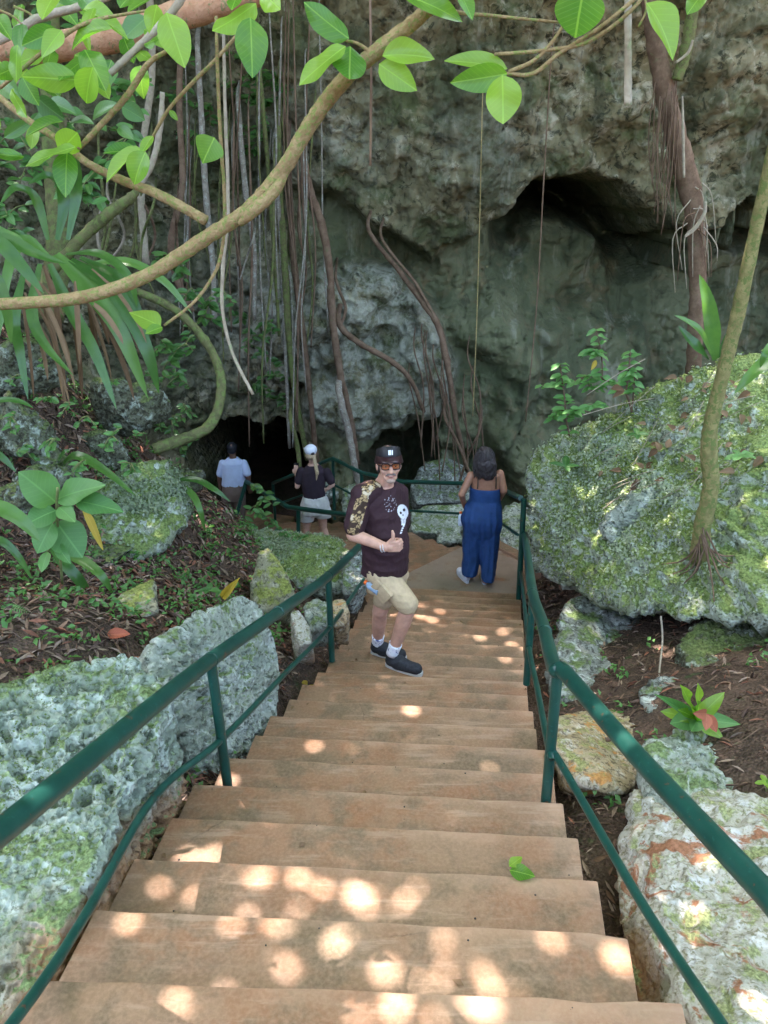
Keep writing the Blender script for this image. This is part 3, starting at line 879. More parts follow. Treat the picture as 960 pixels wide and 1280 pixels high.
rock('boulder', t, M['rustrock'], 7, 0.08, 0.035, 0.007, 0.014, 11, 68, 0.06, 'white boulder with brick red stains below the right handrail', freq=1.0)
# beyond the landing
far = [
    (((512, 640, 10.6), (530, 628, 10.9), (580, 632, 11.0), (592, 655, 10.6), (560, 668, 10.2), (515, 664, 10.2)), 'pocked2', 'flat pale rock outside the rail left of the blue jumpsuit'),
    (((548, 662, 9.9), (560, 656, 10.1), (576, 660, 10.1), (578, 676, 9.7), (548, 678, 9.6)), 'pocked2', 'small round pale rock at the outer corner of the winding steps'),
    (((512, 610, 12.2), (530, 575, 12.8), (560, 568, 13.0), (590, 585, 12.8), (598, 625, 12.0), (520, 632, 11.8)), 'greyrock', 'big pale rock behind the far rail to the right of the man'),
    (((620, 640, 9.7), (645, 628, 10.0), (668, 640, 9.7), (668, 680, 9.1), (640, 692, 9.0), (622, 672, 9.3)), 'pocked2', 'pitted pale rock behind the right corner post of the landing'),
    (((625, 672, 9.25), (640, 668, 9.3), (652, 690, 9.0), (640, 700, 8.9)), 'greyrock', 'low grey rock at the right kerb of the landing'),
    (((428, 610, 11.4), (440, 602, 11.6), (462, 612, 11.4), (462, 640, 10.9), (430, 645, 10.9)), 'pocked2', 'pale rock behind the far rail left of the man'),
    (((398, 595, 12.2), (415, 588, 12.4), (432, 598, 12.3), (430, 625, 11.9), (400, 622, 11.9)), 'greyrock', 'grey rock right of the woman in the white cap'),
]
for i, (pp, mt, lb) in enumerate(far):
    t = PP(*pp)
    t += below([p + np.array((0, 0.35, 0)) for p in t], 0.45)
    rock('boulder', t, M[mt], 6 if i < 4 else 5, 0.06, 0.04, 0.012, 0.03, 11, 80 + i * 7, 0.07, lb)

# ------------------------------------------------------------------ handrails
def zs(y):
    """tread level under the rail at distance y"""
    return float(np.interp(y, (0, 1.4, 4.78, 7.8, 8.2), (-1.6, -2.16, -3.51, -4.61, -4.61)))

def step_level(p):
    q = along(p)
    for k in range(1, len(S_N)):
        if q <= S_N[k]:
            return Z_N[k]
    return LAND_Z

def rail_tube(name, pts, r, parent, n=None):
    V, F = tube(pts, r, 14, n)
    return mk(name, V, F, M['rail'], parent, sharp=50)

def post(base, top, r, parent):
    V, F = tube([base, (np.array(base) + np.array(top)) / 2, top], r, 14, 3)
    o = mk('post', V, F, M['rail'], parent, sharp=50)
    return o

def collar(p, d, r, parent):
    d = np.array(d) / np.linalg.norm(d)
    V, F = tube([p - d * 0.007, p - d * 0.003, p + d * 0.003, p + d * 0.007], [r * 0.98, r * 1.07, r * 1.07, r * 0.98], 14, 4)
    mk('weld_collar', V, F, M['rail'], parent)

lr = empty('handrail', (-0.75, 2.8, -2.78), 'green tubular handrail along the left side of the main stairs', 'handrail', 'green handrails')
b1, b2 = PZ(285, 985, -2.775), PZ(415, 826, -3.50)
t1 = np.array((b1[0] - 0.012, b1[1], b1[2] + 0.75)); t2 = np.array((b2[0] - 0.005, b2[1], b2[2] + 0.74))
dirn = np.array((-0.075, -1.0, 0.405))
b0 = np.array((-0.96, 0.55, -1.83)); t0 = np.array((-0.95, 0.55, -1.10))
end = np.array((-0.05, 7.75, -3.80))
TOP = [np.array((-1.02, -0.6, -0.62)), t0, P(0, 1040, 1.30), (P(0, 1040, 1.30) + t1) / 2 + np.array((0, 0, 0.004)), t1, (t1 + t2) / 2 + np.array((0, 0, -0.004)), t2, t2 * 0.55 + end * 0.45, end]
rail_tube('top_rail', TOP, 0.0335, lr, 70)
lo1, lo2 = b1 + (t1 - b1) * 0.40, b2 + (t2 - b2) * 0.42
LOW = [np.array((-1.03, -0.6, -1.02)), PZ(15, 1280, -2.03), PZ(190, 1000, -2.36) * 0.985, lo1, (lo1 + lo2) / 2, lo2, lo2 * 0.55 + np.array((-0.05, 7.75, -4.18)) * 0.45, np.array((-0.05, 7.75, -4.18))]
rail_tube('lower_rail', LOW, 0.0165, lr, 60)
for b, t in ((b1, t1), (b2, t2), (end - np.array((0, 0, 0.86)), end), (b0, t0)):
    post(b, t, 0.0235, lr)
for q in (0.0, 0.45, 1.0):
    collar(t1 * (1 - q) + t2 * q + np.array((0, 0, 0.0)), t2 - t1, 0.0335, lr)

rr = empty('handrail', (0.95, 4.2, -3.2), 'green tubular handrail along the right side of the main stairs', 'handrail', 'green handrails')
rb1, rb2 = PZ(682, 1005, -2.70), PZ(658, 855, -3.24)
rt1 = P(697, 838, rb1[1]); rt2 = P(666, 742, rb2[1])
rb3 = PZ(648, 751, -4.60); rt3 = P(656, 668, rb3[1] + 0.02)
n0 = P(958, 1118, 1.30)
TOP = [np.array((1.35, -0.5, -0.72)), n0 + (n0 - rt1) * 0.28, n0, n0 * 0.5 + rt1 * 0.5, rt1 + np.array((0.02, -0.06, 0.028)), rt1 + np.array((0.0, 0.06, -0.026)), rt1 * 0.5 + rt2 * 0.5, rt2, rt2 * 0.45 + rt3 * 0.55, rt3]
rail_tube('top_rail', TOP, 0.0335, rr, 90)
lo1, lo2, lo3 = rb1 + (rt1 - rb1) * 0.40, rb2 + (rt2 - rb2) * 0.42, rb3 + np.array((0, 0, 0.38))
LOW = [PZ(915, 1300, -1.98), PZ(800, 1125, -2.20), lo1 + np.array((0.02, -0.05, 0.02)), lo1, lo1 * 0.5 + lo2 * 0.5, lo2, lo2 * 0.5 + lo3 * 0.5, lo3]
rail_tube('lower_rail', LOW, 0.0165, rr, 70)
top3 = P(655, 624, rb3[1])
post(rb1, rt1, 0.0235, rr); post(rb2, rt2, 0.0235, rr); post(rb3, top3, 0.030, rr)
for p, d in ((rt1, rt2 - rt1), (rt1 * 0.6 + rt2 * 0.4, rt2 - rt1), (rt2, rt3 - rt2), (rt3, rt3 - rt2)):
    collar(p, d, 0.0335, rr)

fr = empty('handrail', (0.2, 10.2, -5.0), 'green handrail round the outside of the landing and lower flight', 'handrail', 'green handrails')
FT = [top3 + np.array((-0.03, 0.03, 0)), P(626, 611.5, 8.75), P(598, 605, 9.25), P(503, 602, 9.9), P(452, 591, 10.6), P(416, 573, 11.2), P(341, 604, 12.9)]
V, F = tube(FT, 0.030, 12, len(FT)); mk('top_rail', V, F, M['rail'], fr, sharp=60)
FL = [p - np.array((0, 0, 0.44)) for p in FT]
V, F = tube(FL, 0.018, 10, len(FL)); mk('lower_rail', V, F, M['rail'], fr, sharp=60)
for p, h in ((FT[2], 0.95), (FT[3], 1.0), (FT[4], 1.05), (FT[5], 1.05), (FT[6], 0.95)):
    post(p - np.array((0, 0, h)), p, 0.026, fr)

ir = empty('handrail', (-1.3, 10.2, -5.4), 'green handrail bending down on the inner side of the lower flight', 'handrail', 'green handrails')
IT = [end + np.array((0, 0.04, -0.02)), P(437, 644, 9.2), P(360, 634, 10.2), P(308, 602, 11.8)]
V, F = tube(IT, 0.036, 12, len(IT)); mk('top_rail', V, F, M['rail'], ir, sharp=60)
post(P(373, 672, 10.0), P(373, 636, 10.02), 0.030, ir)
post(P(289, 667, 11.6), P(307.5, 603, 11.78), 0.034, ir)

# ------------------------------------------------------------------ people
def capsule(p0, p1, r0, r1, seg=18, rings=5, flat=None):
    """closed tapered limb; flat = (axis vector, factor) squashes it across that axis"""
    p0, p1 = np.array(p0, float), np.array(p1, float)
    T = p1 - p0
    Lh = np.linalg.norm(T); T = T / (Lh + 1e-9)
    ref = np.array((0, 0, 1.0)) if abs(T[2]) < 0.9 else np.array((1.0, 0, 0))
    if flat is not None:
        ref = np.array(flat[0], float)
    N = ref - T * np.dot(ref, T); N /= np.linalg.norm(N)
    B = np.cross(T, N)
    fa = flat[1] if flat is not None else 1.0
    a = np.arange(seg) / seg * 2 * PI
    V, rows = [], 0
    for k in range(rings):
        t = (k + 0.35) / rings * PI / 2
        c = p0 - T * r0 * math.cos(t); r = r0 * math.sin(t)
        V.append(c + (np.cos(a) * r * fa)[:, None] * N + (np.sin(a) * r)[:, None] * B); rows += 1
    for q in np.linspace(0, 1, 5):
        c = p0 + (p1 - p0) * q; r = r0 + (r1 - r0) * q
        V.append(c + (np.cos(a) * r * fa)[:, None] * N + (np.sin(a) * r)[:, None] * B); rows += 1
    for k in range(rings):
        t = (k + 0.65) / rings * PI / 2
        c = p1 + T * r1 * math.sin(t); r = r1 * math.cos(t)
        V.append(c + (np.cos(a) * r * fa)[:, None] * N + (np.sin(a) * r)[:, None] * B); rows += 1
    F = []
    for k in range(rows - 1):
        for j in range(seg):
            F.append((k * seg + j, k * seg + (j + 1) % seg, (k + 1) * seg + (j + 1) % seg, (k + 1) * seg + j))
    F.append(tuple(reversed(range(seg)))); F.append(tuple(range((rows - 1) * seg, rows * seg)))
    return np.concatenate(V), F

def ellip(c, r, R=None, sub=3):
    V, F = ico(sub)
    W = V * np.array(r)
    if R is not None:
        W = W @ np.array(R).T
    return W + np.array(c), [tuple(f) for f in F]

def loft(rings, seg=28):
    """closed body of stacked rings: (centre, side vector, front vector, radius side, radius front)"""
    a = np.arange(seg) / seg * 2 * PI
    V = []
    for c, s, f, rs_, rf in rings:
        ca, sa = np.cos(a), np.sin(a)
        e = 0.86
        V.append(np.array(c) + (np.sign(ca) * np.abs(ca) ** e * rs_)[:, None] * np.array(s) + (np.sign(sa) * np.abs(sa) ** e * rf)[:, None] * np.array(f))
    n = len(rings)
    F = []
    for k in range(n - 1):
        for j in range(seg):
            F.append((k * seg + j, k * seg + (j + 1) % seg, (k + 1) * seg + (j + 1) % seg, (k + 1) * seg + j))
    F.append(tuple(reversed(range(seg)))); F.append(tuple(range((n - 1) * seg, n * seg)))
    return np.concatenate(V), F

def fuse(prims, voxel=0.008, smooth=3):
    """one continuous closed surface round all the given solids"""
    g = Geo()
    for V, F in prims:
        g.add(V, F)
    me = new_mesh('fuse', g.v(), g.F)
    bm = bmesh.new(); bm.from_mesh(me)
    bmesh.ops.recalc_face_normals(bm, faces=bm.faces[:])
    bm.to_mesh(me); bm.free()
    ob = bpy.data.objects.new('fuse', me)
    COL.objects.link(ob)
    md = ob.modifiers.new('r', 'REMESH'); md.mode = 'VOXEL'; md.voxel_size = voxel
    if smooth:
        sm = ob.modifiers.new('s', 'SMOOTH'); sm.iterations = smooth; sm.factor = 0.5
    dg = bpy.context.evaluated_depsgraph_get()
    ev = ob.evaluated_get(dg)
    m2 = bpy.data.meshes.new_from_object(ev)
    V = np.empty(len(m2.vertices) * 3); m2.vertices.foreach_get('co', V); V = V.reshape(-1, 3)
    F = [tuple(p.vertices) for p in m2.polygons]
    bpy.data.objects.remove(ob); bpy.data.meshes.remove(me); bpy.data.meshes.remove(m2)
    return V, F

def wrinkle(V, amp=0.004, sc=18, seed=0, stretch=(1, 1, 0.6)):
    q = V * np.array(stretch) * sc
    n = fbm(q, 2, seed, ridged=True)
    c = V.mean(0)
    d = V - c; d[:, 2] = 0
    d /= np.linalg.norm(d, axis=1)[:, None] + 1e-9
    return V + d * (n * amp)[:, None]

def nrm(v):
    v = np.array(v, float)
    return v / np.linalg.norm(v)

def skin_mat(name, c):
    b = NB(name)
    n = b.noise(25, 5, 0.6)
    col = b.mix(b.ramp(n, 0.3, 0.7), tuple(x * 0.88 for x in c), tuple(x * 1.1 for x in c))
    return b.done(b.bsdf(col, 0.5, b.bump(b.noise(160, 3), 0.15, 0.001), 0.35, Subsurface_Weight=0.08, Subsurface_Radius=(0.02, 0.008, 0.004)))

SK1 = skin_mat('tanned_skin', (0.52, 0.29, 0.20))
SK2 = skin_mat('brown_skin', (0.36, 0.18, 0.11))
SK3 = skin_mat('light_skin', (0.56, 0.34, 0.25))
SK4 = skin_mat('dark_skin', (0.14, 0.075, 0.05))
LAND = float(LAND_Z)

def head_prims(M3, c, s=1.0, nose=True, ears=True):
    """M3 columns: right (viewer's right), back, up"""
    A = np.array(M3)
    def T(p): return np.array(c) + A @ (np.array(p) * s)
    out = []
    def el(p, r):
        V, F = ellip(T(p), np.array(r) * s, A); out.append((V, F))
    el((0, 0.012, 0.035), (0.074, 0.094, 0.088))
    el((0, -0.022, -0.020), (0.064, 0.070, 0.085))
    el((0, -0.036, -0.078), (0.050, 0.047, 0.038))
    el((0, -0.058, -0.098), (0.024, 0.024, 0.020))
    for sx in (-1, 1):
        el((sx * 0.036, -0.058, -0.030), (0.028, 0.026, 0.026))
        if ears:
            el((sx * 0.075, 0.012, -0.012), (0.011, 0.022, 0.033))
    if nose:
        out.append(capsule(T((0, -0.088, 0.004)), T((0, -0.110, -0.036)), 0.0095 * s, 0.0155 * s))
        for sx in (-1, 1):
            el((sx * 0.013, -0.098, -0.040), (0.010, 0.012, 0.009))
        el((0, -0.086, 0.022), (0.045, 0.014, 0.010))
        el((0, -0.086, -0.066), (0.026, 0.012, 0.012))
    return out, T

# ---- the man on the steps, looking back up
man = empty('person', P(490, 832, 4.78), 'man in black skull shirt and tan cargo shorts giving a thumbs up', 'person')
f = nrm((0.74, -0.67, 0)); r_ = np.array((f[1], -f[0], 0))
UP = np.array((0, 0, 1.0))
hc = P(486, 580, 4.86)
fw = nrm((0.13, -0.95, 0.20))                      # face direction, towards the camera
bk = -fw; rg = nrm(np.cross(UP, fw)); upv = np.cross(fw, rg) * -1
rg = nrm(np.cross(bk, UP)) * 1.0
upv = nrm(np.cross(rg, bk))
HM = np.stack((rg, bk, upv), 1)
hp, HT = head_prims(HM, hc, 1.02)
neck = P(480, 606, 4.92)
rs_, ls_ = P(453, 619, 4.78), P(496, 617, 5.02)
re_, rw_ = P(441, 668, 4.72), P(482, 684, 4.60)
le_, lw_ = P(501, 664, 5.05), P(503, 693, 4.98)
rh_, lh_ = P(475, 716, 4.84), P(491, 716, 5.00)
rk_, ra_ = P(511, 757, 4.70), P(491, 815, 4.76)
lk_, la_ = P(475, 764, 4.99), P(472, 803, 5.10)
body = hp + [capsule(HT((0, 0.03, -0.06)), neck, 0.056, 0.062), capsule(neck, (rs_ * 0.5 + ls_ * 0.5) * 0.4 + neck * 0.6 - UP * 0.05, 0.07, 0.09)]
mid = (rs_ + ls_) / 2
body += [capsule(rs_ * 0.8 + mid * 0.2, ls_ * 0.8 + mid * 0.2, 0.075, 0.075), capsule(mid - UP * 0.1, (rh_ + lh_) / 2 + UP * 0.08, 0.12, 0.125, flat=(f, 0.85))]
body += [capsule(rs_, re_, 0.055, 0.045), capsule(re_, rw_, 0.046, 0.029, flat=(UP, 1.1)), capsule(ls_, le_, 0.055, 0.044), capsule(le_, lw_, 0.043, 0.029)]
body += [capsule(rh_, rk_, 0.085, 0.060), capsule(rk_, rk_ * 0.62 + ra_ * 0.38, 0.056, 0.058), capsule(rk_ * 0.62 + ra_ * 0.38, ra_, 0.057, 0.037),
         capsule(lh_, lk_, 0.085, 0.060), capsule(lk_, lk_ * 0.62 + la_ * 0.38, 0.056, 0.057), capsule(lk_ * 0.62 + la_ * 0.38, la_, 0.056, 0.037)]
# right fist with the thumb up: back of the hand towards the camera, knuckles to the right
hx = nrm(P(504, 682, 4.57) - rw_); hz = nrm(UP - hx * np.dot(UP, hx)); hy = nrm(np.cross(hz, hx))   # hy points away from the camera
if hy[1] < 0: hy = -hy
pc = rw_ + hx * 0.055
body += [capsule(rw_, rw_ + hx * 0.03, 0.028, 0.032, flat=(hy, 0.8))]
for k, zz_ in enumerate((0.030, 0.010, -0.011, -0.031)):
    kn = rw_ + hx * (0.098 - 0.005 * abs(k - 1)) + hz * zz_
    body += [capsule(rw_ + hx * 0.02 + hz * zz_ * 0.75, kn, 0.016, 0.0125)]
    p1 = kn + hx * 0.012 + hy * 0.034
    p2 = kn - hx * 0.026 + hy * 0.050
    p3 = kn - hx * 0.042 + hy * 0.030
    rr0 = 0.0115 - 0.0007 * k
    body += [capsule(kn, p1, rr0 + 0.001, rr0), capsule(p1, p2, rr0, rr0 - 0.001), capsule(p2, p3, rr0 - 0.001, rr0 - 0.002)]
tb = rw_ + hx * 0.030 + hz * 0.030
t1_ = tb + hx * 0.036 + hz * 0.026
t2_ = t1_ + hz * 0.034 + hx * 0.008
body += [capsule(rw_ + hx * 0.015 + hz * 0.015, tb + hx * 0.012, 0.020, 0.018), capsule(tb, t1_, 0.016, 0.0135), capsule(t1_, t2_, 0.0125, 0.0125), capsule(t2_, t2_ + hz * 0.022, 0.0125, 0.0085)]
# left hand hanging by the hip, fingers slightly curled
gx_ = nrm(P(502, 708, 4.93) - lw_)
gy_ = nrm(np.cross(gx_, (0, -1, 0)))
body += [capsule(lw_, lw_ + gx_ * 0.07, 0.026, 0.034, flat=((0, 1, 0), 0.55))]
for k, o_ in enumerate((0.028, 0.010, -0.009, -0.027)):
    q0 = lw_ + gx_ * 0.085 + gy_ * o_
    q1 = q0 + gx_ * 0.038 + np.array((-0.004, -0.006, 0))
    q2 = q1 + gx_ * (0.026 - 0.003 * abs(k - 1)) + np.array((-0.014, -0.012, 0))
    body += [capsule(lw_ + gx_ * 0.05 + gy_ * o_ * 0.8, q0, 0.013, 0.0105), capsule(q0, q1, 0.0105, 0.009), capsule(q1, q2, 0.009, 0.007)]
body += [capsule(lw_ + gx_ * 0.02 + gy_ * 0.02, lw_ + gx_ * 0.055 + gy_ * 0.05, 0.013, 0.011), capsule(lw_ + gx_ * 0.055 + gy_ * 0.05, lw_ + gx_ * 0.095 + gy_ * 0.052, 0.011, 0.008)]
# feet inside the shoes
rt_, lt_ = P(512, 829, 4.70), P(498, 808, 5.04)
V, F = fuse(body, 0.0042, 2)
mk('body', V, F, SK1, man)

# shirt
def bl(a, b, t): return np.array(a) * (1 - t) + np.array(b) * t
hipc = bl(rh_, lh_, 0.5)
waist = P(480, 704, 4.90)
ch = bl(mid, waist, 0.42); be = bl(mid, waist, 0.72)
tors = loft([(neck - UP * 0.005, r_, f, 0.088, 0.078), (bl(neck, mid, 0.55), r_, f, 0.150, 0.098), (bl(neck, mid, 1.0) - UP * 0.02, r_, f, 0.176, 0.112), (bl(mid, ch, 0.55), r_, f, 0.176, 0.130),
             (ch + f * 0.01, r_, f, 0.160, 0.146), (be + f * 0.026, r_, f, 0.154, 0.158), (waist + f * 0.014, r_, f, 0.152, 0.152), (waist - UP * 0.065 + f * 0.002, r_, f, 0.162, 0.150)])
sl_r = bl(rs_, re_, 0.80); sl_l = bl(ls_, le_, 0.80)
shirt = [tors, capsule(rs_ - UP * 0.0 , sl_r, 0.074, 0.073), capsule(ls_, sl_l, 0.078, 0.074), capsule(bl(rs_, neck, 0.45) + UP * 0.0, rs_, 0.075, 0.08), capsule(bl(ls_, neck, 0.45), ls_, 0.07, 0.076)]
V, F = fuse(shirt, 0.0055, 4)
V = wrinkle(V, 0.012, 7, 3, (1, 1, 1.1)); V = wrinkle(V, 0.004, 19, 23, (1, 1, 0.7))
# drop the closed bottom and sleeve ends so the hems are open edges
# printed picture: snake skin down the right shoulder and sleeve, skull and dots on the chest
u_ = 480 + FPX * V[:, 0] / (V[:, 1] * math.cos(PITCH) - V[:, 2] * math.sin(PITCH))
yy_ = V[:, 1] * math.cos(PITCH) - V[:, 2] * math.sin(PITCH)
v_ = 640 - FPX * (V[:, 1] * math.sin(PITCH) + V[:, 2] * math.cos(PITCH)) / yy_
colr = np.tile(np.array((0.042, 0.020, 0.023)), (len(V), 1))
# sleeve print follows the arm line from collar to cuff
line = [bl(neck, rs_, 0.35) - 0.02 * r_, bl(neck, rs_, 0.8) + UP * 0.06, rs_ + r_ * 0.02 + UP * 0.03 - f * 0.02, sl_r + r_ * 0.05]
L_ = spline([bl(neck, rs_, 0.45) + UP * 0.045 + f * 0.02, rs_ + UP * 0.05 + f * 0.035 , bl(rs_, sl_r, 0.5) + f * 0.045 + r_ * 0.055, sl_r + f * 0.04 + r_ * 0.06], 40)
dmin = np.full(len(V), 9.0)
for q in L_:
    dmin = np.minimum(dmin, np.linalg.norm(V - q, axis=1))
edge_n = 0.014 * fbm(V * 26, 2, 5)
band = dmin < 0.040 + edge_n
fa, fb = worley(V * 48, 4)
scale_c = np.where((fb - fa)[:, None] < 0.13, np.array((0.05, 0.035, 0.02)), np.array((0.42, 0.29, 0.14)))
big_p = fbm(V * 22, 2, 15)
scale_c = np.where(big_p[:, None] < -0.28, np.array((0.05, 0.03, 0.02)), scale_c)
scale_c = np.where(big_p[:, None] > 0.30, np.array((0.55, 0.45, 0.30)), scale_c)
colr = np.where(band[:, None], scale_c, colr)
front = ((V - ch) @ f) > 0.0
du, dv_ = (u_ - 503.5), (v_ - 639.5)
cr_ = (du * 0.95 + dv_ * -0.12) / 6.4
skull = ((cr_ ** 2 + ((dv_) / 9.0) ** 2) < 1) | ((np.abs(du - 1.2 + 0.08 * (dv_ - 8)) < 4.2 - 0.16 * (dv_ - 4)) & (dv_ > 4) & (dv_ < 17))
eyes_ = (((du + 2.6) / 1.5) ** 2 + ((dv_ - 1.6) / 1.7) ** 2 < 1) | (((du - 1.6) / 1.6) ** 2 + ((dv_ + 2.0) / 1.9) ** 2 < 1) | (((du - 0.3) / 0.7) ** 2 + ((dv_ - 4.2) / 1.4) ** 2 < 1)
teeth = (dv_ > 8.5) & (dv_ < 15) & (np.sin(du * 3.4) > 0.75)
skull &= front & ~eyes_ & ~teeth
tail = (np.abs(du - 1.5 + 0.34 * (dv_ - 16)) < 1.1) & (dv_ > 15) & (dv_ < 28) & front & (np.sin(dv_ * 2.2) > -0.5)
colr = np.where((skull | tail)[:, None], np.array((0.72, 0.72, 0.72)), colr)
dots = (((u_ - 488) / 8) ** 2 + ((v_ - 629) / 12) ** 2 < 1) & (vnoise(V * 150, 9) > 0.52) & front
colr = np.where(dots[:, None], np.array((0.45, 0.42, 0.45)), colr)
SHIRT = attr_mat('printed_cotton', 0.8)
shirt_o = mk('shirt', V, F, SHIRT, man, attrs={'print_colour': colr})

# shorts
KH = plain_mat('khaki_twill', (0.46, 0.35, 0.21), 0.85, 0.10, 30, 0.35, 0.15, 0.004)
gr = bl(hipc, waist, 0.35)
rsh = bl(rh_, rk_, 0.94); lsh = bl(lh_, lk_, 0.68)
sh = [loft([(waist + UP * 0.01, r_, f, 0.142, 0.130), (gr, r_, f, 0.152, 0.136), (hipc - UP * 0.03, r_, f, 0.174, 0.138), (hipc - UP * 0.11, r_, f, 0.165, 0.11)]),
      capsule(rh_ - UP * 0.0, rsh, 0.104, 0.080), capsule(lh_, lsh, 0.098, 0.084)]
V, F = fuse(sh, 0.006, 4)
V = wrinkle(V, 0.010, 8, 8, (1, 1, 1.2))
shorts = mk('shorts', V, F, KH, man)
pk = bl(rh_, rk_, 0.45) - f * 0.02 + r_ * 0.092
ax_ = nrm(rk_ - rh_)
sd = nrm(np.cross(ax_, r_)); ot = nrm(np.cross(sd, ax_))
if np.dot(ot, r_) < 0: ot = -ot
def slab(c, a, b, n, ha, hb, hn, bev=0.004):
    bm = bmesh.new()
    vs = []
    for sx in (-1, 1):
        for sy in (-1, 1):
            for sz in (-1, 1):
                vs.append(bm.verts.new(np.array(c) + a * sx * ha + b * sy * hb + n * sz * hn))
    bmesh.ops.convex_hull(bm, input=vs)
    bmesh.ops.dissolve_limit(bm, angle_limit=0.02, verts=bm.verts[:], edges=bm.edges[:])
    if bev:
        bmesh.ops.bevel(bm, geom=bm.edges[:], offset=bev, segments=2, profile=0.5, affect='EDGES')
    bm.normal_update()
    bm.verts.ensure_lookup_table()
    V = np.array([v.co[:] for v in bm.verts]); F = [tuple(v.index for v in f_.verts) for f_ in bm.faces]
    bm.free()
    return V, F
V, F = slab(pk + ot * 0.008, ax_, sd, ot, 0.075, 0.062, 0.014); mk('cargo_pocket', V, F, KH, shorts, sharp=40)
V, F = slab(pk + ot * 0.016 - ax_ * 0.058, ax_, sd, ot, 0.024, 0.066, 0.012); mk('pocket_flap', V, F, KH, shorts, sharp=40)

# socks, shoes
SOCK = NB('printed_white_sock'); 
_n = SOCK.ramp(SOCK.noise(48, 3), 0.60, 0.64)
SOCK = SOCK.done(SOCK.bsdf(SOCK.mix(_n, (0.72, 0.74, 0.78), (0.06, 0.08, 0.22)), 0.9))
SHOE = plain_mat('black_mesh_shoe', (0.022, 0.024, 0.028), 0.75, 0.3, 60, 0.5)
SOLE = plain_mat('pale_rubber_sole', (0.45, 0.45, 0.43), 0.6, 0.1)
def shoe(par, ank, toe, sole_z, mat=SHOE, sole=SOLE, w=0.047):
    d = toe - ank; d[2] = 0; d = nrm(d); sd_ = np.array((-d[1], d[0], 0))
    heel = np.array((ank[0], ank[1], sole_z)) - d * 0.060
    tip = heel + d * 0.305
    up_ = []
    up_.append(capsule(heel + d * 0.048 + UP * 0.060, heel + d * 0.12 + UP * 0.068, 0.047, 0.052))
    up_.append(capsule(heel + d * 0.10 + UP * 0.075, heel + d * 0.17 + UP * 0.056, 0.046, 0.045))
    up_.append(capsule(heel + d * 0.10 + UP * 0.045, tip - d * 0.052 + UP * 0.046, 0.050, 0.046))
    up_.append(capsule(heel + d * 0.05 + UP * 0.09, ank + UP * 0.0, 0.045, 0.045))
    V, F = fuse(up_, 0.006, 3)
    V[:, 2] = np.maximum(V[:, 2], sole_z + 0.018)
    so = mk('shoe', V, F, mat, par)
    n_ = 24
    out = []
    for k in range(n_):
        a = k / n_ * 2 * PI
        lx = 0.1525 + 0.1525 * math.cos(a)
        wy = w * (0.86 + 0.14 * math.cos(a - 0.3)) * math.copysign(abs(math.sin(a)) ** 0.6, math.sin(a))
        out.append(heel + d * lx + sd_ * wy)
    poly = [(p[0], p[1]) for p in out]
    V, F = prism(ccw(poly), sole_z + 0.001, sole_z + 0.028)
    mk('sole', V, F, sole, so, sharp=40)
    return so
zr, zl = Z_N[15], Z_N[16]
def step_z(p):
    """tread height under a point on the main flight"""
    return step_level(p)
shoe(man, ra_, rt_, step_z(ra_))
shoe(man, la_, lt_, step_z(la_))
for a, k in ((ra_, rk_), (la_, lk_)):
    up_ = nrm(k - a)
    V, F = tube([a - up_ * 0.02, a + up_ * 0.035, a + up_ * 0.085], [0.047, 0.046, 0.050], 16, 6)
    mk('sock', V, F, SOCK, man)
# spectacles, visor, beard, eyes, bracelet
BLK = plain_mat('black_plastic', (0.012, 0.012, 0.013), 0.25, 0.1)
LENS = NB('amber_lens')
_g = LENS.bsdf((0.55, 0.28, 0.14), 0.08, None, 0.5)
_t = LENS.node('ShaderNodeBsdfTransparent', Color=(0.85, 0.62, 0.45))
LENS = LENS.done(LENS.node('ShaderNodeMixShader', 0, None, i0=0.16, i1=_t, i2=_g))
g = Geo()
for sx in (-1, 1):
    ring = [HT((sx * 0.034 + 0.029 * math.copysign(abs(math.cos(a)) ** 0.6, math.cos(a)), -0.1005 + 0.010 * abs((sx * 0.034 + 0.029 * math.cos(a)) / 0.06) ** 2, -0.002 + 0.020 * math.copysign(abs(math.sin(a)) ** 0.7, math.sin(a)))) for a in np.linspace(0, 2 * PI, 21)]
    g.add(*tube(ring, 0.0038, 6, len(ring), caps=False))
    g.add(*tube([HT((sx * 0.062, -0.092, 0.004)), HT((sx * 0.076, -0.05, 0.005)), HT((sx * 0.080, 0.02, 0.004))], 0.0034, 6, 8))
g.add(*tube([HT((-0.008, -0.106, 0.006)), HT((0.0, -0.110, 0.008)), HT((0.008, -0.106, 0.006))], 0.003, 6, 5))
gl = mk('glasses', g.v(), g.F, BLK, man)
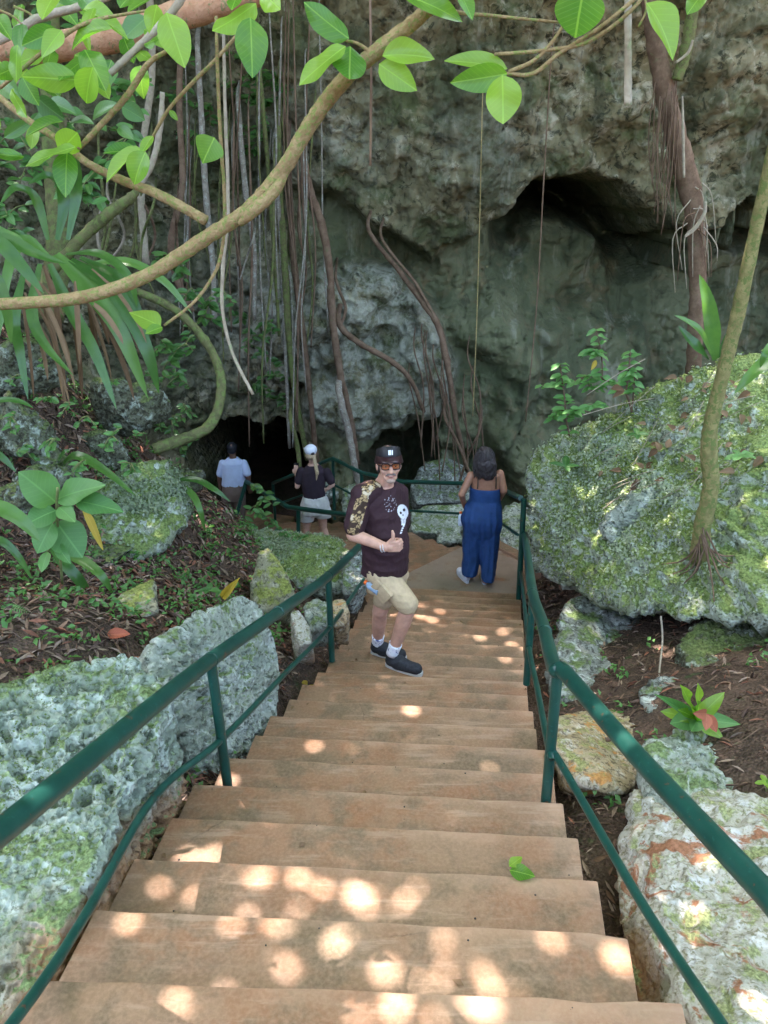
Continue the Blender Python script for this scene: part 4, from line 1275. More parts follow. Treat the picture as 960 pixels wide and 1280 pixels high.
for sx in (-1, 1):
    pts = [HT((sx * 0.034 + 0.028 * math.copysign(abs(math.cos(a)) ** 0.6, math.cos(a)), -0.1000 + 0.010 * abs((sx * 0.034 + 0.028 * math.cos(a)) / 0.06) ** 2, -0.002 + 0.019 * math.copysign(abs(math.sin(a)) ** 0.7, math.sin(a)))) for a in np.linspace(0, 2 * PI, 20, endpoint=False)]
    n_ = len(pts)
    bkp = [p + bk * 0.0015 for p in pts]
    F = [tuple(range(n_)), tuple(reversed(range(n_, 2 * n_)))] + [(k, (k + 1) % n_, n_ + (k + 1) % n_, n_ + k) for k in range(n_)]
    mk('lens', np.array(pts + bkp), F, LENS, gl, smooth=False)
    V, F = ellip(HT((sx * 0.033, -0.076, -0.003)), (0.013, 0.012, 0.009), HM); mk('eye', V, F, plain_mat('eye_white', (0.55, 0.5, 0.46), 0.3), man)
    V, F = ellip(HT((sx * 0.033, -0.0868, -0.003)), (0.0058, 0.0035, 0.0058), HM); mk('pupil', V, F, BLK, man)
    V, F = tube([HT((sx * 0.014, -0.098, 0.024)), HT((sx * 0.034, -0.098, 0.029)), HT((sx * 0.055, -0.082, 0.024))], [0.004, 0.0045, 0.003], 6, 8); mk('eyebrow', V, F, plain_mat('dark_brow', (0.05, 0.04, 0.035), 0.9), man)
GREY = plain_mat('grey_stubble', (0.34, 0.235, 0.18), 0.95, 0.4, 300, 0.6)
V, F = tube([HT((-0.034, -0.082, -0.066)), HT((-0.018, -0.100, -0.052)), HT((0, -0.106, -0.050)), HT((0.018, -0.100, -0.052)), HT((0.034, -0.082, -0.066))], [0.004, 0.0075, 0.0075, 0.0075, 0.004], 8, 14)
mk('moustache', V, F, plain_mat('grey_moustache', (0.20, 0.16, 0.14), 0.95, 0.4, 300, 0.6), man)
V, F = tube([HT((-0.026, -0.088, -0.064)), HT((-0.012, -0.0975, -0.0695)), HT((0, -0.100, -0.071)), HT((0.012, -0.0975, -0.0695)), HT((0.026, -0.088, -0.064))], [0.0025, 0.0045, 0.0025], 6, 9)
mk('lips', V, F, plain_mat('lip', (0.30, 0.11, 0.09), 0.5), man)
V, F = fuse([ellip(HT((0, -0.070, -0.102)), (0.032, 0.024, 0.017), HM)], 0.004, 1)
mk('goatee', V, F, GREY, man)
V, F = fuse([ellip(HT((0, 0.022, 0.040)), (0.0785, 0.094, 0.086), HM), ellip(HT((-0.066, 0.03, -0.02)), (0.018, 0.045, 0.045), HM), ellip(HT((0.066, 0.03, -0.02)), (0.018, 0.045, 0.045), HM), ellip(HT((0, 0.075, -0.02)), (0.06, 0.035, 0.06), HM)], 0.005, 2)
mk('hair', V, F, plain_mat('short_dark_hair', (0.022, 0.018, 0.016), 0.7, 0.4, 200, 0.6), man)
# visor: band round the head and a curved peak
g = Geo()
nb = 48
rows = []
for k in range(nb):
    a = k / nb * 2 * PI
    for dz_, gr_ in ((0.052, 1.03), (0.066, 1.045), (0.100, 0.98), (0.102, 0.93)):
        frontness = max(0, -math.sin(a))
        lift = dz_ + (0.030 * frontness if dz_ > 0.08 else 0)
        rows.append(HT((0.080 * gr_ * math.cos(a), 0.010 + 0.100 * gr_ * math.sin(a), lift)))
F = []
for k in range(nb):
    for j in range(3):
        F.append((k * 4 + j, ((k + 1) % nb) * 4 + j, ((k + 1) % nb) * 4 + j + 1, k * 4 + j + 1))
VIS = plain_mat('black_glossy_visor', (0.016, 0.015, 0.016), 0.5, 0.2, 20, 0.05, 0.35)
vis = mk('visor', np.array(rows), F, VIS, man)
rows = []
nr_ = 26
for k in range(nr_):
    a = PI + k / (nr_ - 1) * PI
    for j, q in enumerate((0.0, 0.25, 0.5, 0.75, 1.0)):
        reach = 0.060 * q * abs(math.sin(a)) ** 0.55
        rows.append(HT((0.086 * math.cos(a) * (1 + 0.10 * q), 0.008 + 0.107 * math.sin(a) - reach, 0.062 - 0.026 * q ** 1.3 - 0.018 * abs(math.cos(a)) ** 2 * q)))
g = Geo()
F = []
for k in range(nr_ - 1):
    for j in range(4):
        F.append((k * 5 + j, (k + 1) * 5 + j, (k + 1) * 5 + j + 1, k * 5 + j + 1))
V = np.array(rows)
V2 = V - upv * 0.004
F2 = F + [tuple(i + len(V) for i in reversed(f_)) for f_ in F] + [(k * 5 + 4, (k + 1) * 5 + 4, (k + 1) * 5 + 4 + len(V), k * 5 + 4 + len(V)) for k in range(nr_ - 1)]
PEAK = NB('dark_tinted_peak')
PEAK = PEAK.done(PEAK.bsdf((0.030, 0.012, 0.014), 0.3, None, 0.4))
mk('peak', np.vstack((V, V2)), F2, PEAK, vis)
WHT = plain_mat('white_print', (0.75, 0.75, 0.75), 0.6, 0.05)
for dx_, wd in ((-0.012, 0.0035), (0.0, 0.0035), (0.011, 0.0035), (-0.006, 0.0022)):
    V, F = slab(HT((dx_, -0.099 - 0.003, 0.092)), rg, upv, -bk, wd, 0.016, 0.0025, 0)
    mk('printed_bar', V, F, WHT, vis, smooth=False)
for q in (0.0, 0.018):
    c_ = rw_ - hx * (0.010 + q)
    V, F = tube([c_ + hz * 0.031 * math.cos(a) + hy * 0.030 * math.sin(a) for a in np.linspace(0, 2 * PI, 22)], 0.0032, 6, 22, caps=False)
    mk('bracelet', V, F, plain_mat('silver_chain', (0.6, 0.58, 0.54), 0.3, 0.3, 200, 0.3), man)
# bottle by his hip
BP = NB('clear_blue_bottle')
BP = BP.done(BP.node('ShaderNodeMixShader', 0, None, i0=0.5, i1=BP.node('ShaderNodeBsdfTransparent', Color=(0.75, 0.88, 1.0)), i2=BP.bsdf((0.42, 0.60, 0.82), 0.12, None, 0.6)))
ORC = plain_mat('orange_cap', (0.80, 0.16, 0.03), 0.4, 0.1)
def bottle(name_l, base, top, r, label, bmat):
    base, top = np.array(base), np.array(top)
    bt = empty('water_bottle', base, label, 'bottle')
    d = top - base
    V, F = tube([base, base + d * 0.02, base + d * 0.30, base + d * 0.34, base + d * 0.38, base + d * 0.68, base + d * 0.84, base + d * 0.86], [r * 0.8, r, r, r * 0.93, r, r, r * 0.45, r * 0.40], 18, 8)
    mk('bottle_body', V, F, bmat, bt, sharp=60)
    V, F = tube([base + d * 0.85, base + d * 0.86, base + d], [r * 0.52, r * 0.55, r * 0.52], 16, 3)
    mk('cap', V, F, ORC, bt, sharp=40)
    return bt
bottle('b', P(474, 740, 4.735), P(456, 727, 4.81), 0.030, 'clear blue water bottle with orange cap at the hip of the man in shorts', BP)

# ---- simpler figures seen from behind
def stand_hand(w, d, r=0.03, side=None):
    """relaxed hand: palm, four unequal curled fingers and a thumb"""
    d = nrm(d)
    s_ = nrm(np.cross(d, (0, 1, 0.2))) if side is None else nrm(side)
    n_ = nrm(np.cross(s_, d))
    out = [capsule(w, w + d * 0.07, 0.024, 0.034, flat=(n_, 0.5))]
    for k, o_ in enumerate((0.026, 0.009, -0.009, -0.026)):
        q0 = w + d * 0.088 + s_ * o_
        q1 = q0 + d * 0.036 + n_ * 0.008
        q2 = q1 + d * (0.026 - 0.004 * abs(k - 1)) + n_ * 0.016
        out += [capsule(w + d * 0.05 + s_ * o_ * 0.8, q0, 0.013, 0.0105), capsule(q0, q1, 0.010, 0.009), capsule(q1, q2, 0.009, 0.007)]
    out += [capsule(w + d * 0.02 + s_ * 0.02, w + d * 0.052 + s_ * 0.050, 0.013, 0.011), capsule(w + d * 0.052 + s_ * 0.050, w + d * 0.09 + s_ * 0.052, 0.011, 0.008)]
    return out

# ---- woman in the blue jumpsuit on the landing
wm = empty('person', P(600, 722, 8.15), 'woman with dark wavy hair in a strappy blue jumpsuit on the landing', 'person')
F_ = nrm((0.10, 1, 0)); R_ = np.array((F_[1], -F_[0], 0))
wz = LAND_Z
hcw = P(606, 572, 8.10)
b2 = -F_; HMw = np.stack((-R_, -F_ * -1 * -1, UP), 1)
HMw = np.stack((R_ * -1, -1 * F_ * -1 * -1, UP), 1)
HMw = np.stack((-R_, -F_, UP), 1)
hpw, HTw = head_prims(HMw, hcw, 0.93)
nk = P(607, 588, 8.14)
sL, sR = P(589, 594, 8.12), P(625, 592, 8.12)
eL, eR = P(577, 618, 8.05), P(630, 613, 8.08)
wL_, wR_ = P(581, 634, 8.32), P(622, 628, 8.42)
ws = P(606, 624, 8.15); hp_ = P(602, 650, 8.15)
hlL, hlR = P(594, 656, 8.15), P(611, 656, 8.15)
fL, fR = P(588, 716, 8.16), P(607, 722, 8.05)
fL[2] = wz + 0.07; fR[2] = wz + 0.07
bw = hpw + [capsule(hcw - UP * 0.06, nk - UP * 0.03, 0.05, 0.052),
            loft([(nk - UP * 0.02, R_, F_, 0.075, 0.06), (bl(sL, sR, 0.5) + UP * 0.005, R_, F_, 0.165, 0.085), (P(607, 606, 8.14), R_, F_, 0.165, 0.10), (ws, R_, F_, 0.15, 0.10), (hp_, R_, F_, 0.185, 0.13)]),
            capsule(sL, eL, 0.047, 0.040), capsule(eL, wL_, 0.038, 0.026), capsule(sR, eR, 0.047, 0.040), capsule(eR, wR_, 0.038, 0.026),
            capsule(hlL, fL, 0.085, 0.045), capsule(hlR, fR, 0.085, 0.045), capsule(fL, fL + np.array((-0.03, 0.14, -0.03)), 0.04, 0.03), capsule(fR, fR + np.array((0.02, 0.14, -0.03)), 0.04, 0.03)]
bw += stand_hand(wL_, (0.1, 0.75, 0.2)) + stand_hand(wR_, (-0.2, 0.7, 0.3))
V, F = fuse(bw, 0.007, 2)
mk('body', V, F, SK2, wm)
NAVY = plain_mat('navy_blue_crepe', (0.022, 0.060, 0.175), 0.7, 0.15, 12, 0.3, 0.2, 0.01)
tl, tr_ = P(587.5, 717, 8.14), P(610, 724, 8.06)
ju = [loft([(P(606, 609, 8.14), R_, F_, 0.172, 0.108), (P(606, 616, 8.14), R_, F_, 0.178, 0.115), (ws, R_, F_, 0.180, 0.118), (P(604, 634, 8.14), R_, F_, 0.212, 0.150), (P(602, 648, 8.14), R_, F_, 0.235, 0.175), (P(602, 658, 8.14), R_, F_, 0.225, 0.165), (P(602, 668, 8.14), R_, F_, 0.20, 0.14)]),
      loft([(hlL + UP * 0.02, R_, F_, 0.125, 0.145), (bl(hlL, tl, 0.35), R_, F_, 0.118, 0.130), (bl(hlL, tl, 0.7), R_, F_, 0.098, 0.125), (tl + UP * 0.02, R_, F_, 0.094, 0.140)]),
      loft([(hlR + UP * 0.02, R_, F_, 0.125, 0.145), (bl(hlR, tr_, 0.35), R_, F_, 0.115, 0.130), (bl(hlR, tr_, 0.7), R_, F_, 0.092, 0.125), (tr_ + UP * 0.02, R_, F_, 0.084, 0.140)])]
V, F = fuse(ju, 0.009, 3)
pleat = np.sin((V @ R_) * 95 + 2.5 * fbm(V * 5, 2, 4)) * 0.006 + 0.014 * fbm(V * np.array((9, 9, 2.5)), 3, 12, ridged=True)
dd = V - np.array((ws[0], ws[1], 0)); dd[:, 2] = 0; dd /= np.linalg.norm(dd, axis=1)[:, None] + 1e-9
V = V + dd * (pleat * sstep(ws[2] + 0.06, ws[2] - 0.25, V[:, 2]))[:, None]
V[:, 2] = np.maximum(V[:, 2], wz + 0.012)
jm = mk('jumpsuit', V, F, NAVY, wm)
V, F = tube([P(606, 612, 8.02) + R_ * 0.14 * math.cos(a) * 1.31 - np.array((0, 0.135 * math.sin(a) - 0.135, 0)) * 1.0 for a in np.linspace(0, 0.01, 3)], 0.004, 6, 3)
BLKS = plain_mat('dark_strap', (0.05, 0.035, 0.025), 0.7)
for uu in (597, 620):
    p0, p1 = P(uu, 611, 8.0), P(uu + (1 if uu < 600 else 0), 590, 8.03)
    V, F = tube([p0, bl(p0, p1, 0.5) - np.array((0, 0.01, 0)), p1, p1 + np.array((0, 0.10, 0.03))], 0.008, 6, 10)
    mk('shoulder_strap', V, F, BLKS, wm)
HAIR = NB('dark_brown_hair')
_w = HAIR.noise(90, 4, 0.6, dist=1.0)
HAIR = HAIR.done(HAIR.bsdf(HAIR.mix(_w, (0.010, 0.008, 0.008), (0.055, 0.042, 0.042)), 0.42, HAIR.bump(HAIR.noise(70, 4, dist=1.5), 0.8, 0.01), 0.5))
hr = [ellip(hcw + UP * 0.025, (0.094, 0.106, 0.104)), ellip(hcw + np.array((0.01, -0.06, -0.07)), (0.115, 0.07, 0.11)), ellip(hcw + np.array((0.035, -0.07, -0.16)), (0.085, 0.045, 0.075)), ellip(hcw + np.array((-0.055, -0.055, -0.14)), (0.055, 0.045, 0.07)), ellip(hcw + np.array((0.08, -0.05, -0.15)), (0.045, 0.045, 0.06))]
V, F = fuse(hr, 0.007, 2)
V = V + (V - hcw) * (0.20 * fbm(V * np.array((26, 26, 11)), 3, 6, ridged=True))[:, None] * 0.5
g = Geo()
g.add(V, F)
rh5 = random.Random(2)
for k in range(110):
    a = rh5.uniform(PI * 1.0, PI * 2.0) if k % 4 else rh5.uniform(0, 2 * PI)
    top_ = hcw + np.array((0.07 * math.cos(a), 0.085 * math.sin(a), 0.085 + rh5.uniform(-0.02, 0.02)))
    w1 = hcw + np.array((0.102 * math.cos(a) + rh5.uniform(-.010, .010), 0.108 * math.sin(a), rh5.uniform(-0.02, 0.03)))
    w2 = hcw + np.array((0.100 * math.cos(a) + rh5.uniform(-.03, .03), 0.085 * math.sin(a) - 0.03, -0.11 + rh5.uniform(-.02, .02)))
    w3 = hcw + np.array((0.095 * math.cos(a) + rh5.uniform(-.035, .035), min(0.06 * math.sin(a), 0.0) - 0.055, -0.19 + rh5.uniform(-.05, .05)))
    g.add(*tube([top_, w1, w2, w3], (0.006, 0.010, 0.009, 0.002), 5, 14))
mk('hair', g.v(), g.F, HAIR, wm)
WSH = plain_mat('white_shoe', (0.62, 0.65, 0.72), 0.5, 0.05)
so = shoe(wm, fL + np.array((-0.05, -0.02, 0.02)), fL + np.array((-0.12, 0.2, 0)), wz, WSH, WSH)
shoe(wm, fR + np.array((0, 0.06, 0.02)), fR + np.array((0.03, 0.3, 0)), wz, WSH, WSH)
bq = P(575.5, 657, 8.2); bottle('b', bq, bq + np.array((0.0, 0.03, 0.17)), 0.030, 'small white water bottle with orange cap held by the woman in blue', plain_mat('white_bottle', (0.6, 0.68, 0.78), 0.3, 0.05))
V, F = tube([eL * 0.3 + wL_ * 0.7, bq + np.array((0, 0.02, 0.11))], [0.026, 0.024], 10, 4)

# ---- woman in the white cap and pale shorts on the lower flight
w2 = empty('person', P(396, 680, 10.5), 'woman with blonde ponytail, white cap and pale shorts on the lower flight', 'person')
F2_ = nrm((-0.25, 1, 0)); R2 = np.array((F2_[1], -F2_[0], 0))
D = 10.5
hc2 = P(388.5, 566, D)
hp2, HT2 = head_prims(np.stack((-R2, -F2_, UP), 1), hc2, 0.92)
nk2 = P(391, 578, D + 0.02)
s2L, s2R = P(377, 589, D), P(408, 590, D)
e2L, e2R = P(371.5, 608, D - 0.02), P(415.5, 606, D - 0.02)
wr2L, wr2R = P(370.5, 594, D + 0.12), P(409.5, 611, D - 0.03)
wa2, hi2 = P(393, 620, D), P(394, 634, D)
k2L, k2R = P(383, 660, D), P(404, 660, D + 0.02)
a2L, a2R = P(382, 690, D), P(414, 684, D - 0.05)
bb = hp2 + [capsule(hc2 - UP * 0.06, nk2 - UP * 0.03, 0.046, 0.05), loft([(nk2 - UP * 0.02, R2, F2_, 0.07, 0.06), (bl(s2L, s2R, 0.5), R2, F2_, 0.15, 0.09), (wa2, R2, F2_, 0.145, 0.10), (hi2, R2, F2_, 0.175, 0.12)]),
            capsule(s2L, e2L, 0.046, 0.040), capsule(e2L, wr2L, 0.038, 0.026), capsule(s2R, e2R, 0.046, 0.038), capsule(e2R, wr2R, 0.036, 0.026),
            capsule(P(386, 640, D), k2L, 0.085, 0.058), capsule(k2L, a2L, 0.058, 0.036), capsule(P(402, 640, D), k2R, 0.085, 0.056), capsule(k2R, a2R, 0.056, 0.036),
            capsule(a2L - UP * 0.03, a2L + F2_ * 0.15 - UP * 0.06, 0.035, 0.03), capsule(a2R - UP * 0.03, a2R + F2_ * 0.15 - UP * 0.06, 0.035, 0.03)]
bb += stand_hand(wr2L, (0, 0.1, 1)) + stand_hand(wr2R, (-0.8, 0.1, -0.2))
V, F = fuse(bb, 0.008, 2)
mk('body', V, F, SK3, w2)
TOPM = plain_mat('dark_plum_jersey', (0.030, 0.020, 0.028), 0.85, 0.15, 12, 0.3)
tp = [loft([(nk2 - UP * 0.035, R2, F2_, 0.085, 0.07), (bl(s2L, s2R, 0.5) + UP * 0.005, R2, F2_, 0.175, 0.105), (P(392, 602, D), R2, F2_, 0.178, 0.12), (wa2, R2, F2_, 0.165, 0.115), (wa2 - UP * 0.08, R2, F2_, 0.172, 0.12)]), capsule(s2L, bl(s2L, e2L, 0.62), 0.066, 0.066), capsule(s2R, bl(s2R, e2R, 0.70), 0.066, 0.064)]
V, F = fuse(tp, 0.009, 3); V = wrinkle(V, 0.007, 9, 5); mk('shirt', V, F, TOPM, w2)
PALE = plain_mat('pale_linen', (0.50, 0.50, 0.46), 0.85, 0.08, 14, 0.3)
sh2 = [loft([(P(393, 619, D), R2, F2_, 0.168, 0.118), (P(394, 630, D), R2, F2_, 0.215, 0.145), (P(394, 640, D), R2, F2_, 0.225, 0.15)]), loft([(P(385.5, 636, D), R2, F2_, 0.118, 0.14), (P(383.5, 650, D), R2, F2_, 0.110, 0.125)]), loft([(P(404, 636, D), R2, F2_, 0.115, 0.14), (P(403.5, 645, D), R2, F2_, 0.118, 0.13)])]
V, F = fuse(sh2, 0.009, 3); V = wrinkle(V, 0.012, 8, 9); mk('shorts', V, F, PALE, w2)
CAPM = plain_mat('white_cotton_cap', (0.66, 0.70, 0.76), 0.7, 0.05)
V, F = fuse([ellip(hc2 + UP * 0.045 , (0.094, 0.105, 0.082))], 0.006, 1)
V[:, 2] = np.maximum(V[:, 2], hc2[2] - 0.005)
cp = mk('cap', V, F, CAPM, w2)
V, F = slab(hc2 + F2_ * 0.15 + UP * 0.005, R2, F2_, UP, 0.075, 0.06, 0.006, 0.004); mk('peak', V, F, CAPM, cp)
V, F = ellip(hc2 - F2_ * 0.088 + np.array((0.012, 0, 0.020)), (0.030, 0.022, 0.024)); mk('cap_opening', V, F, HAIR, cp)
BLOND = plain_mat('blonde_hair', (0.42, 0.32, 0.20), 0.6, 0.25, 80, 0.6)
V, F = fuse([ellip(hc2 + np.array((0, -0.02, -0.035)), (0.078, 0.090, 0.068)), capsule(hc2 - F2_ * 0.10 + np.array((0.03, 0, -0.03)), P(396.5, 592, D - 0.17), 0.028, 0.026), capsule(P(396.5, 590, D - 0.17), P(395.5, 600, D - 0.16), 0.026, 0.008)], 0.007, 2)
mk('ponytail', V, F, BLOND, w2)
for a in (a2L, a2R):
    shoe(w2, a, a + F2_ * 0.2, a[2] - 0.09, WSH, WSH)
V, F = slab(wr2L + np.array((0.0, 0.05, 0.10)), R2, F2_, UP, 0.038, 0.005, 0.075, 0.004)
tag(mk('phone', V, F, BLK, None), 'phone held up by the woman in the white cap', 'phone')

# ---- man in the pale polo shirt going into the cave
w3 = empty('person', P(292, 662, 12.3), 'person in pale blue polo shirt and brown trousers heading down to the cave', 'person')
D = 12.3
F3 = nrm((-0.1, 1, 0)); R3 = np.array((F3[1], -F3[0], 0))
hc3 = P(290, 561, D)
hp3, _h = head_prims(np.stack((-R3, -F3, UP), 1), hc3, 0.95)
nk3 = P(291, 571, D)
s3L, s3R = P(278.5, 579, D), P(304.5, 579, D)
e3L, e3R = P(274.5, 597, D), P(310.5, 596, D - 0.05)
q3L, q3R = P(276, 613, D + 0.02), P(311, 612, D + 0.1)
wa3, hi3 = P(292, 604, D), P(292, 618, D)
a3L, a3R = P(284, 664, D), P(300, 664, D)
bb = hp3 + [capsule(hc3 - UP * 0.06, nk3 - UP * 0.03, 0.054, 0.058), loft([(nk3 - UP * 0.02, R3, F3, 0.08, 0.07), (bl(s3L, s3R, 0.5), R3, F3, 0.185, 0.1), (wa3, R3, F3, 0.165, 0.11), (hi3, R3, F3, 0.18, 0.12)]),
            capsule(s3L, e3L, 0.055, 0.044), capsule(e3L, q3L, 0.042, 0.03), capsule(s3R, e3R, 0.055, 0.044), capsule(e3R, q3R, 0.042, 0.03),
            capsule(P(285, 622, D), a3L, 0.09, 0.045), capsule(P(299, 622, D), a3R, 0.09, 0.045), capsule(a3L, a3L + F3 * 0.15 - UP * 0.04, 0.035, 0.03), capsule(a3R, a3R + F3 * 0.15 - UP * 0.04, 0.035, 0.03)]
bb += stand_hand(q3L, (0.05, 0.1, -1)) + stand_hand(q3R, (0.1, 0.5, -0.8))
V, F = fuse(bb, 0.009, 2); mk('body', V, F, SK4, w3)
POLO = plain_mat('pale_blue_polo', (0.46, 0.54, 0.72), 0.8, 0.06, 12, 0.3)
tp = [loft([(nk3 - UP * 0.015, R3, F3, 0.085, 0.075), (bl(s3L, s3R, 0.5) + UP * 0.01, R3, F3, 0.19, 0.115), (P(292, 590, D), R3, F3, 0.195, 0.125), (wa3, R3, F3, 0.205, 0.13), (wa3 - UP * 0.03, R3, F3, 0.208, 0.13)]), capsule(s3L, bl(s3L, e3L, 0.72), 0.066, 0.070), capsule(s3R, bl(s3R, e3R, 0.72), 0.066, 0.070)]
V, F = fuse(tp, 0.010, 3); V = wrinkle(V, 0.005, 8, 11); mk('shirt', V, F, POLO, w3)
BRN = plain_mat('taupe_trousers', (0.145, 0.105, 0.085), 0.85, 0.12, 12, 0.3)
sh3 = [loft([(P(292, 603, D), R3, F3, 0.185, 0.12), (P(292, 613, D), R3, F3, 0.20, 0.15), (P(292, 624, D), R3, F3, 0.205, 0.15)]), loft([(P(284.5, 620, D), R3, F3, 0.108, 0.13), (P(284.5, 660, D), R3, F3, 0.085, 0.095)]), loft([(P(299.5, 620, D), R3, F3, 0.108, 0.13), (P(299.5, 660, D), R3, F3, 0.085, 0.095)])]
V, F = fuse(sh3, 0.010, 3); V = wrinkle(V, 0.012, 7, 13); mk('trousers', V, F, BRN, w3)
V, F = fuse([ellip(hc3 + UP * 0.03, (0.090, 0.102, 0.090)), ellip(hc3 + np.array((0, -0.03, -0.02)), (0.078, 0.075, 0.06))], 0.007, 1)
mk('hair', V, F, plain_mat('black_hair', (0.010, 0.011, 0.016), 0.6, 0.3, 120, 0.6), w3)
for a in (a3L, a3R):
    shoe(w3, a, a + F3 * 0.2, a[2] - 0.09)

# ------------------------------------------------------------------ vegetation
def leaf_mesh(name, shape='ovate', nl=7, fold=0.10, curl=0.10, mat=None, wav=0.0):
    """leaf of length 1 along +Y and width 1, folded along its midrib, tip drooping towards -Z"""
    ts = np.linspace(0, 1, nl)
    if shape == 'ovate':
        w = np.sin(PI * ts ** 0.88) ** 0.72 * (1 - 0.12 * ts)
    elif shape == 'heart':
        w = np.sqrt(np.clip(ts * 3.2, 0, 1)) * (1 - ts ** 2.1)
    elif shape == 'lance':
        w = np.sin(PI * ts ** 0.75)
    else:
        w = np.minimum(1, 3.2 * np.sqrt(ts + 0.01)) * (1 - ts ** 4)
    w[0] = max(w[0], 0.03); w[-1] = 0.015
    w = w / w.max() * 0.5
    V, uv, F = [], [], []
    for k, t in enumerate(ts):
        zc = -curl * t * t
        for j, s in enumerate((-1, -0.5, 0, 0.5, 1)):
            V.append((s * w[k], t, zc + fold * abs(s) * w[k] * 2 * 0.5 + wav * math.sin(t * 8 + s * 1.5) * abs(s) * w[k]))
            uv.append((0.5 + s * w[k], t))
    for k in range(nl - 1):
        for j in range(4):
            a = k * 5 + j
            F.append((a, a + 1, a + 6, a + 5))
    me = new_mesh(name, V, F, mat, True, uv)
    return me

def place_leaf(me, base, tip, width, nrm_hint, parent, name='leaf', label=None):
    base, tip = np.array(base, float), np.array(tip, float)
    d = tip - base
    Lh = np.linalg.norm(d); y_ = d / Lh
    z_ = np.array(nrm_hint, float); z_ = z_ - y_ * np.dot(z_, y_); z_ = z_ / (np.linalg.norm(z_) + 1e-9)
    x_ = np.cross(y_, z_)
    o = bpy.data.objects.new(name, me)
    COL.objects.link(o)
    Mx = Matrix(((x_[0] * width, y_[0] * Lh, z_[0] * Lh, 0), (x_[1] * width, y_[1] * Lh, z_[1] * Lh, 0), (x_[2] * width, y_[2] * Lh, z_[2] * Lh, 0), (0, 0, 0, 1)))
    o.parent = parent
    pb = base - ORIG[parent.name]
    Mx.translation = Vector(pb)
    o.matrix_local = Mx
    if label: o['label'] = label
    return o

LM_BRIGHT = leaf_mat('fresh_green_leaf', (0.085, 0.24, 0.03), (0.30, 0.48, 0.065), 0.24, 0.6)
LM_DARK = leaf_mat('deep_green_leaf', (0.045, 0.13, 0.03), (0.09, 0.20, 0.045), 0.32, 0.35)
LM_MID = leaf_mat('soft_green_leaf', (0.085, 0.22, 0.055), (0.14, 0.30, 0.08), 0.5, 0.4)
LM_STRAP = leaf_mat('strap_leaf', (0.045, 0.125, 0.022), (0.11, 0.23, 0.045), 0.28, 0.35, vein=False)
LM_DEAD = leaf_mat('dead_leaf', (0.13, 0.075, 0.04), (0.26, 0.17, 0.10), 0.8, 0.2, 0.15, vein=False)
LM_RED = leaf_mat('red_brown_leaf', (0.30, 0.085, 0.045), (0.36, 0.13, 0.07), 0.6, 0.2, 0.2)
LM_YEL = leaf_mat('yellow_leaf', (0.50, 0.34, 0.04), (0.60, 0.42, 0.08), 0.5, 0.4, 0.3)
OV = leaf_mesh('leaf_ovate', 'ovate', 12, 0.16, 0.14, LM_BRIGHT)
OV2 = leaf_mesh('leaf_ovate_flat', 'ovate', 12, 0.08, 0.10, LM_BRIGHT, 0.12)
OV3 = leaf_mesh('leaf_ovate_curled', 'ovate', 12, 0.30, 0.30, LM_BRIGHT, 0.06)
OV4 = leaf_mesh('leaf_ovate_cupped', 'ovate', 12, -0.14, -0.10, LM_BRIGHT, 0.10)
HE = leaf_mesh('leaf_heart', 'heart', 12, 0.12, 0.10, LM_BRIGHT)
OVD = leaf_mesh('leaf_ovate_dark', 'ovate', 8, 0.2, 0.15, LM_DARK)
OVM = leaf_mesh('leaf_broad', 'ovate', 10, 0.12, 0.20, LM_MID, 0.10)
LAN = leaf_mesh('leaf_lance', 'lance', 7, 0.2, 0.15, LM_MID)
LAN_D = leaf_mesh('leaf_lance_dark', 'lance', 6, 0.2, 0.15, LM_DARK)
RED = leaf_mesh('leaf_red', 'ovate', 6, 0.2, 0.2, LM_RED)
YEL = leaf_mesh('leaf_yellow', 'ovate', 6, 0.3, 0.25, LM_YEL)
DEAD = leaf_mesh('leaf_dead', 'lance', 6, 0.5, 0.35, LM_DEAD)

BK_YEL = bark_mat('yellow_green_bark', (0.28, 0.19, 0.085), (0.40, 0.29, 0.14), (0.22, 0.26, 0.07), 0.62, 5.0, 1.0)
BK_RED = bark_mat('reddish_bark', (0.38, 0.19, 0.105), (0.46, 0.27, 0.16), (0.20, 0.21, 0.09), 0.4, 2.2, 1.0)
BK_BRN = bark_mat('brown_root_bark', (0.11, 0.068, 0.042), (0.18, 0.12, 0.078), (0.13, 0.12, 0.06), 0.3, 0.7)
BK_PALE = bark_mat('pale_lichen_root', (0.18, 0.155, 0.12), (0.28, 0.25, 0.20), (0.34, 0.36, 0.30), 0.5, 0.9)
BK_MOSS = bark_mat('mossy_bark', (0.085, 0.085, 0.035), (0.15, 0.145, 0.06), (0.13, 0.17, 0.05), 0.7, 0.9)
BK_GREY = bark_mat('pale_twig', (0.26, 0.22, 0.155), (0.36, 0.31, 0.23), (0.25, 0.27, 0.15), 0.4, 1.6)

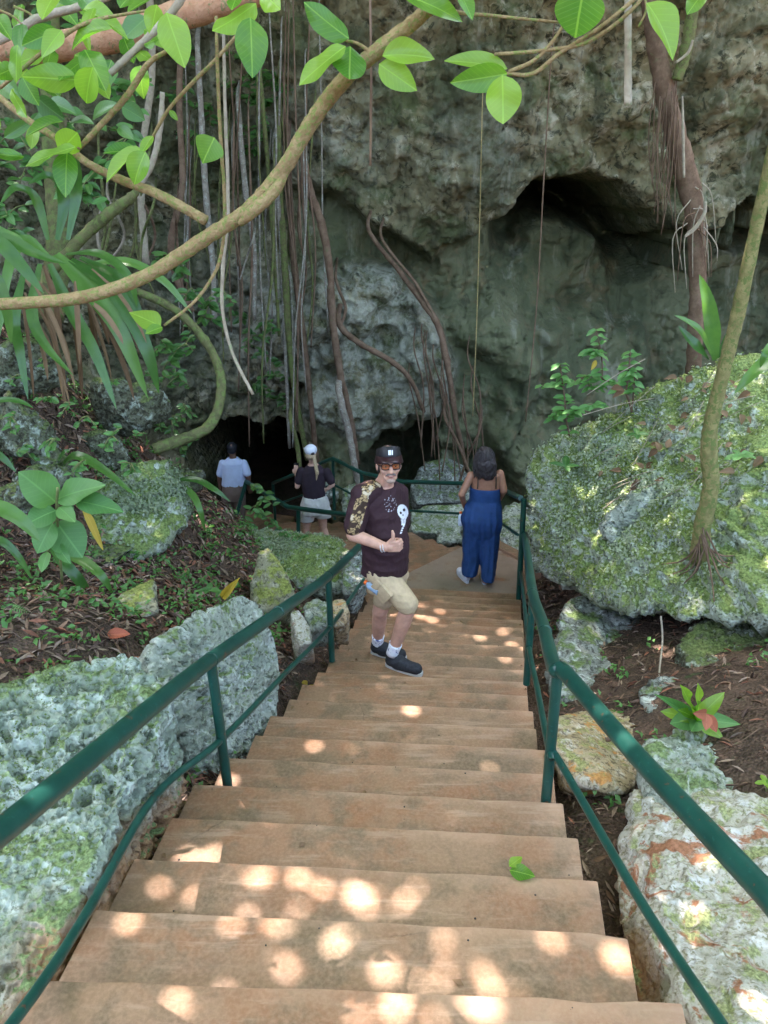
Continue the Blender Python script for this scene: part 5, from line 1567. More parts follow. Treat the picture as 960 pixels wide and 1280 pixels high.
# ---- the tree whose branches hang into the top of the view
tree = empty('tree', (-4.6, 4.4, -0.9), 'overhanging tree with glossy green leaves and yellowish branches across the top', 'tree')
V, F = tube([(-4.6, 4.4, -1.3), (-4.7, 4.5, 1.5), (-4.9, 5.2, 5.0), (-4.7, 6.5, 8.0), (-4.2, 8.0, 10.5)], [0.34, 0.28, 0.24, 0.18, 0.08], 14, 30, rough=0.03)
mk('trunk', V, F, BK_RED, tree)
for pts, r in (([(-4.85, 5.0, 4.4), (-2.5, 6.5, 7.0), (-0.5, 9.5, 9.8)], (0.14, 0.09, 0.03)), ([(-4.85, 5.4, 5.4), (-6.5, 8.5, 8.5), (-7.5, 12, 10.3)], (0.14, 0.09, 0.03)),
               ([(-4.7, 6.3, 7.6), (-3.4, 11, 9.6), (-2.4, 15.5, 10.6)], (0.12, 0.08, 0.03)), ([(-4.8, 5.6, 6.0), (-3.2, 4.8, 8.0), (-2.0, 4.5, 9.8)], (0.10, 0.06, 0.02))):
    V, F = tube(pts, r, 10, 20); mk('limb', V, F, BK_RED, tree)

def branch(pix, d, rpx, mat, parent=tree, name='branch', seg=10, n=None, rough=0.05, seed=0):
    """pix: (u, v[, d]) photograph pixels along the branch; rpx: width in pixels along it"""
    pts = [P(p[0], p[1], p[2] if len(p) > 2 else d) for p in pix]
    dz = np.array([p[1] * math.cos(PITCH) - p[2] * math.sin(PITCH) for p in pts])
    ww = np.atleast_1d(np.asarray(rpx, float))
    ww = np.interp(np.linspace(0, 1, len(pts)), np.linspace(0, 1, len(ww)), ww) if len(ww) > 1 else np.full(len(pts), ww[0])
    V, F = tube(pts, list(ww * 0.5 / FPX * dz), seg, n or max(6, len(pix) * 7), rough=rough, seed=seed)
    return mk(name, V, F, mat, parent)

branch([(-1500, 900, 3.0), (-500, 440, 2.0), (-140, 385, 1.55), (0, 380, 1.45), (100, 372, 1.42), (180, 346, 1.42), (250, 302, 1.42), (310, 262, 1.42), (352, 214, 1.42), (390, 152, 1.42), (430, 100, 1.40), (480, 57, 1.38), (530, 16, 1.36), (600, -60, 1.3), (680, -190, 1.2)], 1.4, (34, 20, 15, 14.5, 16, 17, 18, 18.5, 19, 19.5, 19.5, 19, 17, 14, 11), BK_YEL, n=160, rough=0.05)
branch([(300, 280, 1.41), (318, 262, 1.40), (345, 236, 1.41), (362, 205, 1.42)], 1.41, (8, 17, 15, 5), BK_YEL, rough=0.04)
branch([(-1400, 420, 4.0), (-500, 180, 2.6), (-60, 72, 2.15), (60, 60, 2.1), (150, 44, 2.05), (230, 18, 2.0), (330, -10, 1.9), (520, -70, 1.8)], 2.1, (70, 48, 36, 36, 36, 34, 28, 18), BK_RED, n=60, rough=0.04)
branch([(-60, 70, 1.9), (10, 45, 1.9), (50, 22, 1.9), (110, 5, 1.9), (200, -30, 1.9)], 1.9, (13, 11, 10, 8), BK_GREY)
branch([(-40, 90, 1.7), (0, 122, 1.6), (35, 150, 1.55), (75, 176, 1.5), (110, 204, 1.47), (150, 224, 1.45), (200, 244, 1.43), (258, 276, 1.42)], 1.5, (7, 8, 9, 10, 12, 13), BK_YEL, n=50)
branch([(98, 186, 1.45), (130, 152, 1.45), (160, 118, 1.45), (185, 80, 1.45), (212, 62, 1.45)], 1.45, (6, 8, 8, 5), BK_YEL)
branch([(138, 92, 1.5), (165, 66, 1.5), (192, 40, 1.5), (215, 15, 1.5), (240, -20, 1.5)], 1.5, (8, 9, 10, 10), BK_GREY)
branch([(188, 176, 1.6), (210, 138, 1.6), (240, 104, 1.6), (268, 76, 1.6), (300, 40, 1.6)], 1.6, (3.5, 5, 5, 4), BK_YEL, name='twig')
branch([(270, 20, 1.5), (272, 90, 1.5), (275, 160, 1.5), (281, 260, 1.5), (276, 320, 1.5), (262, 352, 1.48), (240, 380, 1.46), (205, 407, 1.44)], 1.5, (4, 4.5, 4.5, 4, 3.5), BK_YEL, name='twig')
branch([(500, -20, 1.35), (560, 12, 1.35), (620, 20, 1.35), (700, 28, 1.35)], 1.35, (6, 5, 4, 3), BK_YEL, name='twig')
branch([(618, 68, 1.35), (680, 63, 1.35), (735, 52, 1.35), (790, 12, 1.35), (820, -30, 1.35)], 1.35, (4, 5, 5, 5), BK_YEL, name='twig')
branch([(632, 92, 1.35), (666, 92, 1.35), (700, 66, 1.35), (750, 34, 1.35), (810, -15, 1.35)], 1.35, (4, 6, 5, 5), BK_YEL, name='twig')
branch([(636, 90, 1.35), (672, 72, 1.35), (705, 30, 1.35), (720, -20, 1.35)], 1.35, (5, 5, 4, 3), BK_YEL, name='twig')
branch([(785, -30, 1.4), (785, 60, 1.4), (785, 132, 1.4)], 1.4, (9, 9, 10), BK_GREY, name='twig')
branch([(800, -20, 1.35), (808, 10, 1.35), (798, 34, 1.35)], 1.35, (4, 3, 2.5), BK_YEL, name='twig')
branch([(0, 110, 1.5), (60, 60, 1.5), (110, 28, 1.5), (190, 12, 1.5)], 1.5, (4, 5, 5, 3), BK_YEL, name='twig')
branch([(470, 70, 1.38), (448, 55, 1.38), (430, 50, 1.38)], 1.38, (5, 4, 3), BK_YEL, name='twig')

PIXL = [  # base u, v, tip u, v, width px, mesh, dist
    (208, 16, 230, 81, 36, OV, 1.45), (196, 6, 188, 44, 24, OV, 1.5), (140, 36, 78, 46, 24, OV2, 1.5), (72, 38, 26, 56, 26, OV, 1.45), (77, 38, 50, 70, 26, HE, 1.42),
    (22, 56, 17, 102, 26, OV, 1.4), (98, 100, 28, 95, 30, OV2, 1.4), (110, 72, 72, 94, 26, OV, 1.42), (106, 62, 130, 108, 32, OV, 1.4), (116, 84, 102, 132, 32, OV, 1.38),
    (155, 48, 165, 74, 20, OV, 1.6), (120, 92, 134, 120, 22, OV2, 1.45), (28, 96, 46, 131, 24, OV, 1.42), (14, 112, 29, 146, 20, OV, 1.42), (78, 152, 32, 158, 18, OV2, 1.5),
    (94, 184, 28, 202, 30, OV2, 1.42), (74, 190, 99, 163, 30, OV2, 1.45), (84, 190, 80, 243, 31, OV, 1.4), (30, 196, -20, 190, 12, OV, 1.4), (86, 155, 113, 148, 18, OVD, 1.8),
    (116, 149, 142, 126, 22, OVD, 1.8), (152, 133, 181, 149, 20, OVD, 1.8), (148, 158, 165, 172, 14, OVD, 1.8), (180, 188, 126, 214, 26, OV2, 1.42), (172, 192, 132, 182, 24, OV2, 1.45),
    (182, 190, 163, 227, 32, OV2, 1.4), (191, 170, 175, 190, 15, OV, 1.45), (268, 172, 252, 204, 36, HE, 1.45), (436, 48, 378, 6, 34, OV, 1.36), (432, 58, 371, 101, 36, OV2, 1.34),
    (438, 58, 436, 104, 38, OV, 1.35), (478, 70, 544, 62, 28, OV2, 1.36), (474, 80, 519, 111, 28, OV, 1.34), (500, -8, 582, 18, 36, OV2, 1.33), (572, -14, 593, 21, 24, OV, 1.33),
    (634, 86, 560, 68, 26, OV2, 1.34), (634, 92, 566, 104, 30, OV2, 1.32), (628, 94, 630, 155, 42, OV, 1.3), (730, -16, 718, 47, 54, OV, 1.33), (808, 4, 853, 59, 38, OV, 1.33),
    (320, 4, 266, 46, 34, OV2, 1.42), (313, 22, 316, 94, 37, OV, 1.4), (328, -10, 347, 10, 28, OV, 1.42), (201, 408, 161, 388, 32, HE, 1.44), (203, 409, 182, 415, 18, OV, 1.44),
    (70, -8, 50, 18, 26, OV, 1.5), (0, 98, 22, 122, 24, OVD, 1.7), (-6, 20, 10, 40, 20, OV, 1.5), (104, 12, 150, 28, 22, OV2, 1.6), (46, 122, 78, 150, 26, OVD, 1.75),
    (60, 126, 92, 138, 18, OVD, 1.8), (180, 55, 205, 48, 16, OV2, 1.5), (170, 62, 190, 78, 14, OV, 1.5), (118, 10, 104, 38, 18, OV, 1.55), (0, 150, -30, 170, 20, OV, 1.45), (5, 172, 40, 150, 16, OVD, 1.75),
    (150, 10, 166, -14, 20, OV, 1.55), (880, -10, 860, 14, 20, OV, 1.4), (300, -12, 288, 8, 20, OV2, 1.42), (64, 60, 60, 86, 20, OV, 1.5), (20, 84, -8, 96, 20, OV2, 1.46), (212, 138, 222, 150, 7, OV, 1.6)]
lr_ = random.Random(8)
for k, (u0, v0, u1, v1, w, me, d) in enumerate(PIXL):
    b_, t_ = P(u0, v0, d + lr_.uniform(-0.03, 0.03)), P(u1, v1, d - lr_.uniform(0.0, 0.05))
    if me in (OV, OV2) and w < 50: me = lr_.choice((OV, OV2, OV3, OV4))
    hint = np.array((lr_.uniform(-0.35, 0.35), -0.8, 0.75 + lr_.uniform(-0.4, 0.4)))
    if lr_.random() < 0.2: hint = np.array((lr_.uniform(-0.5, 0.5), -1.0, -0.2))
    place_leaf(me, b_, t_, w / FPX * d * lr_.uniform(0.84, 1.02), hint, tree)

bgl = random.Random(19)
for k in range(46):
    u, v, d = bgl.uniform(-20, 210), bgl.uniform(-10, 200) , bgl.uniform(1.6, 2.6)
    if v > 190 - u * 0.6: continue
    Lp = bgl.uniform(22, 46); a = bgl.uniform(0.2, PI - 0.2) * (1 if bgl.random() < 0.8 else -1)
    place_leaf(bgl.choice((OV, OV2, OV3, OVD, HE)), P(u, v, d), P(u + math.cos(a) * Lp, v + math.sin(a) * Lp, d - bgl.uniform(0, 0.06)), Lp * bgl.uniform(0.42, 0.6) / FPX * d, np.array((bgl.uniform(-0.5, 0.5), -0.8, 0.7)), tree)
    if k % 3 == 0:
        branch([(u - 30, v - 18, d), (u - 12, v - 10, d), (u, v, d)], d, (4, 3, 2), BK_YEL, name='twig', seg=6)
# the crown overhead: unseen leaves set to shade, gaps cut to aim sun spots
def spot_targets():
    S = []
    r = random.Random(21)
    def on_stairs(u, v):
        p = None
        for k in range(1, len(S_N)):
            q = PZ(u, v, Z_N[k])
            s = along(q)
            if s <= S_N[k]:
                return q
        return PZ(u, v, LAND_Z)
    for u, v, rad in ((230, 1068, .06), (250, 1074, .03), (266, 1068, .045), (290, 1096, .07), (304, 1110, .05), (318, 1098, .03), (335, 1092, .05), (372, 1098, .04), (390, 1104, .07), (404, 1114, .04), (312, 1140, .06), (330, 1150, .03), (352, 1160, .06), (368, 1148, .035), (378, 1134, .045),
                      (420, 1180, .06), (432, 1170, .03), (446, 1114, .055), (436, 1128, .03), (497, 1132, .085), (484, 1146, .06), (508, 1120, .05), (516, 1108, .03), (470, 1118, .035), (460, 1142, .05), (242, 1120, .03), (200, 1108, .02), (160, 1152, .035), (280, 1125, .02),
                      (550, 1180, .055), (592, 1200, .075), (604, 1214, .05), (480, 1212, .055), (515, 1226, .075), (504, 1240, .05), (556, 1212, .04), (546, 1230, .03), (578, 1244, .085), (600, 1254, .08), (616, 1242, .04), (640, 1238, .035), (448, 1272, .05), (498, 1268, .07), (484, 1262, .04), (540, 1274, .03), (570, 1166, .02),
                      (690, 1176, .025), (772, 1198, .05), (232, 1258, .03), (360, 1210, .025), (345, 1200, .015),
                      (514, 888, .05), (526, 770, .06), (540, 775, .05), (550, 764, .03), (600, 797, .04), (640, 806, .045), (632, 824, .025), (612, 960, .012)):
        S.append((on_stairs(u, v), rad))
    for p, rad in ((P(160, 900, 1.72), .045), (P(178, 886, 1.8), .03), (P(50, 985, 1.45), .025), (P(205, 858, 2.0), .025), (P(160, 1050, 1.55), .03), (P(262, 818, 2.85), .03), (P(284, 795, 3.0), .03), (P(345, 760, 3.5), .03),
                   (P(218, 880, 2.75), .07), (P(232, 930, 2.7), .06), (P(205, 900, 2.72), .05), (P(246, 915, 2.7), .04), (P(178, 840, 2.95), .04), (P(262, 900, 2.95), .05),
                   (P(790, 640, 6.3), .10), (P(770, 670, 6.2), .08), (P(805, 622, 6.4), .08), (P(752, 690, 6.1), .05),
                   (P(862, 1120, 1.9), .035), (P(850, 1150, 1.8), .03), (P(840, 1170, 1.75), .03), (P(935, 1210, 1.5), .035), (P(870, 1020, 2.2), .03), (P(805, 1080, 2.0), .02),
                   (P(290, 575, 12.3), .06), (P(302, 585, 12.3), .06), (P(390, 560, 10.5), .06), (P(460, 620, 4.8), .03)):
        S.append((p, rad))
    return S

rng = np.random.default_rng(77)
sd_ = np.array(SDIR)
e1 = nrm(np.cross(sd_, (0, 0, 1))); e2 = np.cross(sd_, e1)
NLEAF = 100000
lay = rng.uniform(0, 1, NLEAF)
# ground footprint spread along the sun direction up to the crown height
fx, fy = rng.uniform(-7.2, 6.2, NLEAF), rng.uniform(-1.8, 10.8, NLEAF)
gz_ = -1.4 - 0.4 * np.clip(fy, -2, 9)
hz_ = 6.6 + 1.8 * lay + 0.6 * np.sin(fx * 0.9) * np.cos(fy * 0.7)
tt = (hz_ - gz_) / sd_[2]
C = np.c_[fx, fy, gz_] + sd_ * tt[:, None]
inr = (fx > -1.8) & (fx < 2.0) & (fy > 0.1) & (fy < 5.4)
C = C[~inr]
n3 = 66000                                        # finer leaves on the sun line to the steps, to keep the spots small
f3x, f3y = rng.uniform(-1.8, 2.0, n3), rng.uniform(0.1, 5.4, n3)
g3 = -1.4 - 0.4 * f3y
C3 = np.c_[f3x, f3y, g3] + sd_ * ((6.8 + 1.4 * rng.uniform(0, 1, n3) - g3) / sd_[2])[:, None]
# a thinner crown part above steps and camera, added to dim the treads
n2 = 26000
C = np.vstack((C, np.c_[rng.uniform(-7, 8, n2), rng.uniform(-6, 7, n2), 6.8 + 1.6 * rng.uniform(0, 1, n2)], C3))
n = len(C)
nv_ = sd_ + 0.75 * rng.standard_normal((n, 3)); nv_ /= np.linalg.norm(nv_, axis=1)[:, None]
dd = rng.standard_normal((n, 3)); dd -= nv_ * (dd * nv_).sum(1)[:, None]; dd /= np.linalg.norm(dd, axis=1)[:, None]
ss = np.cross(nv_, dd)
ln, wd = rng.uniform(0.085, 0.11, n)[:, None], rng.uniform(0.052, 0.068, n)[:, None]
ln[-n3:] *= 0.5; wd[-n3:] *= 0.5
c2 = np.c_[C @ e1, C @ e2]
A2, B2 = np.c_[dd @ e1, dd @ e2] * ln, np.c_[ss @ e1, ss @ e2] * wd
det = A2[:, 0] * B2[:, 1] - A2[:, 1] * B2[:, 0]
hgt = np.abs(det) / (np.maximum(np.linalg.norm(A2 - B2, axis=1), np.linalg.norm(A2 + B2, axis=1)) + 1e-9)
keep = np.ones(n, bool)
for p, rad in spot_targets():
    q = np.array((np.dot(p, e1), np.dot(p, e2))) - c2
    al = (q[:, 0] * B2[:, 1] - q[:, 1] * B2[:, 0]) / det
    be_ = (A2[:, 0] * q[:, 1] - A2[:, 1] * q[:, 0]) / det
    keep &= np.abs(al) + np.abs(be_) > 1 + (0.004 + 0.34 * rad) / (hgt + 1e-4)
plug = []
for p, rad in spot_targets():                     # leaves added round each gap to keep its sun spot small
    t_ = (7.6 - p[2]) / sd_[2]
    cc = np.array(p) + sd_ * t_
    rh = 0.004 + 0.30 * rad
    for ring, (m_, off_) in enumerate(((7, 0.040), (11, 0.095))):
        for k in range(m_):
            a = 2 * PI * k / m_ + rng.uniform(-0.15, 0.15) + ring * 0.3
            u_r, u_t = e1 * math.cos(a) + e2 * math.sin(a), -e1 * math.sin(a) + e2 * math.cos(a)
            plug.append((cc + u_r * (rh + off_) + sd_ * rng.uniform(-0.3, 0.3), u_t, u_r))
pc_, pd_, ps_ = (np.array([q[i] for q in plug]) for i in range(3))
m_ = len(plug)
C, dd, ss = np.vstack((C, pc_)), np.vstack((dd, pd_)), np.vstack((ss, ps_))
ln, wd = np.vstack((ln, np.full((m_, 1), 0.062))), np.vstack((wd, np.full((m_, 1), 0.038)))
c2 = np.c_[C @ e1, C @ e2]
A2, B2 = np.c_[dd @ e1, dd @ e2] * ln, np.c_[ss @ e1, ss @ e2] * wd
det = A2[:, 0] * B2[:, 1] - A2[:, 1] * B2[:, 0]
keep = np.r_[keep, np.ones(m_, bool)]
for p, rad in spot_targets():
    q = np.array((np.dot(p, e1), np.dot(p, e2))) - c2[-m_:]
    al = (q[:, 0] * B2[-m_:, 1] - q[:, 1] * B2[-m_:, 0]) / det[-m_:]
    be_ = (A2[-m_:, 0] * q[:, 1] - A2[-m_:, 1] * q[:, 0]) / det[-m_:]
    keep[-m_:] &= np.abs(al) + np.abs(be_) > 1
C, dd, ss, ln, wd = C[keep], dd[keep], ss[keep], ln[keep], wd[keep]
n = len(C)
Vc = np.stack((C - dd * ln, C + ss * wd - dd * ln * 0.2, C + dd * ln, C - ss * wd - dd * ln * 0.2), 1).reshape(-1, 3)
CROWN = leaf_mat('crown_leaf', (0.05, 0.13, 0.025), (0.09, 0.19, 0.035), 0.4, 0.45, vein=False)
mk('crown', Vc, np.arange(4 * n).reshape(-1, 4), CROWN, tree, smooth=False, kind='stuff')

# ------------------------------------------------------------------ hanging roots and vines
def vine(pix, wpx, mat, label, group='hanging roots and vines in front of the cliff', d=None, off=0.2, name='hanging_root', cat='root', rough=0.08, seed=0, seg=7, n=None, wob=0.0):
    pts = []
    for p in pix:
        if len(p) > 2: pts.append(P(*p))
        elif d is not None: pts.append(P(p[0], p[1], d))
        else: pts.append(hang(p[0], p[1], off))
    d0_ = pix[0][2] if len(pix[0]) > 2 else (d or 0)
    if pix[0][1] > 5 and d0_ > 8.9 and name in ('hanging_root', 'hanging_vine'):      # rooted in the cliff face above
        pts.insert(0, hang(pix[0][0] + 2, pix[0][1] - 30, -0.12))
    if wob:
        r = random.Random(seed)
        pts = [p + np.array((r.uniform(-wob, wob), r.uniform(-wob, wob), 0)) for p in pts]
    dz = np.array([p[1] * math.cos(PITCH) - p[2] * math.sin(PITCH) for p in pts])
    ww = np.atleast_1d(np.asarray(wpx, float))
    ww = np.interp(np.linspace(0, 1, len(pts)), np.linspace(0, 1, len(ww)), ww) if len(ww) > 1 else np.full(len(pts), ww[0])
    V, F = tube(pts, list(ww * 0.5 / FPX * dz), seg, n or max(6, (len(pts) - 1) * 8), rough=rough, seed=seed)
    return mk(name, V, F, mat, None, label=label, cat=cat, group=group)

def trunk_tree(pix, w, mat, label, seg):
    o = empty('tree', P(*pix[0]), label, 'tree')
    branch(pix, 8, w, mat, o, 'trunk', seg, None, 0.06)

vine([(380, 200, 11.6), (388, 240, 11.6), (402, 280, 11.6), (412, 335, 11.6), (416, 400, 11.6), (426, 470, 11.6), (437, 520, 11.7), (446, 580, 11.8)], (8, 10, 11, 10, 10, 9, 9), BK_BRN, 'thick brown root bending down in front of the pale outcrop')
vine([(424, 405, 11.7), (448, 428, 11.8), (490, 452, 11.8), (514, 476, 11.8), (530, 515, 12.0)], (7, 8, 7, 5), BK_BRN, 'brown root running diagonally right across the pale outcrop')
vine([(462, 290, 12.4), (500, 340, 12.4), (530, 380, 12.3), (548, 408, 12.2), (560, 460, 12.0), (570, 525, 12.0), (584, 590, 12.1)], (4, 5, 7, 9, 9, 7, 5), BK_BRN, 'brown root descending diagonally to the right of the pale outcrop')
vine([(478, 300, 12.3), (520, 355, 12.3), (546, 402, 12.2)], (3, 4, 4), BK_BRN, 'thin root lying along the upper half of the diagonal root')
vine([(420, 350, 12.0), (432, 385, 12.0), (424, 410, 11.8)], (3, 4, 4), BK_BRN, 'short thin root forking off beside the thick bending root')
vine([(348, 150, 11.9), (350, 240, 11.8), (356, 330, 11.8), (361, 420, 11.9), (371, 500, 12.0), (384, 575, 12.1)], (6, 7, 9, 10, 8, 6), BK_MOSS, 'mossy hanging root left of the thick bending root')
vine([(360, 180, 12.0), (365, 300, 11.9), (374, 380, 11.9), (385, 470, 11.9), (397, 585, 12.1)], (6, 8, 9, 8, 6), BK_BRN, 'straight brown hanging root left of the pale outcrop')
vine([(343, 190, 11.8), (351, 300, 11.8), (356, 420, 11.9), (362, 560, 12.1)], (4, 6, 5, 4), BK_PALE, 'whitish lichen covered root hanging beside the mossy root')
vine([(247, 60, 11.6), (252, 150, 11.5), (258, 250, 11.4), (266, 330, 11.4), (268, 400, 11.4)], (5, 7, 8, 8, 6), BK_PALE, 'pale lichen covered root hanging alone at the left of the cliff')
vine([(298, 130, 11.7), (306, 230, 11.6), (317, 310, 11.6), (318, 400, 11.7)], (4, 7, 8, 5), BK_PALE, 'grey speckled root hanging behind the bent yellow branch')
vine([(325, 90, 11.9), (336, 220, 11.8), (344, 330, 11.8), (349, 420, 11.9)], (4, 6, 6, 4), BK_MOSS, 'mossy root hanging under the ferns of the left cliff')
vine([(424, 490, 11.2), (436, 540, 11.1), (443, 580, 11.0), (450, 615, 10.95)], (7, 9, 9, 7), BK_PALE, 'pale speckled root just left of the head of the man in black')
vine([(365, 520, 11.6), (371, 560, 11.5), (375, 600, 11.4)], (5, 6, 6), BK_MOSS, 'short mossy root beside the white cap', wob=0.02, seed=2)
vine([(318, 292, 11.2), (309, 320, 11.2), (300, 350, 11.2)], (2.5, 3, 2), BK_PALE, 'thin pale root slanting to the left under the yellow branch')
vine([(556, 520, 11.9), (575, 560, 11.8), (592, 605, 11.7)], (4, 4, 3), BK_BRN, 'thin brown root slanting down towards the woman in blue')
vine([(600, 535, 12.2), (585, 570, 12.1), (572, 610, 12.0)], (3, 3, 3), BK_BRN, 'thin root leaning left behind the hair of the woman in blue')
r5 = random.Random(31)
for k in range(34):
    u = r5.choice((r5.uniform(225, 300), r5.uniform(300, 410), r5.uniform(330, 400)))
    v0, v1 = r5.uniform(-10, 230), r5.uniform(330, 560)
    if u < 290: v1 = min(v1, 420)
    d_ = r5.uniform(11.2, 12.1)
    du_ = r5.uniform(-16, 22)
    vine([(u, v0, d_), (u + du_ * 0.3 + r5.uniform(-7, 7), v0 * 0.6 + v1 * 0.4, d_), (u + du_ * 0.7 + r5.uniform(-8, 8), v0 * 0.3 + v1 * 0.7, d_), (u + du_, v1, d_ + 0.1)], (1.6, r5.uniform(1.8, 3.6), 1.8),
         (BK_BRN, BK_PALE, BK_MOSS)[k % 3], 'thin %s root hanging in the root curtain left of the pale outcrop' % ('brown', 'pale grey', 'mossy green')[k % 3], 'thin %s roots of the root curtain' % ('brown', 'pale grey', 'mossy green')[k % 3], seed=k, seg=5)
for k in range(14):
    u = r5.uniform(520, 600); v0 = r5.uniform(420, 520)
    d_ = r5.uniform(11.8, 12.4)
    vine([(u - 10, v0, d_), (u + r5.uniform(-6, 6), v0 + 50, d_), (u + r5.uniform(-10, 14), min(v0 + r5.uniform(90, 150), 612), d_ - 0.1)], (1.5, 2.2, 1.5), BK_BRN, 'thin brown rootlet in the tangle behind the woman in blue', 'rootlets behind the woman in blue', seed=k + 60, seg=5)
vine([(603, 130, 9.5), (600, 260, 9.5), (596, 400, 9.5), (591, 520, 9.5)], (1.3, 1.3), BK_YEL, 'hair thin pale vine hanging left of the dark alcove', name='hanging_vine', cat='vine')
vine([(700, -20, 9.0), (690, 60, 9.0), (680, 220, 9.0), (671, 380, 9.0), (657, 527, 9.0)], (1.4, 1.8, 1.5), BK_BRN, 'hair thin tan vine hanging in front of the dark alcove', name='hanging_vine', cat='vine')
vine([(462, -30, 1.6), (464, 90, 1.6), (463, 207, 1.6)], (3, 3.4, 3), BK_BRN, 'straight thin brown vine hanging over the bent branch at the top', name='hanging_vine', cat='vine')
vine([(278, -30, 2.2), (281, 120, 2.2), (285, 260, 2.2), (279, 330, 2.2), (278, 385, 2.2), (290, 440, 2.2), (316, 493, 2.2)], (4, 4.5, 5, 4, 4), BK_GREY, 'long pale vine dangling across the bent branch with a hooked end', name='hanging_vine', cat='vine')
vine([(366, -20, 9), (370, 150, 9), (377, 310, 9)], (2, 2.2), BK_BRN, 'straight thin vine hanging left of the overhanging cliff bulge', name='hanging_vine', cat='vine')
vine([(120, 345, 6.6), (165, 362, 6.7), (215, 385, 6.8), (248, 415, 6.8), (272, 455, 6.7), (276, 495, 6.6), (262, 532, 6.5), (230, 548, 6.4), (192, 562, 6.3)], (9, 10, 10, 11, 11, 12, 13, 14, 15), BK_MOSS, 'mossy vine curling round in a hook above the left bank', name='mossy_vine', cat='vine', n=60, seg=10)
vine([(60, 345, 6.2), (100, 300, 6.2), (135, 268, 6.2), (162, 248, 6.2), (172, 238, 6.2)], (12, 15, 15, 13, 8), BK_MOSS, 'thick mossy branch slanting up behind the left end of the bent branch', None, name='mossy_branch', cat='branch', seg=10)
vine([(150, 262, 6.3), (172, 235, 6.3), (190, 205, 6.3), (200, 160, 6.3), (203, 115, 6.3)], (6, 7, 8, 8, 6), BK_GREY, 'grey curved branch rising from the mossy branch on the left', None, name='grey_branch', cat='branch', seg=8)
trunk_tree([(62, 400, 7.4), (74, 300, 7.6), (70, 220, 7.8), (62, 60, 8.0), (60, -60, 8.2)], (34, 30, 28, 26, 24), BK_MOSS, 'dark mossy tree trunk behind the long leaves at the left edge', 12)
trunk_tree([(182, 330, 9.5), (176, 210, 9.6), (190, 90, 9.7), (185, -40, 9.8)], (10, 9, 9, 10), BK_GREY, 'slim grey trunk standing against the cliff at upper left', 8)
trunk_tree([(240, 390, 10.6), (222, 350, 10.6), (214, 300, 10.6), (228, 230, 10.7), (224, 120, 10.8), (232, -30, 11)], (9, 10, 9, 8, 8, 9), BK_BRN, 'crooked brown trunk with roots gripping the cliff at upper left', 8)
for k in range(9):
    u = r5.uniform(120, 240); d_ = r5.uniform(8.6, 10.4)
    vine([(u, r5.uniform(180, 260), d_), (u + r5.uniform(-20, 20), 300, d_), (u + r5.uniform(-35, 35), r5.uniform(350, 400), d_)], (2, 4, 2.5), r5.choice((BK_BRN, BK_GREY, BK_MOSS)), 'tangled root behind the leaves of the upper left bank', 'tangled roots of the upper left bank', seed=k + 90, seg=6)

# brown root trunk hanging from the overhang on the right
ht = empty('tree', P(868, 430, 8.6), 'thick brown hanging trunk with shaggy rootlets in front of the right overhang', 'tree')
branch([(806, -60, 8.6), (815, 20, 8.6), (826, 90, 8.6), (842, 160, 8.6), (858, 220, 8.6), (869, 270, 8.6), (872, 340, 8.6), (870, 400, 8.6), (866, 470, 8.6)], 8.6, (27, 23, 23, 26, 28, 24, 21, 19, 18), BK_BRN, ht, 'trunk', 12, 60, 0.06, 5)
branch([(846, 100, 8.5), (858, 60, 8.5), (866, 10, 8.5), (876, -60, 8.5)], 8.5, (14, 16, 16, 14), BK_MOSS, ht, 'fork', 8, rough=0.06)
branch([(853, 120, 8.35), (854, 170, 8.35), (855, 222, 8.35)], 8.35, (2, 4, 3), BK_GREY, ht, 'pale_strip')
branch([(866, 50, 8.35), (860, 66, 8.35), (845, 78, 8.35)], 8.35, (3, 4, 3), BK_GREY, ht, 'pale_strip')
branch([(882, 252, 8.3), (880, 268, 8.3), (868, 286, 8.3), (856, 296, 8.3)], 8.3, (3, 5, 5, 3), BK_GREY, ht, 'pale_strip')
for k in range(26):
    u, v = r5.uniform(815, 850), r5.uniform(95, 150)
    Lr = r5.uniform(60, 170)
    dq = r5.uniform(8.35, 8.6)
    branch([(u, v, dq), (u - r5.uniform(0, 10), v + Lr * 0.5, dq), (u + r5.uniform(-18, 4), v + Lr, dq)], dq, (1.4, 1.3, 1), BK_BRN, ht, 'rootlet', 4, 9)
for k in range(14):
    u, v = r5.uniform(858, 880), r5.uniform(225, 290)
    s_ = r5.choice((-1, 1)); dq = r5.uniform(8.3, 8.5)
    branch([(u, v, dq), (u + s_ * r5.uniform(8, 20), v + r5.uniform(5, 30), dq), (u + s_ * r5.uniform(5, 26), v + r5.uniform(40, 90), dq)], dq, (1.6, 1.5, 1), r5.choice((BK_BRN, BK_GREY)), ht, 'rootlet', 4, 9)

BK_SAP = bark_mat('sapling_bark', (0.17, 0.15, 0.055), (0.27, 0.23, 0.09), (0.13, 0.16, 0.045), 0.7, 1.2)
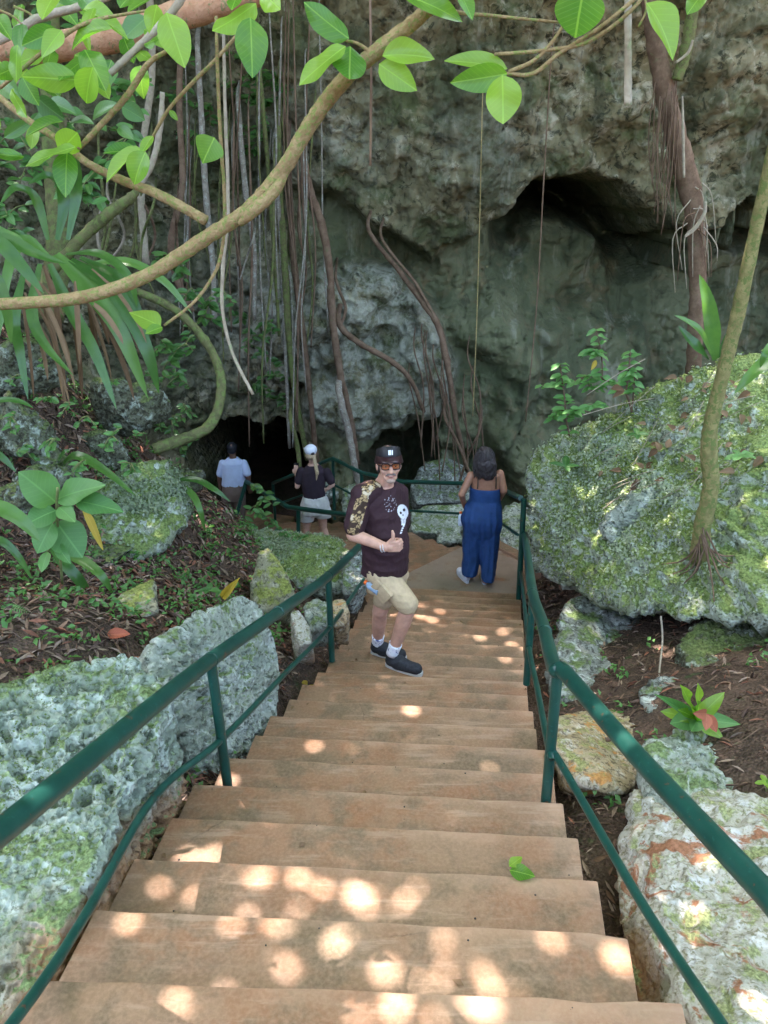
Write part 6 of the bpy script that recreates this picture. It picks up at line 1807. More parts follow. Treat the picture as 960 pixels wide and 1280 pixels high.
# sapling on the mossy boulder
def slab_hit(u, v, V_nn_F=None):
    """nearest vertex of the mossy boulder to the view line"""
    V, nn_, F = ROCKS[SLAB.name]
    r = ray(u, v); r = r / np.linalg.norm(r)
    t = V @ r
    e = np.linalg.norm(V - t[:, None] * r, axis=1)
    front = (nn_ @ r) < 0
    c = np.where(front & (e < 0.06))[0]
    if len(c) == 0: return P(u, v, 6)
    return V[c[np.argmin(t[c])]]
sb = slab_hit(876, 690)
sap = empty('sapling', sb, 'slim yellow green sapling trunk rooted on the mossy boulder at right', 'tree')
sd0 = sb[1]
branch([(874, 700, sd0 + 0.05), (878, 660, sd0 - 0.02), (888, 610, sd0 - 0.05), (886, 560, sd0 - 0.06), (890, 525, sd0 - 0.08), (908, 450, sd0 - 0.15), (925, 380, sd0 - 0.22), (945, 285, sd0 - 0.3), (968, 180, sd0 - 0.4), (1000, 20, sd0 - 0.5), (1050, -250, sd0 - 0.6)], sd0, (25, 21, 20, 21, 18, 17, 17, 16, 15, 13, 10), BK_SAP, sap, 'trunk', 12, 80, 0.05, 3)
for k in range(12):
    a0 = slab_hit(876 + r5.uniform(-50, 45), 690 + r5.uniform(-5, 60))
    V, F = tube([P(877 + r5.uniform(-6, 6), 655 + r5.uniform(-15, 25), sd0 - 0.06), (P(877, 690, sd0) + a0) / 2 + np.array((0, -0.06, 0.02)), a0], (0.008, 0.007, 0.004), 5, 12)
    mk('root', V, F, BK_BRN, sap)
CRN = []
for k in range(140):
    c_ = P(1050 + r5.uniform(-60, 120), -250 + r5.uniform(-90, 20), sd0 - 0.6 + r5.uniform(-0.5, 0.5))
    CRN.append(c_)
def leaf_stuff(C, size, asp, seed, up=0.6):
    g = np.random.default_rng(seed)
    C = np.asarray(C); n = len(C)
    nv = np.array((0, 0, up)) + 0.7 * g.standard_normal((n, 3)); nv /= np.linalg.norm(nv, axis=1)[:, None]
    d = g.standard_normal((n, 3)); d -= nv * (d * nv).sum(1)[:, None]; d /= np.linalg.norm(d, axis=1)[:, None]
    s = np.cross(nv, d)
    L = (np.asarray(size) * g.uniform(0.7, 1.3, n))[:, None]; W = L * asp
    f = nv * L * 0.12
    V = np.stack((C - d * L * 0.5, C + s * W * 0.5 + f - d * L * 0.08, C + d * L * 0.5 - f, C - s * W * 0.5 + f - d * L * 0.08), 1).reshape(-1, 3)
    i = np.arange(n) * 4
    F = np.concatenate((np.stack((i, i + 1, i + 2), 1), np.stack((i, i + 2, i + 3), 1)))
    return V, F
V, F = leaf_stuff(CRN, 0.16, 0.5, 3); mk('crown', V, F, CROWN, sap, smooth=False, kind='stuff')

# ------------------------------------------------------------------ plants
def strap(parent, pix, wpx, mat, name='leaf', fold=0.25, seed=0, n=16, tipf=0.9):
    pts = [P(*p) for p in pix]
    c = spline(pts, n)
    dz = np.mean(c[:, 1]) * math.cos(PITCH) - np.mean(c[:, 2]) * math.sin(PITCH)
    w = wpx / FPX * dz * 0.5
    T = np.gradient(c, axis=0); T /= np.linalg.norm(T, axis=1)[:, None]
    V, uv, F = [], [], []
    for k in range(n):
        t = k / (n - 1)
        view = c[k] / np.linalg.norm(c[k])
        S = np.cross(T[k], -view * 0.8 + np.array((0, 0, 0.7))); S /= np.linalg.norm(S) + 1e-9
        N = np.cross(S, T[k])
        ww = w * min(1.0, 0.35 + 2.2 * t) * (1 - t ** 3.2) ** 0.8 + 0.0008
        for j, s in enumerate((-1, -0.5, 0, 0.5, 1)):
            V.append(c[k] + S * s * ww + N * (abs(s) * ww * fold + 0.06 * ww * math.sin(t * 21 + seed + s)))
            uv.append((0.5 + 0.5 * s, t))
    for k in range(n - 1):
        for j in range(4):
            a = k * 5 + j
            F.append((a, a + 1, a + 6, a + 5))
    return mk(name, V, F, mat, parent, uv=uv)

bl_ = empty('strap_leaf_plant', P(95, 345, 5.6), 'large clump of long drooping strap leaves on the left bank', 'plant')
for k, (pp, w, m) in enumerate([
    ([(70, 318, 5.5), (112, 362, 5.4), (150, 415, 5.3), (185, 498, 5.3)], 26, 0), ([(88, 325, 5.5), (140, 362, 5.4), (180, 430, 5.3), (199, 492, 5.3)], 22, 0), ([(62, 330, 5.5), (90, 390, 5.4), (118, 440, 5.3), (146, 512, 5.2)], 17, 0),
    ([(100, 322, 5.6), (150, 350, 5.5), (175, 400, 5.4), (190, 445, 5.4)], 15, 0), ([(82, 318, 5.5), (125, 318, 5.3), (160, 345, 5.2), (172, 385, 5.2)], 13, 0), ([(110, 330, 5.6), (160, 328, 5.6), (205, 352, 5.6), (240, 392, 5.6)], 13, 0),
    ([(50, 330, 5.5), (40, 390, 5.3), (55, 430, 5.2), (92, 470, 5.1)], 14, 0), ([(30, 340, 5.2), (18, 400, 5.0), (25, 440, 5.0), (35, 500, 4.9)], 14, 0), ([(60, 320, 5.6), (30, 300, 5.6), (10, 340, 5.4), (0, 420, 5.2)], 15, 0),
    ([(72, 300, 5.6), (80, 250, 5.7), (62, 220, 5.6), (35, 230, 5.5)], 15, 0), ([(85, 300, 5.6), (96, 240, 5.7), (92, 200, 5.6), (75, 178, 5.5)], 14, 0), ([(60, 300, 5.6), (45, 250, 5.6), (20, 235, 5.5), (0, 255, 5.4)], 13, 0)]):
    strap(bl_, pp, w, LM_STRAP, seed=k)
for k in range(24):
    u, v = r5.uniform(15, 120), r5.uniform(325, 380)
    L1 = r5.uniform(50, 150); dx = r5.uniform(5, 75)
    d_ = r5.uniform(5.2, 5.8)
    strap(bl_, [(u, v, d_), (u + dx * 0.5, v + L1 * 0.35, d_ - 0.1), (u + dx * 0.85, v + L1 * 0.75, d_ - 0.15), (u + dx, v + L1, d_ - 0.15)], r5.uniform(3.5, 8), LM_DEAD, 'dead_leaf', 0.6, k, 10)
b3 = empty('strap_leaf_plant', P(-20, 310, 3.0), 'shiny blue green strap leaves reaching in at the left edge above the bank', 'plant')
for k, (pp, w) in enumerate([([(-30, 292, 3.0), (10, 300, 3.0), (45, 318, 3.0), (83, 330, 3.0)], 17), ([(-30, 285, 2.9), (0, 305, 2.9), (28, 335, 2.9), (54, 366, 2.9)], 20), ([(-30, 270, 3.1), (-5, 290, 3.1), (20, 300, 3.1), (30, 312, 3.1)], 18), ([(-30, 330, 3.0), (-5, 350, 3.0), (8, 385, 3.0), (14, 430, 3.0)], 16), ([(-25, 505, 3.6), (5, 500, 3.6), (25, 502, 3.6), (42, 510, 3.6)], 8)]):
    strap(b3, pp, w, LM_STRAP, seed=k + 30)
b4 = empty('strap_leaf_plant', P(80, 640, 4.9), 'strap leaved plant with long arching blades in the middle of the left bank', 'plant')
for k, (pp, w, m) in enumerate([([(72, 588, 5.2), (95, 570, 5.1), (130, 588, 5.0), (170, 620, 4.9)], 13, 0), ([(75, 620, 5.2), (72, 590, 5.2), (78, 568, 5.1), (88, 562, 5.1)], 9, 0), ([(60, 680, 4.4), (85, 710, 4.3), (105, 735, 4.3), (118, 770, 4.3)], 15, 0), ([(70, 690, 4.4), (100, 700, 4.4), (125, 718, 4.3), (141, 742, 4.3)], 14, 0), ([(104, 636, 4.6), (112, 650, 4.6), (120, 668, 4.6), (129, 688, 4.6)], 10, 1)]):
    strap(b4, pp, w, LM_YEL if m else LM_STRAP, seed=k + 40)
b5 = empty('strap_leaf_plant', P(-30, 650, 3.2), 'bright strap leaves cut off by the left edge below the broad leaves', 'plant')
for k, (pp, w) in enumerate([([(-40, 628, 3.2), (0, 636, 3.2), (28, 652, 3.2), (50, 677, 3.2)], 22), ([(-40, 668, 3.3), (0, 676, 3.3), (22, 695, 3.3), (40, 724, 3.3)], 11), ([(-40, 560, 3.6), (-10, 565, 3.6), (6, 575, 3.6), (20, 590, 3.6)], 10)]):
    strap(b5, pp, w, LM_STRAP, seed=k + 50)
b6 = empty('strap_leaf_plant', P(222, 604, 6.2), 'small strap leaved plant on the edge of the bank before the polo shirt', 'plant')
for k, (pp, w, m) in enumerate([([(218, 600, 6.2), (245, 600, 6.1), (268, 612, 6.0), (288, 627, 6.0)], 9, 0), ([(222, 604, 6.2), (240, 618, 6.1), (250, 638, 6.0), (256, 664, 6.0)], 9, 0), ([(215, 600, 6.2), (222, 630, 6.1), (226, 655, 6.0), (230, 690, 5.9)], 10, 2), ([(212, 600, 6.2), (212, 630, 6.1), (220, 660, 6.0), (222, 700, 5.9)], 8, 2)]):
    strap(b6, pp, w, (LM_STRAP, 0, LM_DEAD)[m], seed=k + 55)

def stem(parent, pts, r, mat=None, name='stem'):
    V, F = tube(pts, r, 6, max(5, len(pts) * 4)); return mk(name, V, F, mat or STEM, parent)
STEM = plain_mat('green_stem', (0.16, 0.18, 0.06), 0.6, 0.2)
pl = empty('broad_leaf_plant', P(74, 720, 4.15), 'green plant with big quilted oval leaves on the left bank', 'plant')
stem(pl, [P(78, 730, 4.2), P(74, 680, 4.1), P(71, 635, 4.05), P(72, 610, 4.0)], 0.008)
for bu, bv, tu, tv, w in ((70, 628, 30, 592, 40), (72, 624, 119, 602, 30), (70, 638, 32, 652, 30), (95, 626, 147, 634, 24), (70, 652, 101, 694, 42), (66, 654, 44, 690, 28), (74, 634, 90, 648, 18), (70, 680, 84, 702, 14), (60, 690, 50, 712, 14)):
    d0 = 4.05 + r5.uniform(-0.05, 0.05)
    b_, t_ = P(bu, bv, d0), P(tu, tv, d0 - 0.12)
    stem(pl, [P(72, (bv + 640) / 2, 4.07), b_], 0.004, name='leaf_stalk')
    place_leaf(OVM, b_, t_, w / FPX * 5.1, np.array((r5.uniform(-0.25, 0.25), -0.75, 0.8)), pl)

def seedling(u, v, d, hpx, nl, me, label, group=None, spread=14, w=0.45, drop=0.15, extra=None):
    base = P(u, v, d)
    o = empty('seedling', base, label, 'plant', group)
    top = P(u + r5.uniform(-2, 2), v - hpx, d)
    stem(o, [base, (base + top) / 2, top], 0.0035)
    for k in range(nl):
        a = k / nl * 2 * PI + r5.uniform(-0.3, 0.3)
        Lh = spread / FPX * d * r5.uniform(0.8, 1.2) * 1.15
        t_ = top + np.array((math.cos(a) * Lh, math.sin(a) * Lh * 0.8, Lh * r5.uniform(-drop, 0.45)))
        place_leaf(me, top, t_, Lh * w, np.array((0, -0.3, 1)), o)
    return o
seedling(218, 748, 4.9, 8, 4, LAN, 'small four leaved seedling on the dark soil right of the flat stone', spread=13)
sy = seedling(262, 748, 4.6, 10, 4, OVD, 'seedling with a yellow leaf on top of the second pale boulder', spread=16, w=0.55)
place_leaf(YEL, P(278, 748, 4.6), P(293, 728, 4.5), 0.06, (0, -1, 0.5), sy)
seedling(10, 828, 3.4, 10, 5, OV2, 'bright green seedling at the left edge on the litter', spread=17, w=0.5)
seedling(52, 825, 3.4, 3, 3, OVM, 'flat broad green seedling lying on the litter at left', spread=22, w=0.55)
seedling(90, 770, 4.2, 10, 4, OVM, 'small seedling beneath the broad leaved plant', spread=10, w=0.6)
seedling(112, 806, 3.7, 6, 6, OVM, 'low leafy seedling in the litter below the flat stone', spread=10, w=0.6)
seedling(190, 780, 4.1, 5, 6, OV2, 'low seedling between the flat stone and the pale boulder', spread=12, w=0.55)
seedling(30, 855, 3.2, 5, 5, OVM, 'little seedling at the rim of the big pocked boulder', spread=9, w=0.6)
seedling(958, 990, 2.6, 12, 4, OV2, 'yellow green seedling at the right edge below the leaf rosette', spread=17, w=0.5)
seedling(705, 590, 6.9, 6, 4, OVD, 'small seedling on the left shoulder of the mossy boulder', spread=20, w=0.4)
seedling(925, 575, 5.6, 6, 6, OVM, 'pale green seedling on the mossy boulder right of the sapling', spread=18, w=0.5)
seedling(795, 548, 6.4, 5, 4, OVD, 'dark little seedling on the upper face of the mossy boulder', spread=13, w=0.5)

ro = empty('leaf_rosette', P(872, 915, 3.1), 'rosette of oval green leaves with two red leaves behind the right rail', 'plant')
cr0 = P(870, 900, 3.15)
for tu, tv, w, me in ((826, 868, 15, LAN), (828, 888, 18, OV2), (860, 858, 14, OV2), (878, 857, 14, OV2), (905, 866, 20, OV2), (928, 903, 20, LAN), (905, 922, 18, OV2), (842, 902, 26, OVM), (868, 908, 22, OVM), (880, 876, 14, OV2), (854, 886, 14, OV2)):
    place_leaf(me, cr0 + np.array((r5.uniform(-0.01, 0.01), 0, 0)), P(tu, tv, 3.1 + r5.uniform(-0.12, 0.12)), w / FPX * 3.9, np.array((r5.uniform(-0.3, 0.3), -0.6, 0.9)), ro)
for tu, tv in ((897, 915), (872, 893), (884, 912)):
    place_leaf(RED, P(883, 892, 3.05), P(tu, tv, 2.98), 0.055, (0, -0.9, 0.5), ro, label='wilted red brown leaf')
stem(ro, [P(872, 930, 3.2), cr0], 0.006)

sh_ = empty('shrub', slab_hit(790, 512), 'airy shrub with small pale leaves growing on top of the mossy boulder', 'plant')
dS = slab_hit(790, 512)[1]
twigs = [([(790, 515), (782, 492), (762, 478), (740, 470), (712, 478), (678, 482)], 3), ([(782, 492), (786, 465), (788, 440)], 2.5), ([(753, 475), (752, 445), (745, 412)], 2), ([(762, 478), (742, 488), (735, 478)], 2),
         ([(712, 545), (707, 520), (706, 500), (702, 470), (700, 455)], 2.5), ([(707, 520), (722, 512), (740, 505), (752, 508)], 2), ([(706, 512), (695, 516), (690, 524)], 2), ([(752, 445), (742, 438), (735, 440)], 1.5), ([(790, 512), (792, 490), (794, 462)], 2)]
for tw, w in twigs:
    d0 = dS - 0.1 + r5.uniform(-0.1, 0.1)
    branch([(a, b, d0) for a, b in tw], d0, (w, w * 0.7), BK_BRN, sh_, 'twig', 5)
    for k in range(len(tw) - 1):
        for q in (0.15, 0.45, 0.75, 1.0):
            for s_ in (-1, 1):
                if r5.random() < 0.10 or (k == 0 and tw[0][0] > 785 and q < 0.9): continue
                u = tw[k][0] + (tw[k + 1][0] - tw[k][0]) * q; v = tw[k][1] + (tw[k + 1][1] - tw[k][1]) * q
                Lh = r5.uniform(11, 17); a = r5.uniform(0.1, 0.9) * s_
                b_ = P(u, v, d0)
                t_ = P(u + s_ * Lh * r5.uniform(0.6, 1), v + r5.uniform(-6, 7), d0 - r5.uniform(-0.1, 0.15))
                place_leaf(OVM, b_, t_, Lh * 0.5 / FPX * d0, np.array((r5.uniform(-0.4, 0.4), -0.5, 0.9)), sh_)
place_leaf(YEL, P(745, 450, dS - 0.1), P(740, 462, dS - 0.15), 0.045, (0, -1, 0.3), sh_)
st = empty('strap_leaf_plant', P(890, 445, 7.4), 'tall upright strap leaf plant at the foot of the hanging trunk', 'plant')
for k, (pp, w, m) in enumerate([([(894, 450, 7.3), (890, 410, 7.3), (884, 375, 7.3), (874, 343, 7.3)], 20, 0), ([(890, 446, 7.3), (876, 415, 7.2), (860, 402, 7.2), (843, 394, 7.2)], 9, 0), ([(886, 450, 7.3), (874, 436, 7.2), (862, 424, 7.2), (848, 408, 7.2)], 15, 0), ([(896, 452, 7.3), (905, 430, 7.3), (912, 415, 7.3), (925, 400, 7.3)], 7, 0)]):
    strap(st, pp, w, LM_STRAP if m == 0 else LM_DEAD, seed=k + 70)
sg = empty('strap_leaf_plant', P(985, 420, 5.6), 'green blade reaching in at the right edge over the mossy boulder', 'plant')
strap(sg, [(1000, 430, 5.6), (965, 448, 5.5), (940, 468, 5.4), (918, 492, 5.4)], 18, LM_STRAP, seed=3)
strap(sg, [(1000, 425, 5.6), (975, 425, 5.5), (958, 440, 5.4), (950, 460, 5.4)], 12, LM_STRAP, seed=4)

def frond(parent, pix, wpx, n=18, mat=LM_MID):
    pts = [P(*p) for p in pix]
    c = spline(pts, n)
    V, F = tube(c, (0.004, 0.0015), 5, n); mk('stem', V, F, STEM, parent)
    T = np.gradient(c, axis=0); T /= np.linalg.norm(T, axis=1)[:, None]
    me = FR
    for k in range(1, n):
        t = k / (n - 1)
        w = wpx / FPX * c[k][1] * 0.62 * (1 - t ** 1.6) * min(1, 0.5 + t * 3) + 0.006
        view = nrm(-c[k])
        S = nrm(np.cross(T[k], view * 0.7 + np.array((0, 0, 0.7))))
        for s_ in (-1, 1):
            place_leaf(me, c[k], c[k] + S * s_ * w + T[k] * w * 0.35 - np.array((0, 0, 0.15 * w)), w * 0.30, view * 0.6 + np.array((0, 0, 0.7)), parent, 'leaflet')
FR = leaf_mesh('fern_leaflet', 'strap', 4, 0.1, 0.1, LM_MID)
fe = empty('fern', P(20, 790, 3.7), 'bright fern frond at the left edge above the leaf litter', 'fern')
frond(fe, [(-40, 775, 3.6), (-10, 764, 3.55), (15, 760, 3.5), (36, 765, 3.5)], 26, 22)
frond(fe, [(38, 758, 3.9), (50, 756, 3.9), (60, 764, 3.85), (70, 780, 3.85)], 18, 14)

# leafy growth clinging to the cliff and the bank
def clump(name, label, spots, me_list, nl, spread, lpx, d=None, off=0.25, droop=0.2, group=None, nstem=3):
    b0_ = P(spots[0][0], spots[0][1], d) if d else hang(spots[0][0], spots[0][1], off)
    o = empty(name, b0_, label, 'plant', group)
    for u, v in spots:
        c_ = P(u, v, d) if d else hang(u, v, off)
        dd_ = c_[1]
        for k in range(nstem):
            tip = c_ + np.array((r5.uniform(-1, 1), r5.uniform(-1, 0.2), r5.uniform(-1, 0.6))) * spread / FPX * dd_
            V, F = tube([c_, (c_ + tip) / 2 + np.array((0, -0.02, 0.02)), tip], (0.006, 0.003), 4, 6); mk('stem', V, F, STEM, o)
            for j in range(nl):
                q = (j + 1) / nl
                p_ = c_ * (1 - q) + tip * q
                Lh = lpx / FPX * dd_ * r5.uniform(0.7, 1.25)
                a = r5.uniform(0, 2 * PI)
                t_ = p_ + np.array((math.cos(a), math.sin(a) * 0.7 - 0.2, r5.uniform(-0.6, 0.4))) * Lh
                place_leaf(r5.choice(me_list), p_, t_, Lh * 0.5, np.array((r5.uniform(-0.4, 0.4), -0.7, 0.8)), o)
    return o
clump('cliff_fern', 'dark feathery plant hanging on the cliff left of the bulge near the top', [(300, 70), (318, 95), (330, 130), (322, 165), (312, 190), (340, 105), (308, 120)], [LAN_D], 9, 22, 10, nstem=4)
clump('cliff_fern', 'dark feathery plant on the cliff behind the hanging pale roots', [(235, 60), (215, 120), (262, 130), (228, 165)], [LAN_D, OVD], 7, 24, 11)
clump('climbing_plant', 'round leaved climbing plant below the left end of the bent branch', [(215, 320), (228, 335), (240, 360), (262, 380), (278, 362), (250, 400)], [OVD], 4, 20, 15, d=8.6, nstem=3)
clump('climbing_plant', 'dark leafy plant under the mossy hook shaped vine', [(205, 430), (215, 448), (225, 470), (200, 475), (232, 430), (190, 505)], [OVD, LAN_D], 5, 20, 13, d=7.0, nstem=3)
clump('leafy_bush', 'leafy plant growing beside the bend of the inner rail', [(318, 632), (330, 622), (312, 655), (340, 650), (328, 668), (352, 662), (322, 606)], [OVM, OVD], 4, 15, 11, d=8.6, nstem=3)
clump('leafy_bush', 'low dark bush on the ledge behind the upright pointed stone', [(372, 672), (392, 680), (410, 690), (360, 668), (300, 668), (275, 672)], [OVD, OVM], 5, 14, 8, d=7.5, nstem=3)
clump('climbing_plant', 'fine leaved creeper on the bank left of the cave mouth', [(215, 520), (230, 505), (200, 530), (240, 545), (228, 560), (190, 520)], [LAN_D, OVD], 5, 18, 9, d=7.2, nstem=3)
clump('climbing_plant', 'creeper of small leaves on the roots above the cave mouth', [(312, 420), (330, 440), (345, 470), (322, 480), (352, 500), (300, 395), (338, 400)], [OVD, LAN_D], 6, 20, 10, off=0.5, nstem=3)
clump('leafy_bush', 'pale leafy weeds among the upper left roots', [(20, 470), (60, 450), (110, 520), (140, 480), (40, 540), (170, 545), (90, 505)], [OVM, LAN], 4, 16, 10, d=5.4, nstem=2)
clump('leafy_bush', 'green undergrowth at the foot of the bank left of the flat slanting stone', [(60, 748), (95, 755), (20, 735), (112, 745), (45, 785), (80, 795)], [OVM, LAN], 4, 16, 12, d=4.15, nstem=3)
clump('leafy_bush', 'green undergrowth on the middle of the bank above the broad leaved plant', [(30, 560), (70, 548), (105, 575), (140, 545), (165, 580), (15, 520), (60, 500)], [OVM, OVD, LAN], 4, 18, 12, d=4.9, nstem=3)
clump('leafy_bush', 'small leaved weeds on the bank next to the seedling with a yellow leaf', [(205, 700), (235, 715), (255, 725), (180, 712)], [OVM, OVD], 4, 12, 9, d=5.2, nstem=2)
clump('leafy_bush', 'backlit leaves of a shrub behind the red branch at upper left', [(10, 270), (40, 200), (20, 160), (70, 130), (110, 250), (130, 205), (30, 290), (90, 60), (150, 110), (50, 10), (160, 170)], [OVD, OVM], 5, 34, 18, d=7.0, nstem=4)

# ------------------------------------------------------------------ litter, twigs, ground leaves
def on_stair(x, y):
    s = x * AX[0] + y * AX[1]; w = x * BX[0] + y * BX[1]
    return (s < 8) & (w > -1.25 - 0 * s) & (w < 0.75) if np.isscalar(x) else (s < 8.0) & (w > np.interp(s, (0, 3, 8), (-1.22, -1.15, -1.08))) & (w < np.interp(s, (0, 2, 8), (0.8, 0.54, 0.62)))
def litter_field(n, xr, yr, seed, smin=0.03, smax=0.09):
    g = np.random.default_rng(seed)
    x, y = g.uniform(*xr, n), g.uniform(*yr, n)
    m = ~on_stair(x, y)
    x, y = x[m], y[m]
    n = len(x)
    z = gzn(x, y)
    e = 0.02
    nx, ny = -(gzn(x + e, y) - z) / e, -(gzn(x, y + e) - z) / e
    N = np.c_[nx * 0.8, ny * 0.8, np.ones(n)] + 0.45 * g.standard_normal((n, 3))
    N /= np.linalg.norm(N, axis=1)[:, None]
    d = g.standard_normal((n, 3)); d -= N * (d * N).sum(1)[:, None]; d /= np.linalg.norm(d, axis=1)[:, None]
    s = np.cross(N, d)
    L = g.uniform(smin, smax, n)[:, None]; W = L * g.uniform(0.25, 0.55, n)[:, None]
    C = np.c_[x, y, z] + N * 0.006 + np.array((0, 0, 1.0)) * g.uniform(0, 0.02, n)[:, None]
    cu = g.uniform(0.05, 0.35, n)[:, None] * L
    V = np.stack((C - d * L, C - d * L * 0.2 + s * W * 0.5 + N * cu, C + d * L * 0.45 + s * W * 0.35 + N * cu * 0.8, C + d * L - N * cu * 0.2,
                  C + d * L * 0.45 - s * W * 0.35 + N * cu * 0.6, C - d * L * 0.2 - s * W * 0.5 + N * cu * 0.8), 1).reshape(-1, 3)
    i = np.arange(n) * 6
    F = np.concatenate([np.stack((i, i + a, i + b), 1) for a, b in ((1, 2), (2, 3), (3, 4), (4, 5))])
    pal = 1.3 * np.array(((0.085, 0.050, 0.032), (0.15, 0.095, 0.06), (0.21, 0.15, 0.10), (0.11, 0.072, 0.055), (0.17, 0.10, 0.06), (0.27, 0.20, 0.15), (0.20, 0.085, 0.05)))
    c = pal[g.integers(0, len(pal), n)] * g.uniform(0.7, 1.3, n)[:, None]
    return V, F, np.repeat(c, 6, 0)
LIT = NB('dry_leaf_litter')
LIT = LIT.done(LIT.bsdf(LIT.mix(LIT.ramp(LIT.noise(60, 4), 0.3, 0.7, 0, 0.4), LIT.attr('print_colour'), (0.05, 0.035, 0.025)), 0.85, None, 0.2))
parts = [litter_field(5200, (-3.2, -0.7), (2.4, 5.8), 1, 0.025, 0.06), litter_field(5200, (-4.6, -0.8), (4.6, 8.6), 2, 0.03, 0.075), litter_field(2600, (0.75, 3.6), (1.2, 6.8), 3, 0.02, 0.05), litter_field(1800, (0.9, 3.0), (6.0, 10.0), 4, 0.03, 0.08), litter_field(2600, (-1.4, -0.3), (1.0, 7.0), 6, 0.012, 0.035), litter_field(1500, (-3, 1.5), (9, 12.5), 7, 0.03, 0.08)]
off_ = 0; VV, FF, CC = [], [], []
for V, F, c in parts:
    VV.append(V); FF.append(F + off_); CC.append(c); off_ += len(V)
mk('leaf_litter', np.concatenate(VV), np.concatenate(FF), LIT, None, smooth=False, attrs={'print_colour': np.concatenate(CC)}, label='brown dead leaves covering the banks on both sides of the stairs', cat='leaf litter', kind='stuff')
g = Geo()
for k in range(420):
    if k % 3 == 0: x_, y_ = r5.uniform(0.8, 3.2), r5.uniform(1.8, 6.5)
    else: x_, y_ = r5.uniform(-3.6, -0.75), r5.uniform(2.6, 7.6)
    if on_stair(np.array([x_]), np.array([y_]))[0]: continue
    a = r5.uniform(0, 2 * PI); Lh = r5.uniform(0.08, 0.4)
    pts = []
    for q in (-0.5, 0, 0.5):
        xx, yy = x_ + math.cos(a) * Lh * q, y_ + math.sin(a) * Lh * q
        pts.append((xx + r5.uniform(-.02, .02), yy + r5.uniform(-.02, .02), float(gzn(xx, yy)[0]) + r5.uniform(0.008, 0.04)))
    g.add(*tube(pts, (r5.uniform(0.002, 0.005), 0.0018), 4, 5))
mk('fallen_twigs', g.v(), g.F, BK_BRN, None, label='thin dead twigs scattered over the leaf litter', cat='twigs', kind='stuff')
# tiny green ground plants among the litter
C_ = []
for k in range(900):
    x_, y_ = (r5.uniform(-4.2, -0.8), r5.uniform(2.8, 8.4)) if k % 12 else (r5.uniform(1.0, 3.2), r5.uniform(2.0, 6.5))
    if on_stair(np.array([x_]), np.array([y_]))[0]: continue
    z_ = float(gzn(x_, y_)[0])
    for j in range(r5.randint(4, 11)):
        C_.append((x_ + r5.gauss(0, 0.04), y_ + r5.gauss(0, 0.04), z_ + r5.uniform(0.01, 0.08)))
V, F = leaf_stuff(C_, 0.046, 0.55, 12, 1.2)
mk('ground_weeds', V, F, LM_MID, None, smooth=False, label='tiny green weeds sprouting through the leaf litter', cat='weeds', kind='stuff')

# moss and leaflets on the rocks
def moss_on(ob, name, n, size, seed, zmin=0.0, mat=None, front=True, asp=0.6):
    V, nn_, F = ROCKS[ob.name]
    g = np.random.default_rng(seed)
    w = np.clip(nn_[:, 2] - zmin, 0, 1) * np.clip(0.35 + 1.3 * fbm(V * 2.6, 3, seed), 0, 1)
    vis = (nn_ * V).sum(1) < 0.25 * np.linalg.norm(V, axis=1)
    w = w * vis
    idx = g.choice(len(V), n, p=w / w.sum())
    C = V[idx] + nn_[idx] * 0.008 + 0.012 * g.standard_normal((n, 3))
    N = nn_[idx] + 0.75 * g.standard_normal((n, 3)); N /= np.linalg.norm(N, axis=1)[:, None]
    d = g.standard_normal((n, 3)); d -= N * (d * N).sum(1)[:, None]; d /= np.linalg.norm(d, axis=1)[:, None]
    s = np.cross(N, d)
    L = (size * g.uniform(0.6, 1.4, n))[:, None]; W = L * asp
    f = N * L * 0.15
    Vv = np.stack((C - d * L * 0.5, C + s * W * 0.5 + f, C + d * L * 0.5 - f, C - s * W * 0.5 + f), 1).reshape(-1, 3)
    i = np.arange(n) * 4
    Ff = np.concatenate((np.stack((i, i + 1, i + 2), 1), np.stack((i, i + 2, i + 3), 1)))
    mk(name, Vv, Ff, mat, ob, smooth=False, kind='stuff')
MOSS = leaf_mat('moss_leaflet', (0.11, 0.16, 0.045), (0.25, 0.31, 0.10), 0.7, 0.3, 0.2, vein=False)
MOSS2 = leaf_mat('grey_green_leaflet', (0.22, 0.27, 0.16), (0.40, 0.45, 0.32), 0.7, 0.3, 0.2, vein=False)
moss_on(SLAB, 'moss', 11000, 0.028, 5, -0.25, MOSS)
moss_on(SLAB, 'moss', 13000, 0.032, 15, -0.35, MOSS2)
moss_on(LEDGE, 'moss', 6000, 0.032, 6, -0.2, MOSS2)
moss_on(MOUND, 'moss', 4500, 0.034, 7, -0.2, MOSS2)
moss_on(ROCK_A, 'moss', 2600, 0.012, 8, 0.45, MOSS)
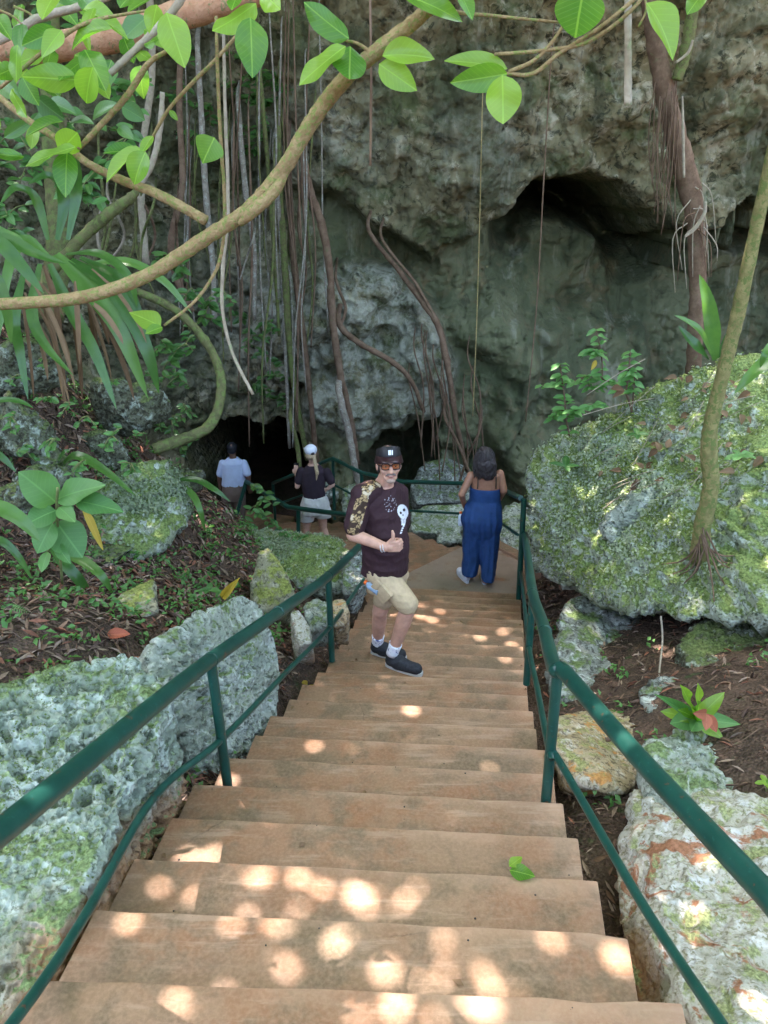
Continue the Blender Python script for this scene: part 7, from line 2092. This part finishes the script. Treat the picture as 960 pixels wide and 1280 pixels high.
# dead leaves, sticks and a pale streak coloured as sunlight on the mossy boulder
LT = empty('slab_litter', slab_hit(860, 520), 'dry leaves and straws lying on the upper face of the mossy boulder', 'leaf litter', kind='stuff')
LT.name = 'boulder_litter'; ORIG[LT.name] = np.array(LT.location)
for k in range(46):
    u, v = r5.uniform(740, 955), 0
    v = r5.uniform(440 + (960 - u) * 0.25, 600)
    b_ = slab_hit(u, v) + np.array((0, -0.03, 0.03))
    a = r5.uniform(0, 2 * PI); Lh = r5.uniform(0.06, 0.13)
    place_leaf(DEAD, b_, b_ + np.array((math.cos(a) * Lh, math.sin(a) * 0.3 * Lh, math.sin(a) * Lh * 0.7)), Lh * 0.5, (0, -0.7, 0.8), LT, 'dead_leaf')
for k in range(24):
    u, v = r5.uniform(720, 900), r5.uniform(480, 640)
    p0 = slab_hit(u, v) + np.array((0, -0.03, 0.03)); p1 = slab_hit(min(955, u + r5.uniform(20, 90)), v - r5.uniform(10, 60)) + np.array((0, -0.04, 0.05))
    V, F = tube([p0, (p0 + p1) / 2 + np.array((0, -0.03, 0.03)), p1], 0.0035, 4, 8); mk('straw', V, F, BK_GREY, LT)
V, F = tube([slab_hit(777, 628) + (0, -.03, .02), slab_hit(783, 612) + (0, -.04, .02), slab_hit(788, 600) + (0, -.03, .02)], (0.02, 0.034, 0.02), 8, 10, rough=0.2); tag(mk('bark_piece', V, F, BK_BRN), 'dark strip of bark stuck on the face of the mossy boulder', 'bark')
sun_streak = [slab_hit(u, v) for u, v in ((762, 672), (770, 655), (785, 640), (800, 622), (812, 610))]
V, F = tube([p + np.array((0, 0.02, -0.01)) for p in sun_streak], (0.05, 0.10, 0.12, 0.11, 0.06), 16, 30, rough=0.12, seed=4)
tag(mk('stone', V, F, M['pocked2']), 'pale streak standing in for sunlight on the mossy boulder', 'stone')  # pale streak added where a sun spot lies, sunlight put into its colour
# small things on the steps
r6 = random.Random(3)
p_ = PZ(648, 1096, Z_N[6]); p_[2] = step_z(p_) + 0.006
gl_ = empty('fallen_leaf', p_, 'crumpled fresh green leaf lying on a step', 'leaf')
place_leaf(OV2, p_ + np.array((-0.03, 0.02, 0.005)), p_ + np.array((0.055, -0.015, 0.02)), 0.06, (0.1, -0.3, 1), gl_)
place_leaf(OV2, p_ + np.array((-0.03, 0.03, 0.012)), p_ + np.array((0.02, 0.06, 0.03)), 0.04, (0.5, 0.2, 1), gl_)
for u, v, lb in ((548, 790, 'small yellow leaf on the step right of the man in black'), (496, 1001, None)):
    pass
p_ = PZ(548, 790, Z_N[18]); p_[2] = step_z(p_) + 0.006
yl = empty('fallen_leaf', p_, 'small yellow leaf on the steps right of the man in black', 'leaf'); place_leaf(YEL, p_, p_ + np.array((0.06, 0.01, 0.01)), 0.035, (0, 0, 1), yl)
for k in range(7):
    u, v = r5.uniform(372, 405), r5.uniform(815, 850)
    p_ = P(u, v, 4.5 + r5.uniform(-.1, .1)); p_[2] = float(gzn(p_[0], p_[1])[0]) + 0.03
    yl = empty('fallen_leaf', p_, 'yellow fallen leaf on the dark soil left of the stair edge', 'leaf', 'yellow leaves beside the stairs'); place_leaf(YEL, p_, p_ + np.array((r5.uniform(-.05, .05), 0.04, 0.01)), 0.04, (0, -0.3, 1), yl)
for u, v, d_, lb in ((148, 806, 3.55, 'red brown fallen leaf on the litter behind the big pocked boulder'), (168, 812, 3.45, 'orange brown fallen leaf next to the red one on the left bank'), (132, 857, 3.1, 'reddish leaf at the rim of the big pocked boulder')):
    p_ = P(u, v, d_); p_[2] = float(gzn(p_[0], p_[1])[0]) + 0.05
    rl = empty('fallen_leaf', p_, lb, 'leaf'); place_leaf(RED, p_ + np.array((-0.06, 0, 0)), p_ + np.array((0.07, -0.01, 0.03)), 0.07, (0.1, -0.5, 1), rl)
CH = []
for k in range(46):
    s_ = r6.uniform(1.1, 7.6); w_ = r6.uniform(WL(s_) + 0.04, WR(s_) - 0.04)
    if r6.random() < 0.5: w_ = WR(s_) - abs(r6.gauss(0.03, 0.12)) if r6.random() < 0.5 else WL(s_) + abs(r6.gauss(0.03, 0.12))
    q = edge(s_, w_); CH.append((q[0], q[1], step_z(q) + 0.006))
V, F = leaf_stuff(CH, 0.035, 0.5, 44, 2.5)
mk('leaf_scraps', V, F, LM_DEAD, None, smooth=False, label='scraps of dead leaf scattered on the steps', cat='leaf litter', kind='stuff')
PEB = plain_mat('dark_grit', (0.05, 0.045, 0.04), 0.9, 0.4)
g = Geo()
for k in range(90):
    s_ = r6.uniform(1.2, 7.6); w_ = r6.uniform(WL(s_) + 0.05, WR(s_) - 0.05)
    q = edge(s_, w_); rad = r6.uniform(0.0015, 0.0045)
    V, F = ellip((q[0], q[1], step_z(q) + rad * 0.5), (rad, rad * r6.uniform(0.7, 1.3), rad * 0.7), sub=1); g.add(V, F)
mk('grit', g.v(), g.F, PEB, None, label='specks of dark grit scattered on the steps', cat='grit', kind='stuff')
tw0 = [P(756, 930, 3.15), P(772, 928, 3.15), P(788, 926, 3.15)]
V, F = tube([p + np.array((0, 0, 0.03)) for p in tw0], (0.012, 0.014, 0.009), 6, 10, rough=0.15); tag(mk('stick', V, F, BK_BRN), 'short dark stick lying on the flat tan stone', 'stick')
vine([(826, 770, 4.7), (828, 800, 4.6), (824, 840, 4.3), (823, 868, 4.1), (820, 905, 3.6)], (2.5, 2.5, 3), BK_GREY, 'thin root hanging from the underside of the mossy boulder', None, seg=5)
# rootlets and sticks on the left behind the post
for k in range(8):
    u, v = r5.uniform(300, 400), r5.uniform(770, 840)
    p0 = P(u, v, 4.5); p0[2] = float(gzn(p0[0], p0[1])[0]) + 0.04
    p1 = p0 + np.array((r5.uniform(-.25, .25), r5.uniform(-.1, .3), 0)); p1[2] = float(gzn(p1[0], p1[1])[0]) + 0.05
    V, F = tube([p0, (p0 + p1) / 2 + np.array((0, 0, 0.04)), p1], (0.008, 0.009, 0.005), 5, 8, rough=0.1)
    tag(mk('stick', V, F, BK_BRN), 'brown stick lying on the dark soil behind the second left post', 'stick', 'sticks behind the second left post')
